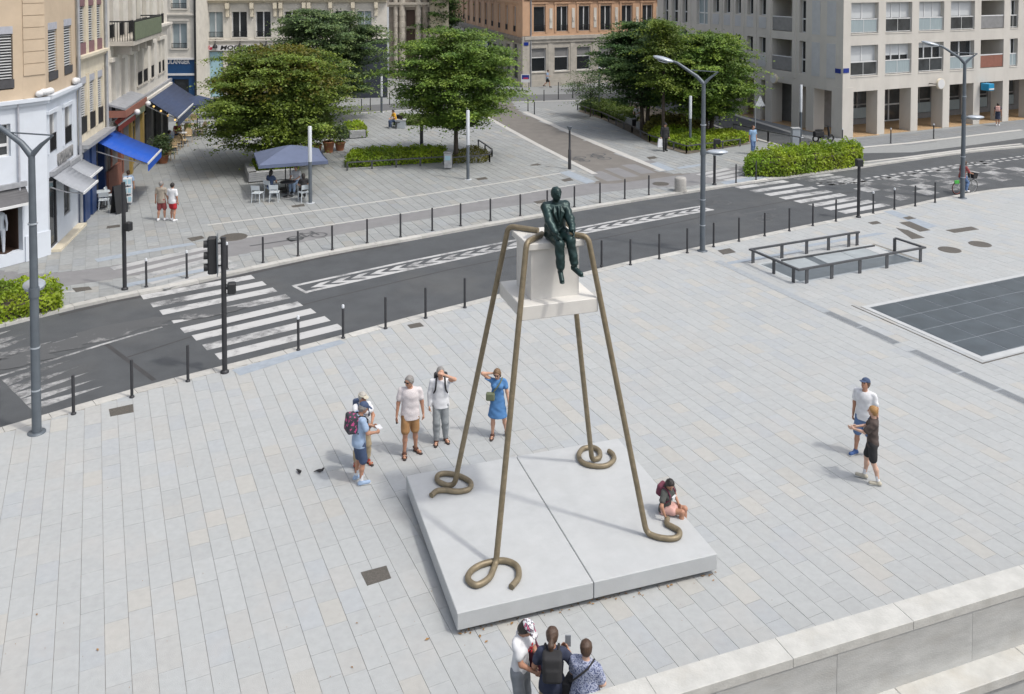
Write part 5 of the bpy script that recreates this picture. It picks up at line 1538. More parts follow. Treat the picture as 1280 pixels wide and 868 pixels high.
# ---- thin bollards
def mk_bollard(white):
    r = thing('bollard', 'x', 'bollard')
    b = MB(); b.lathe([(.038, -.05), (.038, .95), (.03, .965)], 10); b.build('post', 'post_dark', r)
    b = MB(); b.lathe([(.062, -.02), (.062, .03), (.04, .05)], 10); b.build('collar', 'post_dark', r)
    if white:
        b = MB(); b.lathe([(.041, .9), (.041, .985), (.025, 1.0)], 10); b.build('cap', 'column_white', r)
    return r
pb = {0: mk_bollard(0), 1: mk_bollard(1)}; used = {0: 0, 1: 0}
def put_bollard(px, white, label, group):
    P = G(*px)
    o = pb[white] if not used[white] else copy_tree(pb[white]); used[white] = 1
    o.location = (P.x, P.y, 0); tag(o, label, 'bollard', group); return o
NB = [(92, 518), (165, 497), (235, 477), (482, 411), (532, 398), (581, 385), (752, 333), (788, 331.5), (824, 324), (859, 316.5), (892, 309), (923.6, 302), (955.8, 295.4), (986.6, 289), (1016, 282.6), (1044.9, 277), (1144, 258), (1168.8, 253.5)]
for i, p in enumerate(NB): put_bollard(p, 0, 'thin dark bollard at the plaza edge of the road', 'dark bollards along the plaza kerb')
for p, l in (((373, 438), 'white-capped bollard at the plaza end of the left crossing, nearer the traffic light'), ((429, 423), 'white-capped bollard at the plaza end of the left crossing, farther from the traffic light'),
             ((1091.5, 267), 'white-capped bollard at the right crossing, next to the signal pole'), ((1118, 262), 'white-capped bollard at the right crossing, second from the signal pole'),
             ((183, 359), 'white-capped bollard at the square end of the left crossing, by the signal mast'), ((233.6, 348), 'white-capped bollard in the middle of the square end of the left crossing'), ((284, 337), 'white-capped bollard at the square end of the left crossing, beyond the traffic light')):
    put_bollard(p, 1, l, 'white-capped crossing bollards')
for p in [(328.8, 328.6), (372.6, 320.5), (415.3, 312.8), (459, 304), (500.7, 296.5), (540.3, 288.7), (575.8, 282.6), (613, 276), (650.4, 270), (684, 264.5), (718, 259), (750, 253.8), (781, 249), (811, 244)]:
    put_bollard(p, 0, 'thin dark bollard between the cycle lane and the road', 'dark bollards along the square kerb')
for p in [(920, 228.7), (945, 225)]: put_bollard(p, 0, 'thin dark bollard beside the bright green hedge', 'bollards by the green hedge')
for p in [(660, 139), (668, 143), (680, 126.5), (698, 124.4), (716, 123), (698, 116), (724, 114)]: put_bollard(p, 0, 'thin dark bollard at the back street corner', 'bollards at the back street')
for p in [(1113.4, 179.5), (1167, 173.6), (1053, 180)]: put_bollard(p, 1, 'white-capped bollard in front of the concrete arcade', 'bollards in front of the arcade')
for p in [(452, 139), (463, 138), (487, 131)]: put_bollard(p, 0, 'thin dark bollard behind the square by the navy shop front', 'bollards behind the square')
# ---- tall double lamps
def tall_lamp(px, label, ang, arm2=True, low_z=4.0, low_ang=0.0):
    P = G(*px); r = thing('street_lamp', label, 'street lamp', (P.x, P.y, 0), ang)
    b = MB(); b.tube([(0, 0, -.05), (0, 0, 2.5), (0, 0, 6.55)], [.105, .10, .072], 16); b.build('pole', 'post_grey', r)
    b = MB(); b.lathe([(.2, 0), (.2, .02), (.13, .03)], 16); b.build('base_plate', 'post_grey', r)
    for z in (1.0, 2.0, 4.9):
        b = MB(); b.lathe([(.109, z), (.109, z + .035)], 16); b.build('band', 'lamp_silver', r)
    b = MB(); b.tube([(0, 0, 6.5), (-.25, 0, 6.78), (-1.0, 0, 7.28), (-1.3, 0, 7.38)], [.085, .07, .05, .04], 12); a = b.build('arm', 'post_grey', r)
    b = MB(); b.tube([(0, 0, 6.5), (.25, 0, 6.75), (.55, 0, 6.98)], [.07, .05, .02], 10); b.tube([(-.55, 0, 7.02), (.55, 0, 6.98)], .018, 8); b.build('brace', 'post_grey', r)
    def head(M_, par):
        b = MB(M_); b.ball((0, 0, 0), .31, 18, 12, (1.35, .8, .28)); h = b.build('lamp_head', 'lamp_silver', par)
        b = MB(M_); b.lathe([(.22, -.085), (.2, -.115)], 14); b.build('lens', 'column_white', h)
    head(Matrix.Translation((-1.55, 0, 7.42)) @ Matrix.Rotation(R(14), 4, 'Y'), r)
    b = MB(); M_ = Matrix.Rotation(low_ang, 4, 'Z'); b = MB(M_); b.tube([(0, 0, low_z), (.35, 0, low_z - .02)], .05, 10); b.lathe([(.115, low_z - .1), (.115, low_z + .12)], 16); b.build('low_arm', 'post_grey', r)
    head(M_ @ Matrix.Translation((.55, 0, low_z + .02)), r)
    return r
tall_lamp((46, 541), 'tall grey street lamp by the road at the zigzag markings', R(-8), low_z=3.3, low_ang=R(126))
tall_lamp((878, 314), 'tall grey street lamp between the bollards behind the statue', R(-18), low_z=4.75 - .9, low_ang=R(18))
tall_lamp((1203, 248), 'tall grey street lamp beside the cyclist', R(-12), low_z=3.9, low_ang=R(12))
# ---- light columns with white glowing-white tops
def light_column(px, top, label, split=.5):
    P = G(*px); H_ = HT(P, top); r = thing('light_column', label, 'light column', (P.x, P.y, 0))
    b = MB(); b.lathe([(.085, -.03), (.085, H_ * split)], 14); b.build('pole', 'post_grey', r)
    b = MB(); b.lathe([(.092, H_ * split), (.092, H_ - .03), (.07, H_)], 14); b.build('diffuser', 'column_white', r)
    b = MB(); b.lathe([(.2, 0), (.2, .02)], 14); b.build('base_plate', 'column_white', r)
light_column((388, 254), 158, 'white-topped light column beside the parasol', .54)
light_column((585, 224.6), 138, 'white-topped light column by the tree pit and bin', .5)
light_column((862.7, 183), 120, 'white-topped light column in the planted bed', .55)
light_column((1000.7, 172), 106, 'white-topped light column before the concrete arcade', .48)
light_column((477, 141), 90, 'white-topped light column at the back of the square', .4)
light_column((749, 139), 84, 'slim light column behind the drooping shrub', .98)
def slim_lamp(px, top, label):
    P = G(*px); H_ = HT(P, top); r = thing('slim_lamp', label, 'street lamp', (P.x, P.y, 0))
    b = MB(); b.lathe([(.09, -.03), (.085, H_ * .45), (.06, H_ * .46), (.055, H_ * .9)], 12); b.build('pole', 'post_dark', r)
    b = MB(); b.lathe([(.05, H_ * .9), (.16, H_ * .985), (.17, H_), (.02, H_ - .02)], 12); b.build('lamp_head', 'post_grey', r)
slim_lamp((712, 211.5), 158, 'slim dark lamp post at the side street kerb')
P = G(527, 181.5); r = thing('service_post', 'thick dark post standing on the open square', 'post', (P.x, P.y, 0)); b = MB(); b.lathe([(.11, -.02), (.11, HT(P, 156)), (.06, HT(P, 154.5))], 14); b.build('shaft', 'post_dark', r)
b = MB(); b.lathe([(.2, 0), (.2, .015)], 14); b.build('base_plate', 'column_white', r)
# ---- traffic signals
def signal(px, top, label, big=None, small=None, ang=0.0, green=False):
    P = G(*px); H_ = HT(P, top); r = thing('traffic_signal', label, 'traffic signal', (P.x, P.y, 0), ang)
    b = MB(); b.tube([(0, 0, -.03), (0, 0, H_)], .068, 14); b.build('pole', 'post_dark', r)
    b = MB(); b.lathe([(.11, 0), (.11, .05), (.07, .08)], 14); b.build('base', 'post_dark', r)
    if big:
        z = big; h = b = MB(); b.bbox(-.40, -.16, -.11, .13, z, z + .98, .03); h = b.build('signal_head', 'signal_black', r)
        b = MB(); b.box(-.16, -.145, -.2, .22, z - .04, z + 1.02); b.build('backboard', 'post_grey', h)
        for k in range(3):
            Mv = Matrix.Translation((-.40, .01, z + .18 + k * .31)) @ Matrix.Rotation(R(-90), 4, 'Y')
            b = MB(Mv); b.lathe([(.10, 0), (.10, .10)], 12, cap=False); b.build('visor', 'signal_black', h)
            b = MB(Mv); b.lathe([(.095, .0), (.05, .02)], 12); b.build('lens', 'signal_green' if (k == 0 and green) else 'signal_black', h)
        for zz in (z + .2, z + .8): b = MB(); b.bar((-.15, 0, zz), (0, 0, zz), .04); b.build('bracket', 'post_dark', r)
    if small:
        z = small; b = MB(); b.bbox(.09, .31, -.11, .11, z, z + .3, .03); h = b.build('pedestrian_head', 'signal_black', r)
        b = MB(); b.bar((.05, 0, z + .15), (.1, 0, z + .15), .05); b.build('bracket', 'post_dark', h)
    return r
P = G(281, 466)
signal((281, 466), 297, 'dark traffic signal with three lights facing away at the left crossing', big=HT(P, 341), small=HT(P, 368), ang=R(15), green=True)
P = G(156, 362); signal((156, 362), 228, 'dark signal mast with a small box near the left crossing on the square side', small=HT(P, 288), ang=R(-20))
P = G(1073, 272); r = signal((1073, 272), 201, 'dark signal pole with a black head at the right crossing', ang=R(0))
b = MB(); b.bbox(-.14, .14, -.14, .14, HT(P, 208), HT(P, 199), .02); b.build('signal_head', 'signal_black', r)
P = G(893, 231); r = signal((893, 231), 176, 'dark signal pole beside the planted bed railing', ang=R(0)); b = MB(); b.bbox(-.05, .28, -.12, .12, HT(P, 180), HT(P, 174), .02); b.build('signal_head', 'signal_black', r)
# squat stone bollard, litter bin
P = G(850.5, 239); r = thing('stone_bollard', 'squat round stone bollard at the side street mouth', 'bollard', (P.x, P.y, 0)); b = MB(); b.lathe([(.29, -.02), (.29, .62), (.26, .68), (.1, .69)], 20); b.build('drum', 'stone_bollard', r)
b = MB(); b.lathe([(.33, -.02), (.33, .06)], 20); b.build('foot', 'stone_bollard', r)
P = G(560, 211); r = thing('litter_bin', 'scuffed metal litter bin at the end of the long hedge', 'litter bin', (P.x, P.y, 0)); b = MB(); b.bbox(-.22, .22, -.2, .2, .05, .88, .03); b.build('body', 'bin_steel', r)
b = MB(); b.bbox(-.24, .24, -.22, .22, .88, .95, .02); b.build('lid', 'bin_steel', r); b = MB(); b.box(-.15, .15, -.206, -.2, .5, .75); b.build('poster', 'pale_blue_poster', r)
# ---- signs
P = G(658, 111.5); r = thing('blue_sign', 'small white and blue sign board on legs by the orange corner building', 'sign', (P.x - .1, P.y - 1.0, 0)); b = MB(); b.box(-.42, .42, -.03, .03, .75, 1.5); b.build('panel', 'sign_white', r); b = MB(); b.box(-.34, .34, -.036, -.031, 1.05, 1.45); b.build('picture', 'sign_blue', r); b = MB(); b.box(-.2, .25, -.041, -.0365, 1.08, 1.2); b.build('print', 'sign_red', r)
for s in (-.3, .3): b = MB(); b.bar((s, 0, 0), (s, 0, .75), .05); b.build('leg', 'post_grey', r)
P = G(944, 165); r = thing('warning_sign', 'triangular road sign seen from behind by the concrete block', 'road sign', (P.x, P.y, 0), R(20)); b = MB(); b.tube([(0, 0, 0), (0, 0, 2.5)], .035, 8); b.build('pole', 'lamp_silver', r)
b = MB(); b.add([(-.1, -.04, 1.75), (.75, -.04, 1.75), (.32, -.04, 2.5), (-.1, -.07, 1.75), (.75, -.07, 1.75), (.32, -.07, 2.5)], [(0, 1, 2), (5, 4, 3), (0, 3, 4, 1), (1, 4, 5, 2), (2, 5, 3, 0)]); b.build('plate', 'column_white', r)
# ---- parasol set
def chair_white():
    r = thing('white_chair', 'x', 'chair')
    for sx in (-1, 1):
        for sy in (-1, 1):
            b = MB(); b.tube([(.21 * sx, .21 * sy, 0), (.18 * sx, .18 * sy, .45)], .018, 8); b.build('leg', 'chair_white', r)
        b = MB(); b.tube([(.18 * sx, .18, .45), (.2 * sx, .25, .82)], .017, 8); b.build('back_post', 'chair_white', r)
    b = MB(); b.bbox(-.22, .22, -.22, .22, .44, .47, .01); b.build('seat', 'chair_white', r)
    b = MB(); b.add([(-.2, .22, .62), (.2, .22, .62), (.21, .255, .84), (-.21, .255, .84), (-.2, .24, .62), (.2, .24, .62), (.21, .275, .84), (-.21, .275, .84)], [(0, 1, 2, 3), (7, 6, 5, 4), (0, 4, 5, 1), (2, 6, 7, 3), (1, 5, 6, 2), (3, 7, 4, 0)]); b.build('backrest', 'chair_white', r)
    return r
cw0 = chair_white(); first = [True]
def put_chair(px, ang, label, group=None, src=cw0, fl=first):
    P = G(*px); o = src if fl[0] else copy_tree(src); fl[0] = False
    o.location = (P.x, P.y, 0); o.rotation_euler = (0, 0, ang); tag(o, label, 'chair', group); return o
put_chair((322, 253), R(170), 'white chair standing empty at the outer side of the parasol table')
put_chair((343, 252), R(185), 'white chair in front of the woman in a blue top under the parasol')
put_chair((338, 246), R(150), 'white chair under the seated woman in a blue top')
put_chair((371, 241), R(-20), 'white chair under the seated person in a white shirt')
put_chair((380, 252), R(215), 'white chair under the dark-haired seated woman beside the light column')
put_chair((130, 262), R(200), 'white chair by the blue shop pilaster')
put_chair((139, 256), R(100), 'white chair behind the small table at the blue shop')
def small_table(P, label, m='post_dark', r_=.38, h=.73):
    r = thing('cafe_table', label, 'table', (P.x, P.y, 0)); b = MB(); b.lathe([(r_, h - .03), (r_, h)], 20); b.build('table_top', m, r)
    b = MB(); b.lathe([(.25, 0), (.25, .02), (.03, .05), (.03, h - .03)], 12); b.build('pedestal', 'post_dark', r)
small_table(G(360, 246), 'dark round table under the blue-grey parasol')
small_table(G(127, 259), 'white round table outside the blue shop front', 'chair_white')
P = G(363, 240); r = thing('parasol', 'large square blue-grey parasol over white chairs', 'parasol', (P.x, P.y, 0), R(20))
zt, ze, hw = HT(P, 181.5), HT(P, 196), 1.62
b = MB(); n = 6
c4 = [(-hw, -hw), (hw, -hw), (hw, hw), (-hw, hw)]
for k in range(4):
    a, c = Vector(c4[k]), Vector(c4[(k + 1) % 4])
    for i in range(n):
        p, q = a.lerp(c, i / n), a.lerp(c, (i + 1) / n)
        sg = lambda t: -.10 * math.sin(math.pi * t)
        vs = []
        for j in range(n + 1):
            f = j / n
            for w_, t in ((p, i / n), (q, (i + 1) / n)): vs.append((w_.x * f, w_.y * f, zt + (ze - zt) * f ** 1.15 + sg(t) * f * .6))
        b.add(vs, [(2 * j, 2 * j + 1, 2 * j + 3, 2 * j + 2) for j in range(n)], True)
    b.add([(a.x, a.y, ze), (c.x, c.y, ze), (c.x, c.y, ze - .16), (a.x, a.y, ze - .16)], [(3, 2, 1, 0)])
b.build('canopy', 'parasol', r)
b = MB(); b.tube([(0, 0, 0), (0, 0, zt - .02)], .03, 10); b.build('pole', 'post_dark', r); b = MB(); b.lathe([(.4, 0), (.4, .06), (.06, .1)], 16); b.build('foot', 'post_dark', r)
for k in range(4):
    b = MB(); b.bar((0, 0, zt - .06), (c4[k][0] * .97, c4[k][1] * .97, ze - .06), .025); b.build('rib', 'post_dark', r)
P = G(357, 236.5); r = thing('parasol_pole', 'slim second pole standing under the parasol', 'pole', (P.x, P.y, 0)); b = MB(); b.tube([(0, 0, 0), (0, 0, 2.1)], .028, 8); b.build('shaft', 'post_dark', r); b = MB(); b.lathe([(.3, 0), (.3, .05)], 14); b.build('foot', 'post_dark', r)
# navy parasol by the bakery
P = G(247, 170); r = thing('navy_parasol', 'navy parasol behind the navy cafe awning', 'parasol', (P.x, P.y, 0)); b = MB()
for k in range(8):
    a0, a1 = k * math.pi / 4, (k + 1) * math.pi / 4; b.add([(0, 0, 2.75), (1.5 * math.cos(a0), 1.5 * math.sin(a0), 2.25), (1.5 * math.cos(a1), 1.5 * math.sin(a1), 2.25)], [(0, 1, 2)]); b.add([(1.5 * math.cos(a0), 1.5 * math.sin(a0), 2.25), (1.5 * math.cos(a1), 1.5 * math.sin(a1), 2.25), (1.5 * math.cos(a1), 1.5 * math.sin(a1), 2.08), (1.5 * math.cos(a0), 1.5 * math.sin(a0), 2.08)], [(3, 2, 1, 0)])
b.build('canopy', 'awning_navy', r); b = MB(); b.tube([(0, 0, 0), (0, 0, 2.74)], .03, 8); b.build('pole', 'post_dark', r)
# rattan cafe chairs and tables
def rattan():
    r = thing('cafe_chair', 'x', 'chair')
    for sx in (-1, 1):
        for sy in (-1, 1): b = MB(); b.tube([(.2 * sx, .2 * sy, 0), (.19 * sx, .19 * sy, .44)], .02, 6); b.build('leg', 'rattan', r)
    b = MB(); b.lathe([(.23, .42), (.23, .46), (.2, .47)], 12); b.build('seat', 'rattan', r)
    b = MB(); b.tube([(-.2, .16, .46), (-.2, .22, .75), (-.1, .25, .88), (.1, .25, .88), (.2, .22, .75), (.2, .16, .46)], .02, 6); br = b.build('back_frame', 'rattan', r)
    b = MB(); b.add([(-.18, .17, .5), (.18, .17, .5), (.18, .225, .78), (.09, .25, .86), (-.09, .25, .86), (-.18, .225, .78)], [(0, 1, 2, 3, 4, 5)]); b.build('weave', 'rattan', br)
    return r
ra0 = rattan(); f2_ = [True]
for p, a in (((212, 200), 170), ((221, 187), 200), ((229, 184), 150), ((236, 178), 20), ((235, 170), 190), ((238, 163), 100), ((248, 170), 120), ((253, 168), 250), ((217, 193), 20), ((226, 178), 180), ((232, 157), 60), ((242, 157), 200)):
    put_chair(p, R(a), 'woven rattan cafe chair on the navy awning terrace', 'rattan chairs on the cafe terrace', ra0, f2_)
for k, p in enumerate(((217, 186), (228, 180), (234, 166), (250, 165))): 
    r = small_table(G(*p), 'small white-topped table among the rattan cafe chairs', 'sign_white', .3)
for o in bpy.data.objects:
    if o.get('label') == 'small white-topped table among the rattan cafe chairs': o['group'] = 'cafe tables on the terrace'
# A-board, newspaper rack
P = G(149, 266); r = thing('sandwich_board', 'black sandwich board on the pavement outside the blue shop', 'sign board', (P.x, P.y, 0), R(60))
for s in (-1, 1): b = MB(); b.add([(-.3, .22 * s, 0), (.3, .22 * s, 0), (.3, .04 * s, 1.25), (-.3, .04 * s, 1.25), (-.3, .19 * s, 0), (.3, .19 * s, 0), (.3, .01 * s, 1.25), (-.3, .01 * s, 1.25)], [(0, 1, 2, 3), (7, 6, 5, 4), (0, 4, 5, 1), (2, 6, 7, 3), (1, 5, 6, 2), (3, 7, 4, 0)]); b.build('panel', 'signal_black', r)
P = G(160, 262); r = thing('postcard_stand', 'revolving stand of pale cards beside the black sandwich board', 'card stand', (P.x, P.y, 0), R(20)); b = MB(); b.tube([(0, 0, 0), (0, 0, 1.5)], .025, 8); b.build('pole', 'post_grey', r)
for zz in (.35, .75, 1.15):
    b = MB(); b.box(-.18, .18, -.18, .18, zz, zz + .3); b.build('card_rack', 'sign_white', r)
    for sx in (-.09, .09): b = MB(); b.box(sx - .07, sx + .07, -.188, -.181, zz + .05, zz + .27); b.build('card', 'pale_blue_poster', r)
# ---- planters, edging rails, pots
def pot(px, rr, hh, label):
    P = G(*px); r = thing('plant_pot', label, 'plant pot', (P.x, P.y, 0)); b = MB(); b.lathe([(rr * .68, 0), (rr * .95, hh * .86), (rr * 1.06, hh * .86), (rr * 1.06, hh), (rr * .92, hh), (rr * .9, hh * .9)], 18); b.build('pot', 'terracotta', r)
    b = MB(); b.lathe([(.01, hh * .9), (rr * .9, hh * .9)], 18, cap=False); b.build('soil', 'earth', r); return r
POTS = [((396, 191), .32, .5, 'terracotta pot with a shrub, close to the parasol'), ((411, 190.5), .36, .68, 'tall terracotta pot with a shrub, beside the widest tree'), ((425, 188), .33, .52, 'terracotta pot with a shrub, nearest the grey timber bench'), ((204, 204), .33, .5, 'terracotta pot with a bushy plant at the cafe terrace')]
for a in POTS: pot(*a)
def low_rail(pts, label, h=.45, name='low_rail', closed=False):
    q = [G(*p) for p in pts]; r = thing(name, label, 'railing', (q[0].x, q[0].y, 0)); O = q[0]
    for i in range(len(q) - 1):
        a, c = q[i] - O, q[i + 1] - O; L_ = (c - a).length; n = max(1, int(L_ / 1.3))
        b = MB(); b.bar(a + Vector((0, 0, h)), c + Vector((0, 0, h)), .07, .06); b.build('top_rail', 'rail_steel', r)
        for k in range(n + 1):
            p = a + (c - a) * (k / n); b = MB(); b.bar(p, p + Vector((0, 0, h)), .09, .04); b.build('post', 'rail_steel', r)
low_rail([(434, 213.5), (555, 206)], 'low dark rail in front of the long hedge')
low_rail([(598, 184), (615, 196), (612, 203), (565, 207)], 'low dark rail round the tree pit beside the bin')
low_rail([(722, 138), (752, 148), (790, 166), (812, 178), (858, 192), (925, 183)], 'low dark rail along the planted bed by the side street')
low_rail([(917, 168), (960, 178), (1000, 186)], 'low dark rail at the street edge behind the bright hedge', .7)
def plank_bench(px0, px1, label, n=4):
    a, c = G(*px0), G(*px1); d = (c - a); L_ = d.length; ang = math.atan2(d.y, d.x); r = thing('planter_bench', label, 'bench', (a.x, a.y, 0), ang)
    for k in range(n): b = MB(); b.bbox(0, L_, -.02 - k * .001, .02, .05 + k * .105, .145 + k * .105, .008); b.build('plank', 'timber_grey', r)
    b = MB(); b.bbox(0, L_, -.02, .4, .47, .51, .01); b.build('seat', 'timber_grey', r)
    for k in range(3): b = MB(); b.box(L_ * k / 2 * .96 + .02, L_ * k / 2 * .96 + .1, .03, .36, 0, .47); b.build('leg', 'post_dark', r)
plank_bench((311, 229), (372, 224), 'grey timber planter wall under the parasol')
plank_bench((306, 215), (311, 228.5), 'short grey timber planter end beside the parasol', 4)
plank_bench((437, 174), (457, 172.5), 'grey timber bench by the terracotta pots')
plank_bench((760, 146), (790, 158), 'grey timber bench beside the planted bed', 4)
plank_bench((795, 162), (812, 163), 'short grey timber bench end at the planted bed', 4)
P = G(500, 160); r = thing('grey_box', 'pale metal planter box beside the person in yellow', 'planter box', (P.x, P.y, 0)); b = MB(); b.bbox(-.3, .4, -.3, .3, 0, .55, .02); b.build('body', 'lamp_silver', r); b = MB(); b.bbox(-.33, .43, -.33, .33, .55, .6, .01); b.build('rim', 'timber_grey', r)
P = G(1024, 184); r = thing('parking_meter', 'pale grey street cabinet at the end of the right street', 'cabinet', (P.x - 1.3, P.y + .6, 0)); b = MB(); b.bbox(-.25, .25, -.2, .2, 0, 1.05, .02); b.build('body', 'lamp_silver', r); b = MB(); b.bbox(-.28, .28, -.23, .23, 1.05, 1.12, .02); b.build('lid', 'timber_grey', r)
# litter and leaves on the plaza
mat('dry_leaf', (.30, .17, .06), rough=.8, vary=.3, scale=20)
mat('bird_dark', (.02, .02, .022), rough=.7)
lv = MB(); rr = random.Random(9)
def flake(P, s):
    a = rr.uniform(0, 6.28); ca, sa = math.cos(a) * s, math.sin(a) * s
    lv.add([(P.x + ca, P.y + sa, .012), (P.x - sa * .5, P.y + ca * .5, .02), (P.x - ca, P.y - sa, .010), (P.x + sa * .5, P.y - ca * .5, .018)], [(0, 1, 2, 3)])
for c in ((122, 813), (46, 769), (446, 780), (534, 800), (608, 803), (440, 835), (575, 793), (640, 780), (655, 776), (690, 764), (600, 796), (588, 792)):
    flake(G(*c), rr.uniform(.025, .05))
for k in range(70):
    t = rr.random(); p = Vector((574 + (893 - 574) * t, 790 + (716 - 790) * t)); flake(G(p.x + rr.gauss(0, 6), p.y + abs(rr.gauss(0, 4))), rr.uniform(.012, .03))
for k in range(120): flake(G(rr.uniform(0, 1000), rr.uniform(480, 868)), rr.uniform(.006, .013))
lv.build('fallen_leaves', 'dry_leaf', plaza, kind='stuff')
# ================================================================ VEGETATION
leaf_mat('leaf_mid', (.085, .135, .022), (.13, .185, .030))
leaf_mat('leaf_dark', (.045, .095, .030), (.075, .130, .040))
leaf_mat('leaf_fresh', (.17, .285, .016), (.30, .385, .020), trans=.42)
leaf_mat('leaf_bronze', (.13, .14, .022), (.19, .175, .028))
leaf_mat('leaf_grey', (.065, .115, .045), (.105, .155, .06))
leaf_mat('leaf_right', (.075, .145, .025), (.135, .205, .035))
mat('bark', (.075, .06, .048), rough=.95, vary=.35, scale=6, bump=.6, bscale=25, stretch=(3, 3, .6))
def leaf_cloud(C, N, S, tint, rng):
    """C centres (n,3), N normals (n,3), S sizes (n), tint (n,3) -> kite shaped leaves"""
    n = len(C)
    N = N / (np.linalg.norm(N, axis=1, keepdims=True) + 1e-9)
    a = rng.normal(size=(n, 3)); A = a - (a * N).sum(1, keepdims=True) * N; A /= np.linalg.norm(A, axis=1, keepdims=True) + 1e-9
    B = np.cross(N, A)
    S = S[:, None]
    v = np.stack([C + A * S, C + B * S * .55 + N * S * .12, C - A * S * .8, C - B * S * .55 + N * S * .12], 1).reshape(-1, 3)
    f = np.arange(n * 4).reshape(n, 4)
    return v, f, tint
def crown_points(rng, rx, ry, rz, nclump, per, flat=.35, seed=0, shell=.55, bottom=-.75, clump=.75):
    """clumps spread through an uneven ellipsoid; returns centres, normals, tint"""
    C = []; N = []; Tn = []
    k = 0
    while k < nclump:
        d = rng.normal(size=3); d /= np.linalg.norm(d)
        if d[2] < bottom: continue
        r = shell + (1 - shell) * rng.random() ** .6
        nz = noise.noise(Vector((d[0] * 1.6 + seed, d[1] * 1.6, d[2] * 1.6))) * .42 + noise.noise(Vector((d[0] * 4 + seed, d[1] * 4, d[2] * 4))) * .30
        r *= 1 + nz
        p = d * r * np.array([rx, ry, rz])
        sp = clump * (.6 + .8 * rng.random())
        m = int(per * (.6 + .8 * rng.random()))
        q = rng.normal(size=(m, 3)) * np.array([sp, sp, sp * flat]) * .55
        out = np.array([d[0], d[1], 0]); 
        q[:, 2] -= .22 * (q[:, 0] * out[0] + q[:, 1] * out[1])       # sprays droop outwards
        C.append(p + q)
        nn = rng.normal(size=(m, 3)) * .55 + np.array([d[0] * .4, d[1] * .4, 1.0])
        N.append(nn)
        t = .72 + .5 * rng.random()
        w = rng.random()
        tt = np.ones((m, 3)) * t * (1 + rng.normal(size=(m, 1)) * .10)
        if w < .12: tt *= np.array([1.25, 1.08, .8])
        Tn.append(tt); k += 1
    return np.concatenate(C), np.concatenate(N), np.concatenate(Tn)
def tier_points(rng, rx, ry, rz, nplate, per, seed):
    """layered boughs: flat leafy plates reaching outwards at many levels of an uneven crown"""
    C = []; N = []; Tn = []
    for k in range(nplate):
        zf = rng.uniform(-.92, .95); a = rng.uniform(0, 2 * math.pi)
        prof = math.sqrt(max(.05, 1 - abs(zf) ** 2.2))
        nz = 1 + noise.noise(Vector((math.cos(a) * 1.8 + seed, math.sin(a) * 1.8, zf * 2))) * .45
        reach = prof * nz * rng.uniform(.62, 1.05)
        L_ = rng.uniform(.9, 1.5); W_ = rng.uniform(.45, .8)
        m = int(per * rng.uniform(.6, 1.4)); u = rng.normal(size=m) * .5; w = rng.normal(size=m) * .5 * (1 - .35 * np.clip(u, -1, 1)); h = rng.normal(size=m) * .07
        d = np.array([math.cos(a), math.sin(a), 0]); t = np.array([-d[1], d[0], 0])
        c = np.array([d[0] * rx * reach, d[1] * ry * reach, zf * rz])
        q = c + d * (u * L_)[:, None] + t * (w * W_)[:, None]; q[:, 2] += h + .12 * L_ * u - .16 * (u * L_) ** 2 - .05 * w * w
        C.append(q); N.append(rng.normal(size=(m, 3)) * .42 + np.array([d[0] * .2, d[1] * .2, 1.0]))
        b = .78 + .5 * rng.random()
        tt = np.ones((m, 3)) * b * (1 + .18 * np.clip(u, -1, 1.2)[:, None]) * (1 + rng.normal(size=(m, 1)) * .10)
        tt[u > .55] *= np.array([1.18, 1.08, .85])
        Tn.append(tt)
    return np.concatenate(C), np.concatenate(N), np.concatenate(Tn)
def tree(px, top, rx, zc_low, label, m, seed, nclump=420, per=60, leaf=.13, ry=None, trunk=.14, flat=.35, name='tree', lean=(0, 0), trunks=1, clump=.8, offx=0.0):
    P = G(*px); H_ = HT(P, top); rng = np.random.default_rng(seed)
    r = thing(name, label, 'tree', (P.x, P.y, 0))
    zl = zc_low; rz = (H_ - zl) / 2; zc = zl + rz
    C, N, Tn = crown_points(rng, rx * .8, (ry or rx) * .8, rz * .86, int(nclump * .5), per, flat, seed * 3.1, clump=clump)
    C2, N2, T2 = tier_points(rng, rx, ry or rx, rz, int(nclump * .36), int(per * 3.0), seed * 1.7)
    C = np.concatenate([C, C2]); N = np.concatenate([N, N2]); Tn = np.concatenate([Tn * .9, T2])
    C = C + np.array([offx, 0, zc])
    keep = C[:, 2] > .5
    C, N, Tn = C[keep], N[keep], Tn[keep]
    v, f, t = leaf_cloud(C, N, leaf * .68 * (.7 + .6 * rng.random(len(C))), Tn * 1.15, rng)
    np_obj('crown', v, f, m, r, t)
    b = MB(); rnd = random.Random(seed)
    for q in range(trunks):
        ox = (q - (trunks - 1) / 2) * .35; dx = (q - (trunks - 1) / 2) * .5
        b.tube([(ox, 0, -.05), (ox * 1.1, .02, zl * .6), (ox + dx * .6 + offx * .3, 0, zc * .75), (ox + dx + offx * .6, 0, zc + rz * .4)], [trunk * 1.25, trunk, trunk * .75, trunk * .25], 10)
    b.build('trunk', 'bark', r)
    b = MB()
    for k in range(16):
        a = rnd.uniform(0, 6.28); z0 = zl * .8 + (zc - zl * .8) * rnd.random(); e = rnd.uniform(.5, .85); el = rnd.uniform(.0, .9)
        p0 = Vector((offx * .2, 0, z0)); p2 = Vector((math.cos(a) * rx * e + offx, math.sin(a) * rx * e, z0 + rz * el * .9)); p1 = p0.lerp(p2, .5) + Vector((0, 0, .25))
        b.tube([p0, p1, p2], [trunk * .42, trunk * .26, .015], 6)
    b.build('limbs', 'bark', r)
    return r
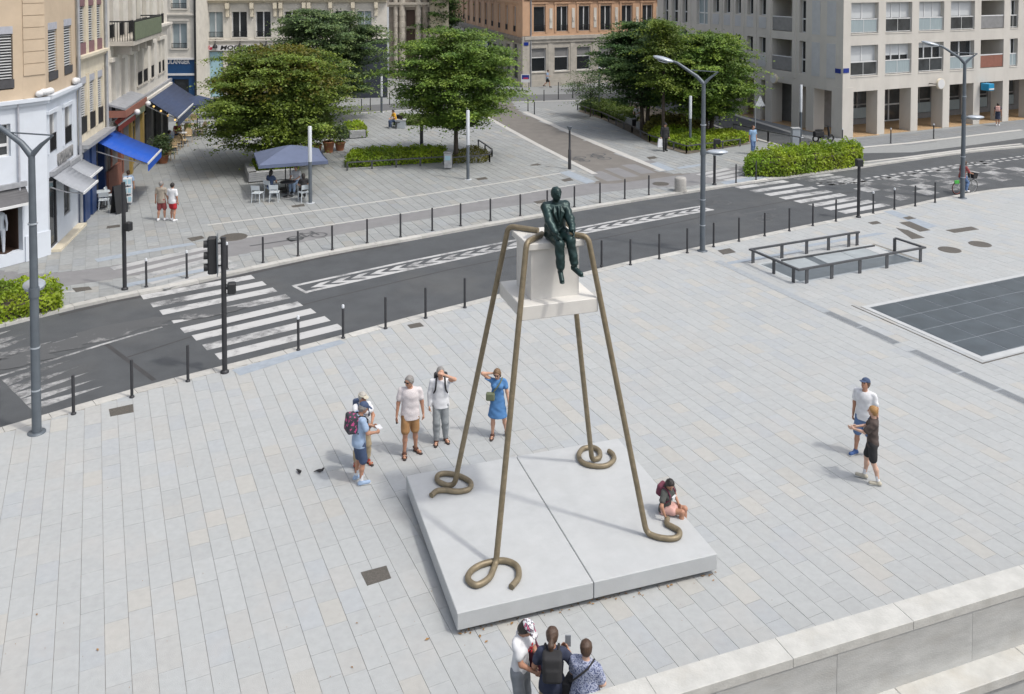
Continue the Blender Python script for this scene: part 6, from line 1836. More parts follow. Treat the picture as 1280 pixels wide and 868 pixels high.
tree((345, 207), 57, 3.65, .9, 'broad dense green tree with a bronzed top beside the parasol', 'leaf_mid', 1, 760, 75, .125, 3.6, .16, trunks=3)
tree((408, 152), 9, 4.0, 1.6, 'darker blue-green tree standing behind the terracotta pots', 'leaf_grey', 2, 560, 70, .15, 3.6, .16)
tree((570, 199), 34, 3.15, 1.75, 'layered green tree growing from the tree pit by the litter bin', 'leaf_right', 3, 640, 75, .125, 3.2, .13, flat=.22, trunks=1)
tree((806, 163), 25, 2.85, 1.7, 'dense green tree with drooping lower boughs over the planted bed', 'leaf_dark', 4, 560, 70, .14, 3.0, .14, trunks=2)
tree((886, 170), 40, 2.55, 1.2, 'rounded bright green tree at the end of the planted bed', 'leaf_right', 5, 560, 70, .14, 2.7, .15, trunks=2)
tree((829, 176), 22, 1.2, 3.2, 'slender tree with a bare dark trunk in the planted bed', 'leaf_mid', 6, 110, 60, .14, 1.2, .10)
tree((549, 96), -25, 2.3, 2.5, 'dark tree between the church front and the orange building', 'leaf_dark', 7, 260, 60, .2, 2.3, .15)
tree((738, 146), 88, 1.3, .9, 'small drooping feathery shrub beside the slim light column', 'leaf_grey', 8, 60, 45, .10, 1.2, .04, name='small_tree')
# bronzed tips on the big tree
bt = [o for o in bpy.data.objects if o.get('label', '').startswith('broad dense')][0]
rng = np.random.default_rng(21); P = Vector(bt.location); H_ = HT(G(345, 207), 57); 
rzz = (H_ - .9) / 2
C = []; N = []
for k in range(95):
    d = rng.normal(size=3); d[2] = abs(d[2]) * 1.2 + .25; d[1] = -abs(d[1]); d /= np.linalg.norm(d)
    p = d * np.array([3.35, 3.2, rzz]) * rng.uniform(.88, 1.04) + np.array([.3, 0, .9 + rzz])
    C.append(p + rng.normal(size=(36, 3)) * np.array([.4, .4, .12])); N.append(rng.normal(size=(36, 3)) * .5 + np.array([0, 0, 1.]))
C = np.concatenate(C); N = np.concatenate(N)
v, f, t = leaf_cloud(C, N, .115 * (.7 + .6 * rng.random(len(C))), np.ones((len(C), 3)) * (.7 + .5 * rng.random((len(C), 1))), rng)
np_obj('bronzed_leaves', v, f, 'leaf_bronze', bt, t)
# ---- hedges and beds
def bed(pts, h, label, m, seed, dens=260, leaf=.07, name='hedge', cat='hedge', bump=.18, core=True, vert=False):
    q = [G(*p) for p in pts]; O = sum(q, Vector()) / len(q); poly = [(p - O).to_2d() for p in q]
    rng = np.random.default_rng(seed); r = thing(name, label, cat, (O.x, O.y, 0))
    xs = [p.x for p in poly]; ys = [p.y for p in poly]
    area = abs(sum(poly[i].x * poly[(i + 1) % len(poly)].y - poly[(i + 1) % len(poly)].x * poly[i].y for i in range(len(poly)))) / 2
    n = int(area * dens * 1.0); C = []; N = []
    tries = 0
    def edge_d(x, y):
        p = Vector((x, y)); m_ = 9
        for i in range(len(poly)):
            a, c = poly[i], poly[(i + 1) % len(poly)]; t = max(0, min(1, (p - a).dot(c - a) / (c - a).length_squared)); m_ = min(m_, (p - a - (c - a) * t).length)
        return m_
    while len(C) < n and tries < n * 8:
        tries += 1
        x, y = rng.uniform(min(xs), max(xs)), rng.uniform(min(ys), max(ys))
        if not inside(poly, (x, y)): continue
        e = edge_d(x, y); top = h * min(1, .45 + .9 * (e / max(.3, h * .5)) ** .5) * (1 + bump * 2 * noise.noise(Vector((x * 1.7 + seed, y * 1.7, 0))) + bump * noise.noise(Vector((x * 5 + seed, y * 5, 3))))
        z = top * (1 - .35 * rng.random() ** 2) if e > .25 else top * rng.uniform(.1, 1)
        C.append((x, y, z)); N.append(rng.normal(size=3) * .8 + np.array([0, -.25, .9]))
    # leafy sides
    for i in range(len(poly)):
        a, c = poly[i], poly[(i + 1) % len(poly)]; L_ = (c - a).length; k = int(L_ * h * dens * .8); nn = Vector(((c - a).y, -(c - a).x)).normalized()
        if (a + nn * .01).length < a.length - .005: nn = -nn
        for _ in range(k):
            t = rng.random(); z = h * rng.uniform(.03, .85); p = a.lerp(c, t) + nn * (rng.normal() * .06 + .02 * math.sin(z * 6))
            C.append((p.x, p.y, z)); N.append(rng.normal(size=3) * .7 + np.array([nn.x, nn.y, .5]))
    C = np.array(C); N = np.array(N)
    base = np.array([.72 + .5 * (.5 + noise.noise(Vector((c[0] * 1.1 + seed, c[1] * 1.1, c[2] * 2)))) for c in C])[:, None]
    v, f, t = leaf_cloud(C, N, leaf * (.7 + .7 * rng.random(len(C))), np.ones((len(C), 3)) * base * (1 + rng.normal(size=(len(C), 1)) * .12), rng)
    np_obj('foliage', v, f, m, r, t)
    if core:
        b = MB(); cen = V2(0, 0); b.prism([p * .9 for p in poly], -.02, h * .62, False); b.build('stems', 'bark', r)
    return r
bed([(-40, 410), (0, 404), (60, 391), (75, 386), (70, 366), (40, 366), (0, 371), (-40, 378)], .62, 'bright green hedge on the road corner below the corner house', 'leaf_fresh', 31, 420, .06)
bed([(433, 210), (500, 206.5), (554, 203), (556, 193), (500, 194.5), (440, 197)], .62, 'long low green hedge between the terracotta pots and the litter bin', 'leaf_fresh', 32, 330, .07)
bed([(313, 219), (370, 215.5), (372, 207), (318, 209)], .62, 'fresh green planting in the timber planter under the parasol', 'leaf_fresh', 33, 300, .08, 'planting', 'planting')
bed([(566, 205), (606, 203.5), (612, 196), (596, 187), (570, 193)], .35, 'sparse low plants round the tree pit trunk', 'leaf_bronze', 34, 140, .07, 'planting', 'planting', core=False)
bed([(931, 221), (978, 221.5), (1060, 210), (1077, 207), (1072, 197.5), (1000, 204), (940, 211)], 1.15, 'large bright green hedge on the island by the right crossing', 'leaf_fresh', 35, 300, .075)
bed([(812, 175.5), (860, 189), (924, 181), (938, 176), (915, 170), (872, 171), (840, 163), (820, 163)], .55, 'fresh green shrubs at the front of the planted bed', 'leaf_fresh', 36, 240, .085)
bed([(726, 137), (752, 146), (790, 157), (800, 148), (770, 136), (740, 131)], .7, 'mid green shrubs behind the timber bench', 'leaf_mid', 37, 220, .09)
bed([(806, 170), (835, 166), (870, 172), (880, 164), (850, 155), (815, 155)], .8, 'yellowing tall shrubs under the trees of the planted bed', 'leaf_bronze', 38, 220, .09)
bed([(436, 173), (458, 171.5), (452, 163), (430, 164)], .8, 'fresh green shrub behind the grey timber bench', 'leaf_fresh', 39, 240, .08)
bed([(493, 157), (560, 157), (566, 149), (500, 149)], .45, 'dark low hedge under the layered tree', 'leaf_mid', 40, 200, .09)
# bare soil under the bed
sb = MB(); sb.sheet(xy([(722, 139), (752, 149), (790, 167), (812, 179), (858, 193), (938, 180), (917, 168), (880, 155), (845, 143), (800, 129), (760, 127)]), .004); sb.build('bed_soil', 'earth', kind='structure')
# pot plants
for (px, rr_, hh, lab), sd, m, nm in zip(POTS, (51, 52, 53, 54), ('leaf_grey', 'leaf_mid', 'leaf_grey', 'leaf_grey'), ('leafy shrub growing in the terracotta pot close to the parasol', 'leafy shrub growing in the tall terracotta pot', 'leafy shrub growing in the pot nearest the timber bench', 'bushy plant growing in the cafe terrace pot')):
    P = G(*px); rng = np.random.default_rng(sd); r = thing('potted_shrub', nm, 'plant', (P.x, P.y, hh * .88))
    C, N, Tn = crown_points(rng, .5, .5, .62, 40, 36, .6, sd, .2, -.9, .3)
    C = C + np.array([0, 0, .62]); v, f, t = leaf_cloud(C, N, .065 * (.7 + .6 * rng.random(len(C))), Tn, rng); np_obj('foliage', v, f, m, r, t)
    b = MB(); b.tube([(0, 0, 0), (.02, 0, .8)], .025, 6); b.build('stem', 'bark', r)
# ================================================================ FIGURES: blended solid fields meshed with surface nets
def smin(a, b, k):
    h = np.clip(.5 + .5 * (b - a) / k, 0, 1)
    return b * (1 - h) + a * h - k * h * (1 - h)
class Field:
    def __init__(s, k=.03): s.p = []; s.k = k; s.cuts = []; s.wr = 0.0; s.wf = 30.0
    def cone(s, a, b, ra, rb, flat=None, f=1.0, k=None): s.p.append(('c', np.array(a, float), np.array(b, float), ra, rb, None if flat is None else np.array(flat, float), f, k)); return s
    def ell(s, c, r, Rm=None, k=None): s.p.append(('e', np.array(c, float), np.array(r, float), np.eye(3) if Rm is None else np.array(Rm, float), k)); return s
    def box(s, c, hs, r, Rm=None, k=None): s.p.append(('b', np.array(c, float), np.array(hs, float), r, np.eye(3) if Rm is None else np.array(Rm, float), k)); return s
    def cut(s, n, d): s.cuts.append((np.array(n, float), d)); return s      # keeps n.p >= d
    def mesh(s, h):
        lo = np.full(3, 1e9); hi = -lo
        bbs = []
        for q in s.p:
            if q[0] == 'c':
                m = max(q[3], q[4]); l = np.minimum(q[1], q[2]) - m; u = np.maximum(q[1], q[2]) + m
            elif q[0] == 'e': m = max(q[2]); l = q[1] - m; u = q[1] + m
            else: m = np.linalg.norm(q[2]) + q[3]; l = q[1] - m; u = q[1] + m
            bbs.append((l, u)); lo = np.minimum(lo, l); hi = np.maximum(hi, u)
        lo = lo - 3 * h; hi = hi + 3 * h
        n = np.ceil((hi - lo) / h).astype(int) + 1
        F = np.full(n, 1.0, np.float32)
        ax = [lo[i] + h * np.arange(n[i]) for i in range(3)]
        for q, (l, u) in zip(s.p, bbs):
            k = (q[-1] if q[-1] is not None else s.k); pad = k * 2 + 3 * h
            i0 = np.maximum(((l - pad - lo) / h).astype(int), 0); i1 = np.minimum(((u + pad - lo) / h).astype(int) + 2, n)
            X, Y, Z = np.meshgrid(ax[0][i0[0]:i1[0]], ax[1][i0[1]:i1[1]], ax[2][i0[2]:i1[2]], indexing='ij')
            P = np.stack([X, Y, Z], -1)
            if q[0] == 'c':
                a, b, ra, rb, fl, f = q[1], q[2], q[3], q[4], q[5], q[6]
                if fl is not None:
                    e = fl / np.linalg.norm(fl)
                    P = P + e * ((P - a) @ e)[..., None] * (1 / f - 1); b = b + e * ((b - a) @ e) * (1 / f - 1)
                ba = b - a; L2 = ba @ ba + 1e-12
                t = np.clip(((P - a) @ ba) / L2, 0, 1)
                d = np.linalg.norm(P - a - t[..., None] * ba, axis=-1) - (ra + (rb - ra) * t)
                if fl is not None: d = d * (f + 1) * .5
            elif q[0] == 'e':
                Q = (P - q[1]) @ q[3]; k0 = np.linalg.norm(Q / q[2], axis=-1); k1 = np.linalg.norm(Q / q[2] ** 2, axis=-1) + 1e-9
                d = k0 * (k0 - 1) / k1
            else:
                Q = np.abs((P - q[1]) @ q[4]) - q[2]
                d = np.linalg.norm(np.maximum(Q, 0), axis=-1) + np.minimum(Q.max(-1), 0) - q[3]
            sl = (slice(i0[0], i1[0]), slice(i0[1], i1[1]), slice(i0[2], i1[2]))
            F[sl] = smin(F[sl], d, k)
        if s.cuts or s.wr:
            X, Y, Z = np.meshgrid(*ax, indexing='ij')
            if s.wr:
                w = s.wf
                F += s.wr * (np.sin(X * w + 2 * np.sin(Z * w * .7)) * np.sin(Y * w * .9 + Z * w * .8) + .6 * np.sin(Z * w * 1.5 + X * w * .7 + 1.5 * np.sin(Y * w))).astype(np.float32)
            for nn, d in s.cuts: F = np.maximum(F, d - (X * nn[0] + Y * nn[1] + Z * nn[2]))
        return nets(F, lo, h)
def nets(F, lo, h):
    S = F < 0
    n = F.shape
    c = [S[i:n[0] - 1 + i, j:n[1] - 1 + j, k:n[2] - 1 + k] for i in (0, 1) for j in (0, 1) for k in (0, 1)]
    cnt = sum(x.astype(np.int8) for x in c)
    act = (cnt > 0) & (cnt < 8)
    I, J, K = np.nonzero(act)
    if len(I) == 0: return np.zeros((0, 3)), np.zeros((0, 4), int)
    offs = [(i, j, k) for i in (0, 1) for j in (0, 1) for k in (0, 1)]
    vals = np.stack([F[I + o[0], J + o[1], K + o[2]] for o in offs], 1)
    acc = np.zeros((len(I), 3)); num = np.zeros(len(I))
    for a in range(8):
        for b in range(a + 1, 8):
            da = np.array(offs[b]) - np.array(offs[a])
            if np.abs(da).sum() != 1: continue
            va, vb = vals[:, a], vals[:, b]; m = (va < 0) != (vb < 0)
            t = np.where(m, va / np.where(m, va - vb, 1), 0)
            p = np.array(offs[a]) + t[:, None] * da
            acc += np.where(m[:, None], p, 0); num += m
    V = lo + h * (np.stack([I, J, K], 1) + acc / num[:, None])
    idx = np.full(act.shape, -1, np.int64); idx[I, J, K] = np.arange(len(I))
    Q = []
    for axis in range(3):
        A = np.moveaxis(S, axis, 0)
        ch = A[:-1] != A[1:]
        ch = ch[:, 1:-1, 1:-1]; e0 = A[:-1, 1:-1, 1:-1]
        ii, jj, kk = np.nonzero(ch); jj = jj + 1; kk = kk + 1
        IX = np.moveaxis(idx, axis, 0)
        q = np.stack([IX[ii, jj - 1, kk - 1], IX[ii, jj, kk - 1], IX[ii, jj, kk], IX[ii, jj - 1, kk]], 1)
        fl = e0[ii, jj - 1, kk - 1]
        if axis == 1: fl = ~fl
        q = np.where(fl[:, None], q, q[:, ::-1]); Q.append(q)
    Q = np.concatenate(Q); Q = Q[(Q >= 0).all(1)]
    return V, Q
def rot(yaw=0, pitch=0, roll=0):
    """local frame, facing -Y; pitch>0 bows forward, roll>0 leans to +X, yaw>0 turns to +X"""
    cy, sy = math.cos(yaw), math.sin(yaw); cx, sx = math.cos(pitch), math.sin(pitch); cz, sz = math.cos(roll), math.sin(roll)
    Ry = np.array([[cy, -sy, 0], [sy, cy, 0], [0, 0, 1]]); Rx = np.array([[1, 0, 0], [0, cx, -sx], [0, sx, cx]]); Rr = np.array([[cz, 0, sz], [0, 1, 0], [-sz, 0, cz]])
    return Ry @ Rx @ Rr
def ik(a, b, l1, l2, pole):
    a, b, pole = np.array(a, float), np.array(b, float), np.array(pole, float)
    d = b - a; L = np.linalg.norm(d)
    if L > (l1 + l2) * .995: b = a + d / L * (l1 + l2) * .995; d = b - a; L = np.linalg.norm(d)
    u = d / L; x = (l1 * l1 - l2 * l2 + L * L) / (2 * L); hh = math.sqrt(max(l1 * l1 - x * x, 1e-8))
    p = pole - u * (pole @ u); p /= np.linalg.norm(p) + 1e-9
    return a + u * x + p * hh, b
for nm, c in dict(skin=(.50, .29, .20), skin_tan=(.40, .21, .135), skin_pale=(.56, .36, .27)).items():
    m = mat(nm, c, rough=.55, vary=.08, scale=14); m.node_tree.nodes['Principled BSDF'].inputs['Subsurface Weight'].default_value = .08
def cloth(nm, c, vary=.14, scale=9, rough=.85): mat(nm, c, rough=rough, vary=vary, scale=scale, bump=.15, bscale=120)
for nm, c in dict(c_white=(.66, .67, .69), c_pinkwhite=(.60, .55, .55), c_tan=(.33, .18, .075), c_greytrouser=(.26, .28, .29), c_blue=(.075, .20, .42), c_lightblue=(.30, .40, .55), c_navy=(.045, .07, .135), c_khaki=(.36, .29, .19), c_black=(.022, .022, .024), c_brownblack=(.045, .035, .032), c_brown=(.07, .052, .046), c_denim=(.10, .17, .32), c_grey=(.22, .24, .26), c_charcoal=(.07, .075, .07), c_pink=(.60, .36, .32), c_olive=(.13, .15, .09), c_maroon=(.14, .035, .06), c_red=(.42, .02, .03), c_darkred=(.26, .06, .06), c_beige=(.33, .29, .24), c_navytop=(.03, .038, .07), c_sole=(.55, .56, .54), c_blueshoe=(.05, .10, .25), c_cream=(.45, .42, .34), c_sandal=(.10, .045, .03), c_redsandal=(.30, .05, .03), c_yellow=(.62, .33, .02), c_hivis=(.5, .3, .03), c_skyblue=(.22, .34, .5)).items(): cloth(nm, c)
for nm, c in dict(h_grey=(.24, .23, .22), h_silver=(.42, .40, .36), h_brown=(.07, .04, .025), h_dark=(.018, .014, .012), h_ginger=(.36, .20, .07), h_lightbrown=(.17, .10, .05)).items(): mat(nm, c, rough=.5, vary=.3, scale=60, stretch=(1, 1, .2), bump=.3, bscale=140)
mat('lens_dark', (.012, .012, .014), rough=.12)
mat('lip', (.33, .12, .10), rough=.5)
def pattern_mat(nm, base, c2, c3=None, scale=30, thr=.5):
    m = bpy.data.materials.new(nm); m.use_nodes = True; nt = m.node_tree; b = nt.nodes['Principled BSDF']; L = nt.links.new
    tc = nd(nt, 'ShaderNodeTexCoord'); v = nd(nt, 'ShaderNodeTexNoise', Scale=scale, Detail=2.0); L(tc.outputs['Object'], v.inputs['Vector'])
    cr_ = nd(nt, 'ShaderNodeValToRGB'); cr_.color_ramp.interpolation = 'CONSTANT'; L(v.outputs['Fac'], cr_.inputs['Fac'])
    cr_.color_ramp.elements[0].color = (*base, 1); cr_.color_ramp.elements[1].position = thr; cr_.color_ramp.elements[1].color = (*c2, 1)
    if c3: e = cr_.color_ramp.elements.new(min(.95, thr + .09)); e.color = (*c3, 1)
    L(cr_.outputs[0], b.inputs['Base Color']); b.inputs['Roughness'].default_value = .85; MATS[nm] = m
pattern_mat('p_bluewhite', (.09, .11, .2), (.42, .45, .55), (.2, .23, .36), 42, .47)
pattern_mat('p_floral', (.6, .6, .62), (.05, .05, .08), (.5, .12, .2), 26, .52)
pattern_mat('p_packpink', (.035, .035, .045), (.05, .05, .06), (.45, .06, .2), 14, .5)
pattern_mat('p_stripe', (.56, .51, .51), (.64, .60, .60), None, 60, .5)

def fobj(name, fld, h, m, parent, smooth=True):
    V, Q = fld.mesh(h)
    return np_obj(name, V, Q, m, parent, None, smooth)
def hand_field(wrist, d, palm_n, s, side, curl=.5, spread=1.0):
    """palm and five fingers; d direction of hand, palm_n palm normal"""
    d = d / np.linalg.norm(d); pn = palm_n - d * (palm_n @ d); pn /= np.linalg.norm(pn) + 1e-9; x = np.cross(d, pn) * side
    f = Field(.012)
    f.cone(wrist - d * .05 * s, wrist + d * .02 * s, .026 * s, .026 * s)
    f.cone(wrist + d * .02 * s, wrist + d * .085 * s, .030 * s, .040 * s, pn, .45)
    for i, (o, ln) in enumerate(((-.030, .062), (-.010, .074), (.010, .070), (.029, .055))):
        b = wrist + d * .092 * s + x * o * s
        c1 = curl * .9; d1 = d * math.cos(c1) + pn * math.sin(c1); d2 = d * math.cos(c1 * 2.1) + pn * math.sin(c1 * 2.1)
        m_ = b + d1 * ln * .55 * s; e = m_ + d2 * ln * .5 * s
        f.cone(b - d * .01 * s, m_, .0098 * s, .0088 * s, k=.006); f.cone(m_, e, .0088 * s, .0072 * s, k=.004)
    tb = wrist + d * .035 * s - x * .036 * s; td = d * .75 - x * .6 + pn * .35; td /= np.linalg.norm(td)
    f.cone(tb, tb + td * .035 * s, .013 * s, .011 * s, k=.012); f.cone(tb + td * .035 * s, tb + td * .035 * s + (d * .9 + pn * .4) * .03 * s, .0105 * s, .0085 * s, k=.006)
    return f
class Person:
    def __init__(s, label, P, h=1.72, rz=0, pel=(0, 0), drop=0.0, lean=0, side=0, twist=0, head=(0, 0), feet=None, foot_yaw=(12, -12), hands=None, poles=None, bulk=1.0, sex='m', vox=.013, skin='skin',
                 base_z=0.0, group=None, name='person', knees=None, fine=True, curl=(.55, .55), face=True, skin_all=None, lift=(0, 0)):
        """side index 0 = person's right (-x), 1 = left (+x); facing -Y; angles in degrees"""
        s.S = h / 1.75; S = s.S; s.vox = vox; s.fine = fine; s.bulk = bulk; s.sex = sex; s.skin = skin
        s.r = thing(name, label, 'person', (P[0], P[1], base_z), R(rz), group)
        A = lambda *v: np.array(v, float)
        s.Rt = rot(R(twist), R(lean), R(side)); s.Rp = rot(R(twist) * .3, R(lean) * .35, 0)
        s.pel = A(pel[0], pel[1], .935 - drop) * S
        up = s.Rt @ A(0, 0, 1)
        s.waist = s.pel + (s.Rp @ A(0, 0, .17)) * S
        s.chest = s.waist + s.Rt @ A(0, -.005, .20) * S
        s.shc = s.waist + s.Rt @ A(0, .012, .315) * S
        sw = (.185 if sex == 'm' else .162) * (1 + (bulk - 1) * .5)
        s.sh = [s.shc + s.Rt @ A(-sw, 0, 0) * S, s.shc + s.Rt @ A(sw, 0, 0) * S]
        s.neck = s.shc + s.Rt @ A(0, -.005, .055) * S
        s.Rh = s.Rt @ rot(R(head[0]), R(head[1])) if True else None
        s.hd = s.neck + (s.Rt @ A(0, -.012, .055) + s.Rh @ A(0, -.012, .105)) * S
        hw = .088
        s.hip = [s.pel + s.Rp @ A(-hw, 0, -.01) * S, s.pel + s.Rp @ A(hw, 0, -.01) * S]
        feet = feet or ((-.11, .0), (.11, .0))
        s.ank = []; s.knee = []; s.toe = []
        for i in (0, 1):
            fz = feet[i][2] if len(feet[i]) > 2 else 0.0
            an = A(feet[i][0], feet[i][1], .085 / 1 + fz) * S
            pole = A(0, -1, .2) if not knees else A(*knees[i])
            k, an = ik(s.hip[i], an, .43 * S, .42 * S, pole)
            s.knee.append(k); s.ank.append(an)
            y = R(foot_yaw[i]); l = R(lift[i])
            s.toe.append(an + A(math.sin(-y) * -1 * 0 + math.sin(y) * -.0, 0, 0) + A(-math.sin(y), -math.cos(y) * math.cos(l), -math.sin(l) * 1.0 - .042 / .15 * 1) * .15 * S)
        hands = hands or ((-.27, -.03, .76), (.27, -.03, .76))
        poles = poles or ((-.5, 1, -.2), (.5, 1, -.2))
        s.elb = []; s.wr = []
        for i in (0, 1):
            e, w = ik(s.sh[i], A(*hands[i]) * S, .285 * S, .255 * S, A(*poles[i])); s.elb.append(e); s.wr.append(w)
        s.curl = curl
        s.build_body(face)
    def torso(s, f, inf=0.0, low=True, k=None, chestf=.62):
        S = s.S; B = s.bulk; fy = s.Rt @ np.array([0, 1., 0])
        if low: f.cone(s.pel + np.array([0, .01, -.02]) * S, s.waist, (.158 if s.sex == 'm' else .165) * S * B + inf, (.142 if s.sex == 'm' else .128) * S * B + inf, fy, .70 if s.sex == 'm' else .72, k)
        f.cone(s.waist, s.chest, (.142 if s.sex == 'm' else .128) * S * B + inf, (.165 if s.sex == 'm' else .145) * S * B + inf, fy, .66, k)
        f.cone(s.sh[0] * .8 + s.sh[1] * .2 - s.Rt @ np.array([0, 0, .03]) * S, s.sh[1] * .8 + s.sh[0] * .2 - s.Rt @ np.array([0, 0, .03]) * S, .068 * S + inf, .068 * S + inf, None, 1, k)
        if s.sex == 'f':
            for x in (-.07, .07): f.ell(s.chest + s.Rt @ np.array([x, -.075, .0]) * S, np.array([.062, .055, .06]) * S + inf, s.Rt)
        return f
    def arm(s, f, i, inf=0.0, t=1.0, t2=1.0, loose=0.0):
        S = s.S; B = .5 + .5 * s.bulk; e = s.sh[i] + (s.elb[i] - s.sh[i]) * min(t, 1)
        f.cone(s.sh[i], e, .053 * S * B + inf, (.053 - .014 * t) * S * B + inf + loose)
        if t >= 1 and t2 > 0:
            w = s.elb[i] + (s.wr[i] - s.elb[i]) * t2; f.cone(s.elb[i], w, .041 * S * B + inf + loose, (.041 - .016 * t2) * S * B + inf + loose * .6)
    def leg(s, f, i, inf=0.0, t=1.0, t2=1.0, flare=0.0):
        S = s.S; B = .4 + .6 * s.bulk; e = s.hip[i] + (s.knee[i] - s.hip[i]) * min(t, 1)
        f.cone(s.hip[i], e, .085 * S * B + inf, (.085 - .029 * t) * S * B + inf + flare)
        if t >= 1 and t2 > 0:
            mid = s.knee[i] + (s.ank[i] - s.knee[i]) * .35; d = (s.ank[i] - s.knee[i]); bk = np.array([0, .018, 0]) * S
            w = s.knee[i] + d * t2
            f.cone(s.knee[i], mid + bk if t2 > .35 else w, .053 * S + inf + flare, .054 * S + inf + flare)
            if t2 > .35: f.cone(mid + bk, w, .053 * S + inf + flare, (.053 - .021 * (t2 - .35) / .65) * S + inf + flare)
    def build_body(s, face):
        S = s.S; f = Field(.028)
        s.torso(f, -.004)
        f.cone(s.shc, s.neck + s.Rt @ np.array([0, -.01, .07]) * S, .058 * S, .052 * S)
        hr = np.array([.078, .095, .112]) * S
        f.ell(s.hd, hr, s.Rh); f.ell(s.hd + s.Rh @ np.array([0, -.028, -.065]) * S, np.array([.055, .062, .055]) * S, s.Rh, .02)
        if face:
            f.cone(s.hd + s.Rh @ np.array([0, -.092, .012]) * S, s.hd + s.Rh @ np.array([0, -.112, -.025]) * S, .010 * S, .0155 * S, k=.012)
            for x in (-.077, .077): f.ell(s.hd + s.Rh @ np.array([x, .008, -.008]) * S, np.array([.012, .022, .032]) * S, s.Rh, .008)
        for i in (0, 1):
            s.arm(f, i); s.leg(f, i)
            f.cone(s.ank[i] + np.array([0, .03, -.045]) * S, s.toe[i], .034 * S, .03 * S, (0, 0, 1), .75)
            f.ell(s.ank[i] - np.array([0, -.02, .035]) * S, np.array([.034, .05, .045]) * S)
        V, Q = f.mesh(s.vox)
        parts = [(V, Q)]
        for i in (0, 1):
            d = s.wr[i] - s.elb[i]; d /= np.linalg.norm(d); side = 1 if i else -1
            inn = np.array([-side * 1.0, .1, 0])
            if abs(d @ inn) > .8: inn = np.array([0, .3, -1.])
            hf = hand_field(s.wr[i] - d * .01, d, inn, S, side, s.curl[i])
            if s.fine: parts.append(hf.mesh(.0058))
            else:
                g = Field(.02); g.ell(s.wr[i] + d * .07 * S, np.array([.04, .04, .05]) * S); g.cone(s.wr[i], s.wr[i] + d * .15 * S, .03 * S, .02 * S); parts.append(g.mesh(s.vox))
        VV = np.concatenate([p[0] for p in parts]); o = 0; FF = []
        for p in parts: FF.append(p[1] + o); o += len(p[0])
        s.body = np_obj('body', VV, np.concatenate(FF), s.skin, s.r, None, True)
        if face and s.fine:
            for x in (-.03, .03):
                b = MB(); c = s.hd + s.Rh @ np.array([x, -.086, .012]) * S; b.ball(tuple(c), .0105 * S, 8, 6); b.build('eye', 'lens_dark', s.r)
            b = MB(); c = s.hd + s.Rh @ np.array([0, -.087, -.062]) * S; b.ball(tuple(c), .02 * S, 8, 6, (1, .45, .35)); b.build('mouth', 'lip', s.r)
    # ---- clothing
    def top(s, m, sleeve=.55, hem=-.10, loose=.020, t2=0.0, wr=.004, name='shirt', coll=True, open_neck=False, sl_loose=.014, suit=False):
        f = Field(.03); S = s.S
        s.torso(f, loose, k=.04)
        if suit:
            fy = s.Rt @ np.array([0, 1., 0]); f.cone(s.chest, s.pel + np.array([0, 0, -.03]) * S, .185 * S, .195 * S, fy, .70); [f.cone(s.pel + np.array([x, -.02, .03]) * S, s.pel + np.array([x * 1.25, -.17, .035]) * S, .10 * S, .085 * S) for x in (-.09, .09)]; [f.cone(s.shc + s.Rt @ np.array([0, .0, .02]) * S, s.sh[i] + s.Rt @ np.array([(-.01, .01)[i], 0, -.022]) * S, .085 * S, .062 * S) for i in (0, 1)]
        if hem < -.06:
            f.cone(s.pel, s.pel + np.array([0, 0, hem]) * S, (.168 if s.sex == 'f' else .162) * S * s.bulk + loose, (.175 if s.sex == 'f' else .166) * S * s.bulk + loose * 1.2, s.Rp @ np.array([0, 1., 0]), .70)
        for i in (0, 1): s.arm(f, i, .020 if suit else .010, 1.0 if t2 > 0 else sleeve, t2, sl_loose)
        f.wr = wr; f.wf = 24
        f.cut((0, 0, 1), (s.pel[2] + hem * S))
        n = s.Rt @ np.array([0, .25, -1.]); n /= np.linalg.norm(n); f.cut(n, n @ (s.shc + s.Rt @ np.array([0, 0, .062]) * S))
        o = fobj(name, f, s.vox * .92, m, s.r)
        if coll:
            b = MB(); pts = []
            for k in range(13):
                a = -2.4 + 4.8 * k / 12 + math.pi / 2
                pts.append(tuple(s.shc + s.Rt @ np.array([.066 * math.cos(a), .01 + .064 * math.sin(a), .052 + .012 * math.sin(a)]) * S))
            b.tube(pts, .014 * S, 8); b.build('collar', m, o)
        return o
    def bottom(s, m, t=.85, t2=0.0, loose=.016, flare=.012, wr=.003, name='shorts', topz=.12, straight=False):
        f = Field(.03); S = s.S
        f.cone(s.pel + np.array([0, .01, -.03]) * S, s.pel + s.Rp @ np.array([0, 0, .10]) * S, (.162 if s.sex == 'm' else .170) * S * s.bulk + loose * .5, .146 * S * s.bulk + loose * .5, s.Rp @ np.array([0, 1., 0]), .72)
        for i in (0, 1):
            if straight:
                w = s.knee[i] + (s.ank[i] - s.knee[i]) * t2; f.cone(s.hip[i], s.knee[i], .100 * S, .086 * S); f.cone(s.knee[i], w, .084 * S, .074 * S)
            else: s.leg(f, i, loose, 1.0 if t2 > 0 else t, t2, flare)
        f.wr = wr; f.wf = 22
        n = s.Rp @ np.array([0, 0, -1.]); f.cut(n, n @ (s.pel + s.Rp @ np.array([0, 0, topz]) * S))
        return fobj(name, f, s.vox * .92, m, s.r)
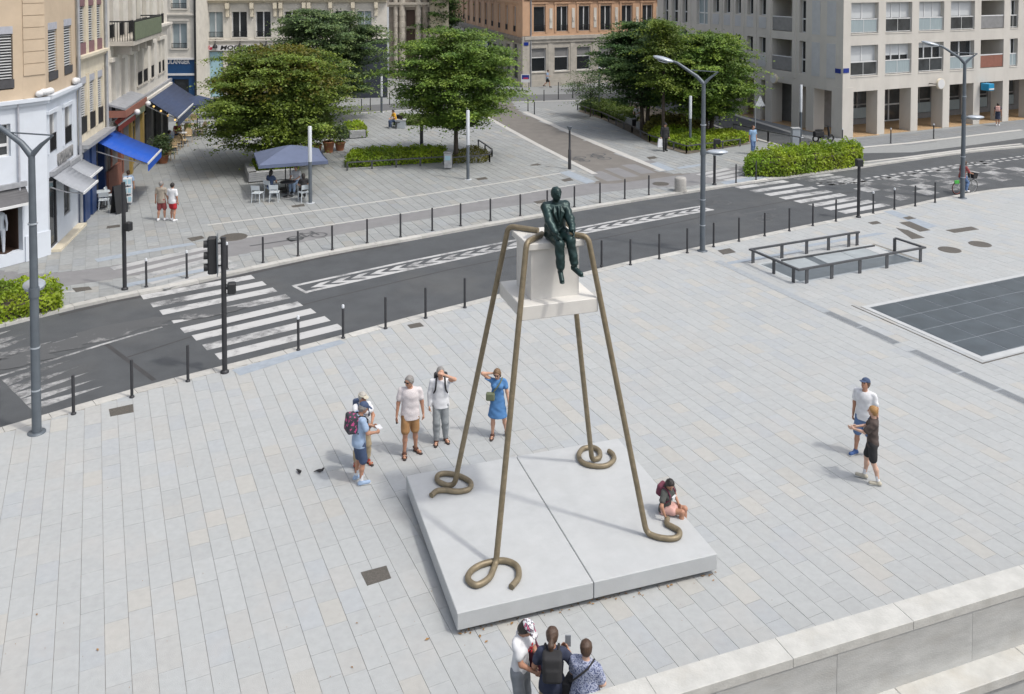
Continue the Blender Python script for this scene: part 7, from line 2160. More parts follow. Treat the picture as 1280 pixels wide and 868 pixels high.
    def dress(s, m, hem=.50, loose=.016, sleeve=.5, flare=.27, strap=False):
        f = Field(.035); S = s.S; s.torso(f, loose, k=.04)
        f.cone(s.waist - np.array([0, 0, .02]) * S, np.array([s.pel[0], s.pel[1], hem * S]), .128 * S + loose, flare * S, (0, 1, 0), .74, .03)
        for i in (0, 1): s.arm(f, i, .008, sleeve, 0, .016)
        f.wr = .005; f.wf = 26; f.cut((0, 0, 1), hem * S + .02)
        n = s.Rt @ np.array([0, .25, -1.]); n /= np.linalg.norm(n); f.cut(n, n @ (s.shc + s.Rt @ np.array([0, 0, .066]) * S))
        return fobj('dress', f, s.vox * .92, m, s.r)
    def shoes(s, m, sole='c_sole', kind='shoe', sock=None):
        S = s.S
        for i in (0, 1):
            hd_ = s.ank[i] + np.array([0, .02, -.045]) * S; t = s.toe[i]; d = t - s.ank[i]; d[2] = 0; d /= np.linalg.norm(d) + 1e-9
            heel = s.ank[i] - d * .035 * S
            zb = min(s.ank[i][2] - .085 * S, s.toe[i][2] - .043 * S)
            f = Field(.02)
            if kind == 'shoe':
                f.cone(heel + np.array([0, 0, -.04]) * S, t + d * .015 * S + np.array([0, 0, .006]) * S, .044 * S, .042 * S, (0, 0, 1), .95); f.cone(heel + np.array([0, 0, -.03]) * S + d * .02, s.ank[i] + np.array([0, 0, .005]) * S, .046 * S, .047 * S)
                o = fobj('shoe', f, s.vox * .8, m, s.r)
            else:
                for q in (.25, .75):
                    c = heel * (1 - q) + (t + d * .02 * S) * q; f.cone(c + np.array([d[1], -d[0], 0]) * .032 * S + np.array([0, 0, -.02]) * S, c - np.array([d[1], -d[0], 0]) * .032 * S + np.array([0, 0, -.02]) * S, .028 * S, .028 * S)
                f.cone(heel + np.array([0, 0, -.005]) * S - d * .01, s.ank[i] + d * .02 + np.array([0, 0, -.01]) * S, .04 * S, .042 * S)
                o = fobj('sandal', f, s.vox * .75, m, s.r)
            g = Field(.01); a = heel - d * .005; c = t + d * .025 * S
            g.cone(np.array([a[0], a[1], heel[2] - .068 * S]), np.array([c[0], c[1], t[2] - .028 * S]), .040 * S, .042 * S, (0, 0, 1), .36)
            fobj('sole', g, s.vox * .7, sole, o)
            if sock:
                b = MB(); u = s.knee[i] - s.ank[i]; u /= np.linalg.norm(u); b.tube([tuple(s.ank[i] - u * .02), tuple(s.ank[i] + u * .09 * S), tuple(s.ank[i] + u * .14 * S)], [.043 * S, .041 * S, .046 * S], 12); b.build('sock', sock, s.r)
    def hair(s, m, style='short'):
        f = Field(.02); S = s.S; H = lambda x, y, z: s.hd + s.Rh @ np.array([x, y, z]) * S
        f.ell(H(0, .014, .018), np.array([.092, .106, .104]) * S, s.Rh)
        if style == 'short': f.ell(H(0, .04, -.03), np.array([.076, .068, .075]) * S, s.Rh)
        if style in ('bob', 'long'):
            f.ell(H(0, .05, -.05), np.array([.088, .07, .11]) * S, s.Rh)
            for x in (-.07, .07): f.ell(H(x, .005, -.05), np.array([.026, .05, .10]) * S, s.Rh)
        if style == 'long':
            f.cone(H(0, .075, -.06), H(0, .085, -.24), .068 * S, .045 * S)
        if style in ('bun', 'pony', 'topbun'):
            f.ell(H(0, .04, -.03), np.array([.076, .068, .07]) * S, s.Rh)
        if style == 'bun': f.ell(H(0, .095, .035), np.array([.042, .04, .042]) * S, s.Rh)
        if style == 'topbun': f.ell(H(0, .04, .13), np.array([.04, .04, .035]) * S, s.Rh)
        if style == 'pony': f.cone(H(0, .10, .02), H(0, .15, -.06), .032 * S, .042 * S); f.cone(H(0, .15, -.06), H(.0, .14, -.26), .042 * S, .018 * S)
        n = s.Rh @ np.array([0, .88, .42]); n /= np.linalg.norm(n); f.cut(n, n @ H(0, -.040, .0))
        f.wr = .0025; f.wf = 70
        return fobj('hair', f, s.vox * .7, m, s.r)
    def cap(s, m, brim=True, name='cap', back=False):
        f = Field(.015); S = s.S; H = lambda x, y, z: s.hd + s.Rh @ np.array([x, y, z]) * S
        f.ell(H(0, .01, .045), np.array([.09, .108, .088]) * S, s.Rh)
        n = s.Rh @ np.array([0, 0, 1.]); f.cut(n, n @ H(0, 0, .036))
        o = fobj(name, f, s.vox * .7, m, s.r)
        if brim:
            g = Field(.01); sg = 1 if back else -1; g.ell(H(0, .12 * sg, .045), np.array([.075, .075, .009]) * S, s.Rh @ rot(0, R(12 * -sg))); fobj('brim', g, s.vox * .5, m, o)
        return o
    def visor(s, m):
        S = s.S; H = lambda x, y, z: s.hd + s.Rh @ np.array([x, y, z]) * S
        b = MB(); b.tube([tuple(H(.084 * math.cos(a), .01 + .1 * math.sin(a), .05)) for a in [k * math.pi / 10 for k in range(21)]], .014 * S, 8); o = b.build('visor', m, s.r)
        g = Field(.01); g.ell(H(0, -.12, .05), np.array([.07, .06, .008]) * S, s.Rh @ rot(0, R(14))); fobj('brim', g, s.vox * .5, m, o)
    def glasses(s):
        S = s.S; H = lambda x, y, z: s.hd + s.Rh @ np.array([x, y, z]) * S
        g = Field(.004)
        for x in (-.032, .032): g.ell(H(x, -.094, .014), np.array([.028, .010, .021]) * S, s.Rh)
        g.cone(H(-.02, -.1, .018), H(.02, -.1, .018), .005 * S, .005 * S)
        for x in (-.066, .066): g.cone(H(x * .95, -.085, .016), H(x * 1.15, .0, .012), .006 * S, .006 * S)
        return fobj('sunglasses', g, .006, 'lens_dark', s.r)
    def pack(s, m, size=(.15, .085, .21), strap='c_black', z=.05, straps=True, y=.2, label='black backpack'):
        S = s.S; f = Field(.03); c = s.chest + s.Rt @ np.array([0, y, z - .03]) * S
        f.box(c, np.array(size) * S * .72, .05 * S, s.Rt); f.box(c + s.Rt @ np.array([0, size[1] * .9, -.06]) * S, np.array([size[0] * .55, .02, size[2] * .32]) * S, .03 * S, s.Rt)
        V, Q = f.mesh(s.vox * .9); W = s.r.matrix_basis
        bp = thing('backpack', label, 'backpack', s.r.location, s.r.rotation_euler.z)
        np_obj('bag', V, Q, m, bp, None, True)
        if straps:
            for x in (-1, 1):
                b = MB(); H = lambda a, bb, cc: tuple(s.chest + s.Rt @ np.array([a, bb, cc]) * S)
                b.tube([H(.085 * x, .15, .13), H(.095 * x, .06, .185), H(.10 * x, -.05, .165), H(.105 * x, -.128, .09), H(.12 * x, -.128, -.02), H(.155 * x, -.06, -.12), H(.14 * x, .09, -.17)], .019 * S, 8); b.build('strap', strap, bp)
        return bp
# ================================================================ PEOPLE
def GP(px, py): return G(px, py)
# man in the pale short-sleeved shirt and tan shorts
p = Person('grey-haired man in pale short-sleeved shirt, tan shorts and sandals', GP(513, 568), 1.79, 8, head=(-38, 12), feet=((-.13, -.06), (.12, .10)), foot_yaw=(0, -38), hands=((-.31, -.06, .80), (.30, .0, .78)), bulk=1.08, skin='skin_tan', twist=-4)
p.top('p_stripe', .62, -.13, .024); p.bottom('c_tan', .84, 0, .022, .014); p.shoes('c_sandal', 'c_brownblack', 'sandal'); p.hair('h_grey'); p.glasses()
b = MB(); w = p.wr[0]; b.box(w[0] - .02, w[0] + .02, w[1] - .05, w[1] + .04, w[2] - .16, w[2] - .03); ph = b.build('phone', 'c_black', None); ph.location = p.r.location; ph.rotation_euler = p.r.rotation_euler; tag(ph, 'dark phone held in the hand of the man in tan shorts', 'phone')
# man in white shirt shading his eyes
p = Person('man in long white shirt and grey trousers shading his eyes with one hand', GP(551, 553), 1.74, 4, head=(12, -8), feet=((-.10, -.04), (.11, .06)), foot_yaw=(5, -22), hands=((-.27, -.05, .78), (.085, -.16, 1.64)), poles=((-.6, 1, -.2), (1.0, -.5, -.1)), bulk=1.05, curl=(.6, .25))
p.top('c_white', 1, -.10, .022, .98); p.bottom('c_greytrouser', 1, .93, .016, .012, name='trousers'); p.shoes('c_sandal', 'c_brownblack', 'sandal'); p.hair('h_grey')
p.pack('c_black', label='black backpack worn by the man shading his eyes')
# woman in blue dress
p = Person('woman in a blue knee-length dress holding one hand to her hair', GP(622, 546), 1.62, -6, sex='f', head=(-6, 22), feet=((-.12, -.05), (.22, .06)), foot_yaw=(4, -25), hands=((-.12, .0, 1.60), (.30, -.04, .80)), poles=((-1, -.2, .1), (.5, 1, 0)), curl=(.3, .5))
p.dress('c_blue', .50, .014, .5, .25); p.shoes('c_sandal', 'c_brownblack', 'sandal'); p.hair('h_lightbrown', 'bob'); p.glasses()
bg = thing('shoulder_bag', 'olive shoulder bag worn across the blue dress', 'bag', p.r.location, p.r.rotation_euler.z); f = Field(.02); c = p.pel + np.array([-.15, -.13, .13]); f.box(c, (.07, .03, .06), .03); V, Q = f.mesh(.012); np_obj('bag', V, Q, 'c_olive', bg, None, True)
b = MB(); b.tube([tuple(c + np.array([.05, -.01, .08])), tuple(p.chest + np.array([-.02, -.15, -.02])), tuple(p.chest + np.array([.08, -.11, .12])), tuple(p.chest + np.array([.11, .0, .185])), tuple(p.chest + np.array([.08, .12, .1]))], .014, 8); b.build('strap', 'c_olive', bg)
# man with cap and backpack, seen from behind
p = Person('man in light blue shirt, navy shorts and navy cap with a backpack', GP(449, 603), 1.70, 118, head=(-10, 18), lean=6, feet=((-.13, .0), (.13, .03)), foot_yaw=(10, -14), hands=((-.14, -.34, 1.08), (.12, -.36, 1.10)), poles=((-.6, .3, -1), (.6, .3, -1)), bulk=1.06, skin='skin_tan', curl=(.8, .8))
p.top('c_lightblue', .62, -.11, .024); p.bottom('c_navy', .93, 0, .022, .012); p.shoes('c_lightblue', 'c_sole', 'shoe', 'c_white'); p.hair('h_grey'); p.cap('c_navy')
p.pack('p_packpink', (.15, .085, .20), label='black and pink backpack on the man in the navy cap')
b = MB(); c = (p.wr[0] + p.wr[1]) / 2 + np.array([0, -.1, .02]); b.box(c[0] - .09, c[0] + .09, c[1] - .05, c[1] + .06, c[2] - .008, c[2] + .008); o = b.build('leaflet', 'c_white', None); o.location = p.r.location; o.rotation_euler = p.r.rotation_euler; tag(o, 'pale leaflet held by the man in the navy cap', 'leaflet')
# woman with pale visor
p = Person('woman in white blouse, khaki trousers and pale visor looking at her phone', GP(453, 582), 1.63, 28, sex='f', head=(20, 8), feet=((-.17, -.02), (.15, .04)), foot_yaw=(4, -16), hands=((-.03, -.30, 1.06), (.13, -.30, 1.10)), poles=((-.8, .4, -1), (.8, .4, -1)), skin='skin_tan', curl=(.8, .8))
p.top('c_white', .5, -.08, .02); p.bottom('c_khaki', 1, .74, .014, .012, name='trousers'); p.shoes('c_redsandal', 'c_brownblack', 'sandal'); p.hair('h_silver', 'bun'); p.visor('c_cream'); p.glasses()
b = MB(); c = (p.wr[0] + p.wr[1]) / 2 + np.array([0, -.11, .03]); b.box(c[0] - .08, c[0] + .08, c[1] - .04, c[1] + .04, c[2] - .007, c[2] + .007); o = b.build('phone', 'c_black', None); o.location = p.r.location; o.rotation_euler = p.r.rotation_euler; tag(o, 'black phone held by the woman in the pale visor', 'phone')
p.pack('c_navy', (.13, .07, .17), 'c_navy', label='navy backpack on the woman in the pale visor')
# girl sitting on the slab edge
eR, eB = SLAB[1], SLAB[2]
Pg = eR.lerp(eB, .335)
gout = Vector((math.cos(R(18)), math.sin(R(18)), 0))
Pg = Pg - gout * .27
p = Person('girl sitting on the stone slab, leaning to touch a bronze tube end', Pg, 1.46, 62, sex='f', drop=.935 - .10, base_z=.38, lean=14, side=-8, twist=-12, head=(-38, 24), feet=((-.07, -.43, -.36), (.10, -.45, -.36)), foot_yaw=(0, 0), knees=((0, -.4, 1), (0, -.4, 1)), hands=((-.36, -.13, .085), (.06, -.30, .22)), poles=((-1, .6, .3), (.8, .6, .2)), curl=(.8, .4), skin='skin_tan', vox=.012)
p.top('c_charcoal', .55, -.06, .022); p.bottom('c_pink', .5, 0, .014, .012); p.shoes('c_white', 'c_sole'); p.hair('h_dark', 'long')
p.pack('c_maroon', (.10, .045, .13), 'c_maroon', y=.16, label='maroon backpack on the sitting girl')
b = MB()
for k, (x, z, w_) in enumerate(((-.03, .06, .11), (.0, .02, .13), (-.01, -.02, .08))):
    c = p.chest + p.Rt @ np.array([x - w_ / 2, -.128 - .02, z]); d_ = p.chest + p.Rt @ np.array([x + w_ / 2, -.128 - .02, z]); b.bar(tuple(c), tuple(d_), .02, .016)
b.build('shirt_print', 'c_white', p.r)
# man with cap and white polo
p = Person('man in white polo shirt, blue shorts and navy cap gazing upwards', GP(1080, 570), 1.74, -42, head=(-12, -18), feet=((-.17, -.05), (.10, .10)), foot_yaw=(18, -10), hands=((-.26, -.02, .76), (.29, .0, .82)), bulk=1.05, skin='skin_tan')
p.top('c_white', .62, -.09, .024); p.bottom('c_denim', .88, 0, .024, .014); p.shoes('c_blueshoe', 'c_sole'); p.hair('h_brown'); p.cap('c_navy')
# boy in dark t-shirt
p = Person('fair-haired boy in baggy dark shirt and black shorts gesturing with both hands', GP(1090, 603), 1.63, -112, head=(-8, 4), lean=-2, feet=((-.10, -.16, .0), (.10, .13, .0)), foot_yaw=(8, -8), hands=((-.16, -.34, 1.14), (.10, -.40, 1.20)), poles=((-.7, .5, -.9), (.7, .5, -.9)), bulk=.92, skin='skin_pale', curl=(.35, .35))
p.top('c_brown', .78, -.07, .026, 0, .006, sl_loose=.022); p.bottom('c_black', .80, 0, .020, .010); p.shoes('c_cream', 'c_sole', 'shoe', 'c_white'); p.hair('h_ginger', 'short')
# three in the foreground
p = Person('woman in white printed shirt, grey cropped trousers and floral cap using a phone', GP(650, 910), 1.63, 58, sex='f', head=(2, 36), lean=5, feet=((-.11, 0), (.11, .04)), hands=((-.07, -.33, 1.04), (.10, -.33, 1.06)), poles=((-.7, .4, -1), (.7, .4, -1)), skin='skin_tan', curl=(.9, .9), bulk=.98)
p.top('c_white', .6, -.02, .018); p.bottom('c_grey', 1, .5, .016, .012, name='trousers'); p.shoes('c_grey', 'c_sole'); p.hair('h_dark', 'bob'); p.cap('p_floral')
b = MB(); c = (p.wr[0] + p.wr[1]) / 2 + np.array([0, -.12, .02]); b.box(c[0] - .04, c[0] + .04, c[1] - .08, c[1] + .08, c[2] - .006, c[2] + .006); o = b.build('phone', 'c_black', None); o.location = p.r.location; o.rotation_euler = p.r.rotation_euler; tag(o, 'black phone held by the woman in the floral cap', 'phone')
b = MB(); 
for k in range(5): b.ball(tuple(p.chest + p.Rt @ np.array([.07 - .025 * k, -.155 + .012 * abs(k - 2), .03 - .03 * (k % 3)])), .022, 8, 6, (1, .5, 1))
b.build('shirt_print', 'c_red', p.r)
bg = thing('shoulder_bag', 'maroon shoulder bag hanging beside the woman in the floral cap', 'bag', p.r.location, p.r.rotation_euler.z); f = Field(.02); c = p.pel + np.array([.26, -.10, .02]); f.box(c, (.045, .11, .12), .03); V, Q = f.mesh(.013); np_obj('bag', V, Q, 'c_maroon', bg, None, True)
b = MB(); b.tube([tuple(c + np.array([0, -.07, .12])), tuple(p.sh[1] + np.array([.05, -.03, .03])), tuple(p.sh[1] + np.array([.02, .03, .06])), tuple(c + np.array([0, .07, .12]))], .014, 8); b.build('strap', 'c_maroon', bg)
p = Person('woman with a ponytail in navy shirt holding up a phone, seen from behind', GP(690, 930), 1.64, 178, sex='f', head=(-8, 4), feet=((-.12, 0), (.12, .02)), hands=((-.24, -.22, 1.26), (.24, -.18, .95)), poles=((-.9, .4, -1), (.8, .6, -.6)), skin='skin_tan', curl=(.9, .6))
p.top('c_navytop', .62, -.10, .022); p.bottom('c_khaki', 1, .3, .016, .012, name='trousers'); p.shoes('c_grey', 'c_sole'); p.hair('h_brown', 'pony')
bp = p.pack('c_black', (.13, .085, .20), label='black backpack on the woman with a ponytail')
b = MB(); H = lambda a, bb, cc: tuple(p.chest + p.Rt @ np.array([a, bb, cc]) * p.S); b.tube([H(-.10, .30, -.05), H(-.10, .295, .07), H(-.045, .28, .14), H(.045, .28, .14), H(.10, .295, .07), H(.10, .30, -.05)], .008, 6); b.build('orange_trim', 'c_tan', bp)
b = MB(); w = p.wr[0] + np.array([.0, -.03, .12]); b.box(w[0] - .04, w[0] + .04, w[1] - .008, w[1] + .008, w[2] - .09, w[2] + .07); o = b.build('phone', 'c_grey', None); o.location = p.r.location; o.rotation_euler = p.r.rotation_euler; tag(o, 'grey phone held up by the woman with a ponytail', 'phone')
p = Person('short-haired woman in blue and white patterned top, seen from behind', GP(732, 945), 1.60, 152, sex='f', head=(16, 8), feet=((-.12, 0), (.12, .02)), hands=((-.16, -.24, .98), (.16, -.24, .98)), poles=((-1, .6, -.5), (1, .6, -.5)), bulk=1.22, skin='skin_pale')
p.top('p_bluewhite', .7, -.20, .03); p.bottom('c_navy', 1, .9, .016, .01, name='trousers'); p.shoes('c_grey', 'c_sole'); p.hair('h_brown', 'short')
bg = thing('handbag', 'dark handbag on a strap across the patterned top', 'bag', p.r.location, p.r.rotation_euler.z); f = Field(.02); c = p.pel + np.array([.27, -.06, -.02]); f.box(c, (.04, .10, .09), .03); V, Q = f.mesh(.013); np_obj('bag', V, Q, 'c_black', bg, None, True)
b = MB(); H = lambda a, bb, cc: tuple(p.chest + p.Rt @ np.array([a, bb, cc]) * p.S); b.tube([tuple(c + np.array([0, .04, .1])), H(.17, .14, -.13), H(.04, .172, .02), H(-.08, .13, .14), H(-.12, .03, .19), H(-.10, -.08, .15)], .013, 8); b.build('strap', 'c_black', bg)
# black specks (pigeons) on the paving
for px, l, a in (((374, 592), 'dark pigeon on the paving, upright', 40), ((400, 591), 'dark pigeon on the paving with its body stretched', 100)):
    P = G(*px); r = thing('pigeon', l, 'bird', (P.x, P.y, 0), R(a)); f = Field(.015); f.ell((0, 0, .05), (.03, .075, .03)); f.ell((0, -.07, .085), (.018, .02, .018)); f.cone((0, .06, .05), (0, .13, .035), .016, .008); f.cone((0, -.06, .07), (0, -.075, .085), .014, .014)
    V, Q = f.mesh(.007); np_obj('body', V, Q, 'bird_dark', r, None, True); b = MB(); b.tube([(-.012, 0, 0), (-.01, 0, .04)], .004, 5); b.build('leg', 'c_redsandal', r); b = MB(); b.tube([(.012, 0, 0), (.01, 0, .04)], .004, 5); b.build('leg', 'c_redsandal', r)
# ---- farther people
V3 = .022
def far(label, px, h, rz, **k): return Person(label, GP(*px), h, rz, vox=V3, fine=False, **k)
p = far('man in beige shirt and dark red shorts walking on the square', (202, 276), 1.74, 172, head=(-20, 0), feet=((-.12, -.06), (.12, .08)), hands=((-.26, -.1, .9), (.27, .02, .78)), skin='skin_tan'); p.top('c_beige', .62, -.14, .026); p.bottom('c_darkred', .9, 0, .024, .014); p.shoes('c_white', 'c_sole'); p.hair('h_grey')
p = far('man in white shirt and bright red shorts walking on the square', (216, 276.5), 1.68, 165, feet=((-.12, .08), (.12, -.08)), skin='skin_tan'); p.top('c_white', .75, -.12, .03); p.bottom('c_red', .7, 0, .024, .016); p.shoes('c_white', 'c_sole'); p.hair('h_dark')
def seated(label, px, rz, topm, botm, hairm, h=1.68, style='short', sex='m', seat=.45, **k):
    p = far(label, px, h, rz, drop=.935 - (seat + .10) / (h / 1.75), feet=((-.12, -.42), (.12, -.42)), hands=((-.14, -.36, .72), (.14, -.36, .72)), poles=((-1, .6, -.6), (1, .6, -.6)), sex=sex, **k)
    p.top(topm, .6, -.06, .022); p.bottom(botm, 1, .85, .014, .01, name='trousers'); p.shoes('c_grey', 'c_sole'); p.hair(hairm, style); return p
seated('seated woman in a blue top under the parasol, seen from behind', (338, 247), 165, 'c_navy', 'c_lightblue', 'h_dark', 1.66, 'long', 'f', lean=8)
seated('seated person in a white shirt under the parasol', (371, 240), -20, 'c_white', 'c_lightblue', 'h_brown', lean=6)
seated('seated dark-haired woman in a black top beside the light column', (380, 251), 205, 'c_black', 'c_black', 'h_dark', 1.62, 'long', 'f', lean=10)
seated('cafe guest in a pale blue shirt under the navy awning', (212, 190), 150, 'c_lightblue', 'c_navy', 'h_dark')
seated('cafe guest in a brown top at the back of the terrace', (222, 178), 20, 'c_darkred', 'c_navy', 'h_dark')
p = far('man dressed in black with a cap carrying a white bag', (831, 189), 1.74, 10, head=(20, 8), feet=((-.1, -.1), (.1, .1))); p.top('c_black', 1, -.12, .024, .95); p.bottom('c_black', 1, .95, .016, .01, name='trousers'); p.shoes('c_black', 'c_black'); p.hair('h_dark'); p.cap('c_black')
o = thing('carrier_bag', 'white carrier bag held by the man in black', 'bag', p.r.location, p.r.rotation_euler.z); b = MB(); w = p.wr[0]; b.add([(w[0] - .03 - .2, w[1] - .08, w[2] - .62), (w[0] + .1, w[1] - .08, w[2] - .62), (w[0] + .06, w[1] - .05, w[2] - .12), (w[0] - .17, w[1] - .05, w[2] - .12), (w[0] - .23, w[1] + .08, w[2] - .62), (w[0] + .1, w[1] + .08, w[2] - .62), (w[0] + .06, w[1] + .05, w[2] - .12), (w[0] - .17, w[1] + .05, w[2] - .12)], [(0, 1, 2, 3), (7, 6, 5, 4), (0, 4, 5, 1), (1, 5, 6, 2), (2, 6, 7, 3), (3, 7, 4, 0)]); b.build('bag', 'c_white', o)
b = MB(); b.tube([(w[0] - .12, w[1], w[2] - .13), (w[0] - .05, w[1], w[2] - .02), (w[0] + .02, w[1], w[2] - .13)], .01, 6); b.build('handle', 'c_white', o)
p = far('man in light blue shirt and jeans walking behind the hedge', (941, 193), 1.74, 20, skin='skin_tan', feet=((-.1, -.08), (.1, .1))); p.top('c_skyblue', .65, -.14, .026); p.bottom('c_denim', 1, .95, .016, .01, name='trousers'); p.shoes('c_black', 'c_black'); p.hair('h_brown')
p = far('jogger in pale shirt and dark shorts by the orange building', (684, 110), 1.74, 80, lean=8, feet=((-.08, -.28, .06), (.08, .36, .12)), hands=((-.2, -.22, 1.15), (.2, .12, 1.0))); p.top('c_lightblue', .6, -.1, .02); p.bottom('c_black', .75, 0, .02, .014); p.shoes('c_black', 'c_black'); p.hair('h_brown')
p = far('woman in dark dress with a pink backpack before the arcade', (1247, 157.5), 1.64, 150, sex='f', feet=((-.08, -.1), (.08, .12)), skin='skin_tan'); p.dress('c_navytop', .5, .014, .4, .2); p.shoes('c_white', 'c_sole'); p.hair('h_dark', 'bun'); p.pack('c_pink', (.15, .09, .2), 'c_pink', label='pink backpack on the woman before the arcade')
p = far('person in pale blue shirt standing behind the card stand', (161, 256), 1.62, 200, skin='skin_tan'); p.top('c_lightblue', .6, -.12, .024); p.bottom('c_grey', 1, .9, .016, .01, name='trousers'); p.shoes('c_grey', 'c_sole'); p.hair('h_brown')
seated('person in pale clothes sitting on the bench by the planted bed', (797, 153), -40, 'c_white', 'c_white', 'h_brown', 1.62, lean=18)
seated('person in yellow vest sitting on a dark bench at the back of the square', (494, 160), -60, 'c_yellow', 'c_navy', 'h_dark', 1.66, lean=15)
P = G(489, 160); r = thing('dark_bench', 'dark bench with a backrest under the person in yellow', 'bench', (P.x + .35, P.y + .1, 0), R(-60)); b = MB(); b.bbox(-.5, .5, -.25, .25, .40, .45, .01); b.build('seat', 'c_black', r); b = MB(); b.bbox(-.5, .5, .22, .27, .5, .85, .01); b.build('backrest', 'c_black', r)
for sx in (-.45, .45):
    for sy in (-.2, .22): b = MB(); b.box(sx - .03, sx + .03, sy - .03, sy + .03, 0, .40 if sy < 0 else .52); b.build('leg', 'c_black', r)
# ---- cyclist and bicycle
P = G(1206, 242.5, ROAD_Z); BR = R(22)
bk = thing('bicycle', 'city bicycle with a front basket on the chequered speed table', 'bicycle', (P.x, P.y, ROAD_Z), BR)
mat('tyre', (.02, .02, .02), rough=.8); mat('bike_frame', (.35, .36, .36), rough=.4, metal=.4); mat('green_plate', (.05, .35, .05), rough=.5); mat('wheel_red', (.35, .07, .05), rough=.5)
def ring(r_, c): return [(c + r_ * math.cos(k * math.pi / 14), 0, r_ + .02 + r_ * math.sin(k * math.pi / 14) - .0) for k in range(29)]
for c in (-.52, .52):
    b = MB(); b.tube(ring(.32, c), .018, 8, caps=False); w = b.build('tyre', 'tyre', bk)
    b = MB(); b.tube([(c + .295 * math.cos(k * math.pi / 14), 0, .34 + .295 * math.sin(k * math.pi / 14)) for k in range(29)], .010, 6, caps=False); b.build('rim', 'wheel_red' if c < 0 else 'bike_frame', w)
    b = MB()
    for k in range(10): a = k * math.pi / 10; b.tube([(c - .29 * math.cos(a), 0, .34 - .29 * math.sin(a)), (c + .29 * math.cos(a), 0, .34 + .29 * math.sin(a))], .0025, 4)
    b.build('spokes', 'bike_frame', w)
b = MB()
for a, c in (((-.52, 0, .34), (-.05, 0, .30)), ((-.05, 0, .30), (-.18, 0, .82)), ((-.52, 0, .34), (-.16, 0, .74)), ((-.05, 0, .30), (.36, 0, .72)), ((-.12, 0, .5), (.36, 0, .66)), ((.52, 0, .34), (.38, 0, .70)), ((.38, 0, .70), (.32, 0, 1.02))): b.tube([a, c], .02, 8)
b.build('frame', 'bike_frame', bk)
b = MB(); b.tube([(.32, 0, 1.02), (.30, .12, 1.05), (.20, .26, 1.03)], .014, 8); b.tube([(.32, 0, 1.02), (.30, -.12, 1.05), (.20, -.26, 1.03)], .014, 8); b.build('handlebar', 'tyre', bk)
f = Field(.02); f.ell((-.2, 0, .86), (.12, .08, .035)); V, Q = f.mesh(.012); np_obj('saddle', V, Q, 'tyre', bk, None, True)
b = MB(); b.add([(.40, -.16, .74), (.62, -.16, .74), (.62, .16, .74), (.40, .16, .74), (.36, -.19, 1.0), (.68, -.19, 1.0), (.68, .19, 1.0), (.36, .19, 1.0)], [(0, 3, 2, 1), (0, 1, 5, 4), (1, 2, 6, 5), (2, 3, 7, 6), (3, 0, 4, 7)]); b.build('basket', 'c_black', bk)
b = MB(); b.bbox(-.70, -.40, -.03, .03, .55, .72, .01); b.build('rear_panel', 'green_plate', bk)
b = MB(); b.tube([(-.05, -.1, .18), (-.05, .1, .42)], .012, 6); b.bar((-.10, -.15, .17), (0, -.15, .17), .07, .02); b.bar((-.10, .15, .43), (0, .15, .43), .07, .02); b.build('pedals', 'tyre', bk)
p = Person('cyclist in red top and jeans riding the city bicycle', (P.x, P.y), 1.68, math.degrees(BR) + 90, drop=.0, base_z=ROAD_Z, vox=V3, fine=False, lean=18, pel=(0, .21), feet=((-.13, .06, .12), (.13, .06, .38)), hands=((-.22, -.22, 1.08), (.22, -.22, 1.08)), sex='f', skin='skin_tan'); p.top('c_darkred', .9, -.08, .024); p.bottom('c_denim', 1, .95, .014, .01, name='trousers'); p.shoes('c_white', 'c_sole'); p.hair('h_brown', 'bob')
# ---- parked scooter
P = G(1031, 178); r = thing('motor_scooter', 'dark parked scooter in front of the arcade corner', 'scooter', (P.x - .1, P.y, 0), R(15))
for c in (-.55, .55): b = MB(); b.tube([(c + .2 * math.cos(k * math.pi / 10), 0, .25 + .2 * math.sin(k * math.pi / 10)) for k in range(21)], .055, 8, caps=False); b.build('wheel', 'tyre', r)
f = Field(.06); f.box((-.35, 0, .55), (.28, .1, .12), .06); f.cone((.45, 0, .35), (.35, 0, .95), .09, .06); f.box((.05, 0, .3), (.3, .12, .02), .03); V, Q = f.mesh(.02); np_obj('body', V, Q, 'c_black', r, None, True)
f = Field(.03); f.ell((-.3, 0, .8), (.34, .13, .07)); V, Q = f.mesh(.02); np_obj('seat', V, Q, 'tyre', r, None, True)
b = MB(); b.tube([(.35, -.3, 1.0), (.36, 0, 1.03), (.35, .3, 1.0)], .02, 8); b.build('handlebar', 'tyre', r); b = MB(); b.bbox(-.62, -.58, -.09, .09, .5, .62, .005); b.build('number_plate', 'pale_blue_poster', r)
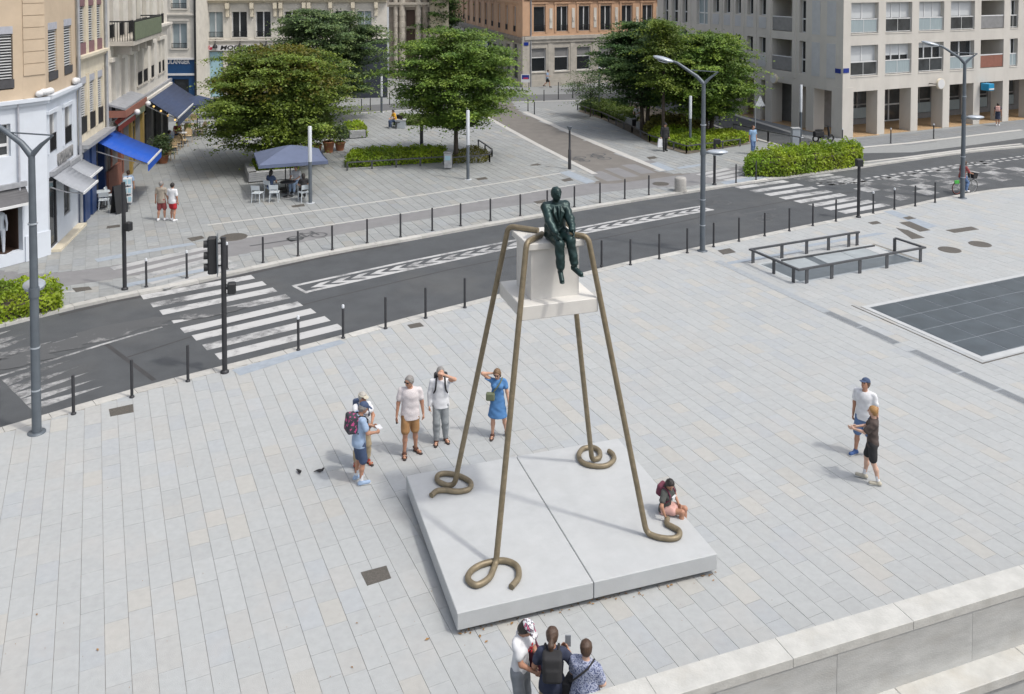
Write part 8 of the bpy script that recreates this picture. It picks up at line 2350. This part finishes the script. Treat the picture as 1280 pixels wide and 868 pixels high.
# ================================================================ BRONZE STATUE
face = Matrix.Rotation(SLA, 3, 'Z') @ Vector((.04, -.42, 0)) + SC_
s = Person('green-patinated bronze statue of a man in a suit sitting on the pedestal', (face.x, face.y), 1.86, math.degrees(SLA) + 2, drop=.935 - .115, base_z=5.735, pel=(0, .10), lean=4, head=(10, 2), feet=((-.10, -.40, -.46), (.15, -.42, -.41)), foot_yaw=(6, -20), lift=(52, 30), knees=((0, -1, .5), (0, -1, .5)),
           hands=((-.155, -.30, .225), (.165, -.31, .225)), poles=((-.75, 1, -.1), (.75, 1, -.1)), bulk=1.04, skin='green_bronze', vox=.010, curl=(.35, .35), name='statue')
tag(s.r, cat='statue')
for o in list(s.r.children):
    if o.name.startswith(('eye', 'mouth')): o.data.materials.clear(); o.data.materials.append(MATS['green_bronze'])
s.top('green_bronze', 1, -.06, .024, .90, .006, 'jacket', True, sl_loose=.020, suit=True); s.bottom('green_bronze', 1, .88, .014, .010, .005, 'trousers', straight=True); s.shoes('green_bronze', 'green_bronze'); s.hair('green_bronze')
H = lambda x, y, z: tuple(s.chest + s.Rt @ np.array([x, y, z]) * s.S)
for sg in (-1, 1):
    b = MB(); b.add([H(.065 * sg, -.085, .145), H(.10 * sg, -.14, .10), H(.10 * sg, -.172, .03), H(.008 * sg, -.180, -.14), H(.045 * sg, -.150, .06), H(.065 * sg, -.075, .142), H(.10 * sg, -.10, .10), H(.085 * sg, -.12, .03), H(.012 * sg, -.125, -.13), H(.05 * sg, -.10, .06)], [(0, 1, 2, 4), (4, 2, 3), (9, 7, 6, 5), (8, 7, 9), (0, 5, 6, 1), (1, 6, 7, 2), (2, 7, 8, 3), (3, 8, 9, 4), (4, 9, 5, 0)]); b.build('lapel', 'green_bronze', s.r)
b = MB(); b.tube([H(0, -.115, .13), H(0, -.145, .10), H(0, -.168, .0), H(0, -.170, -.10)], [.022, .026, .024, .016], 8); b.build('tie', 'green_bronze', s.r)
for z in (-.15, -.22): b = MB(); b.ball(H(0, -.172, z), .014, 8, 6); b.build('button', 'green_bronze', s.r)
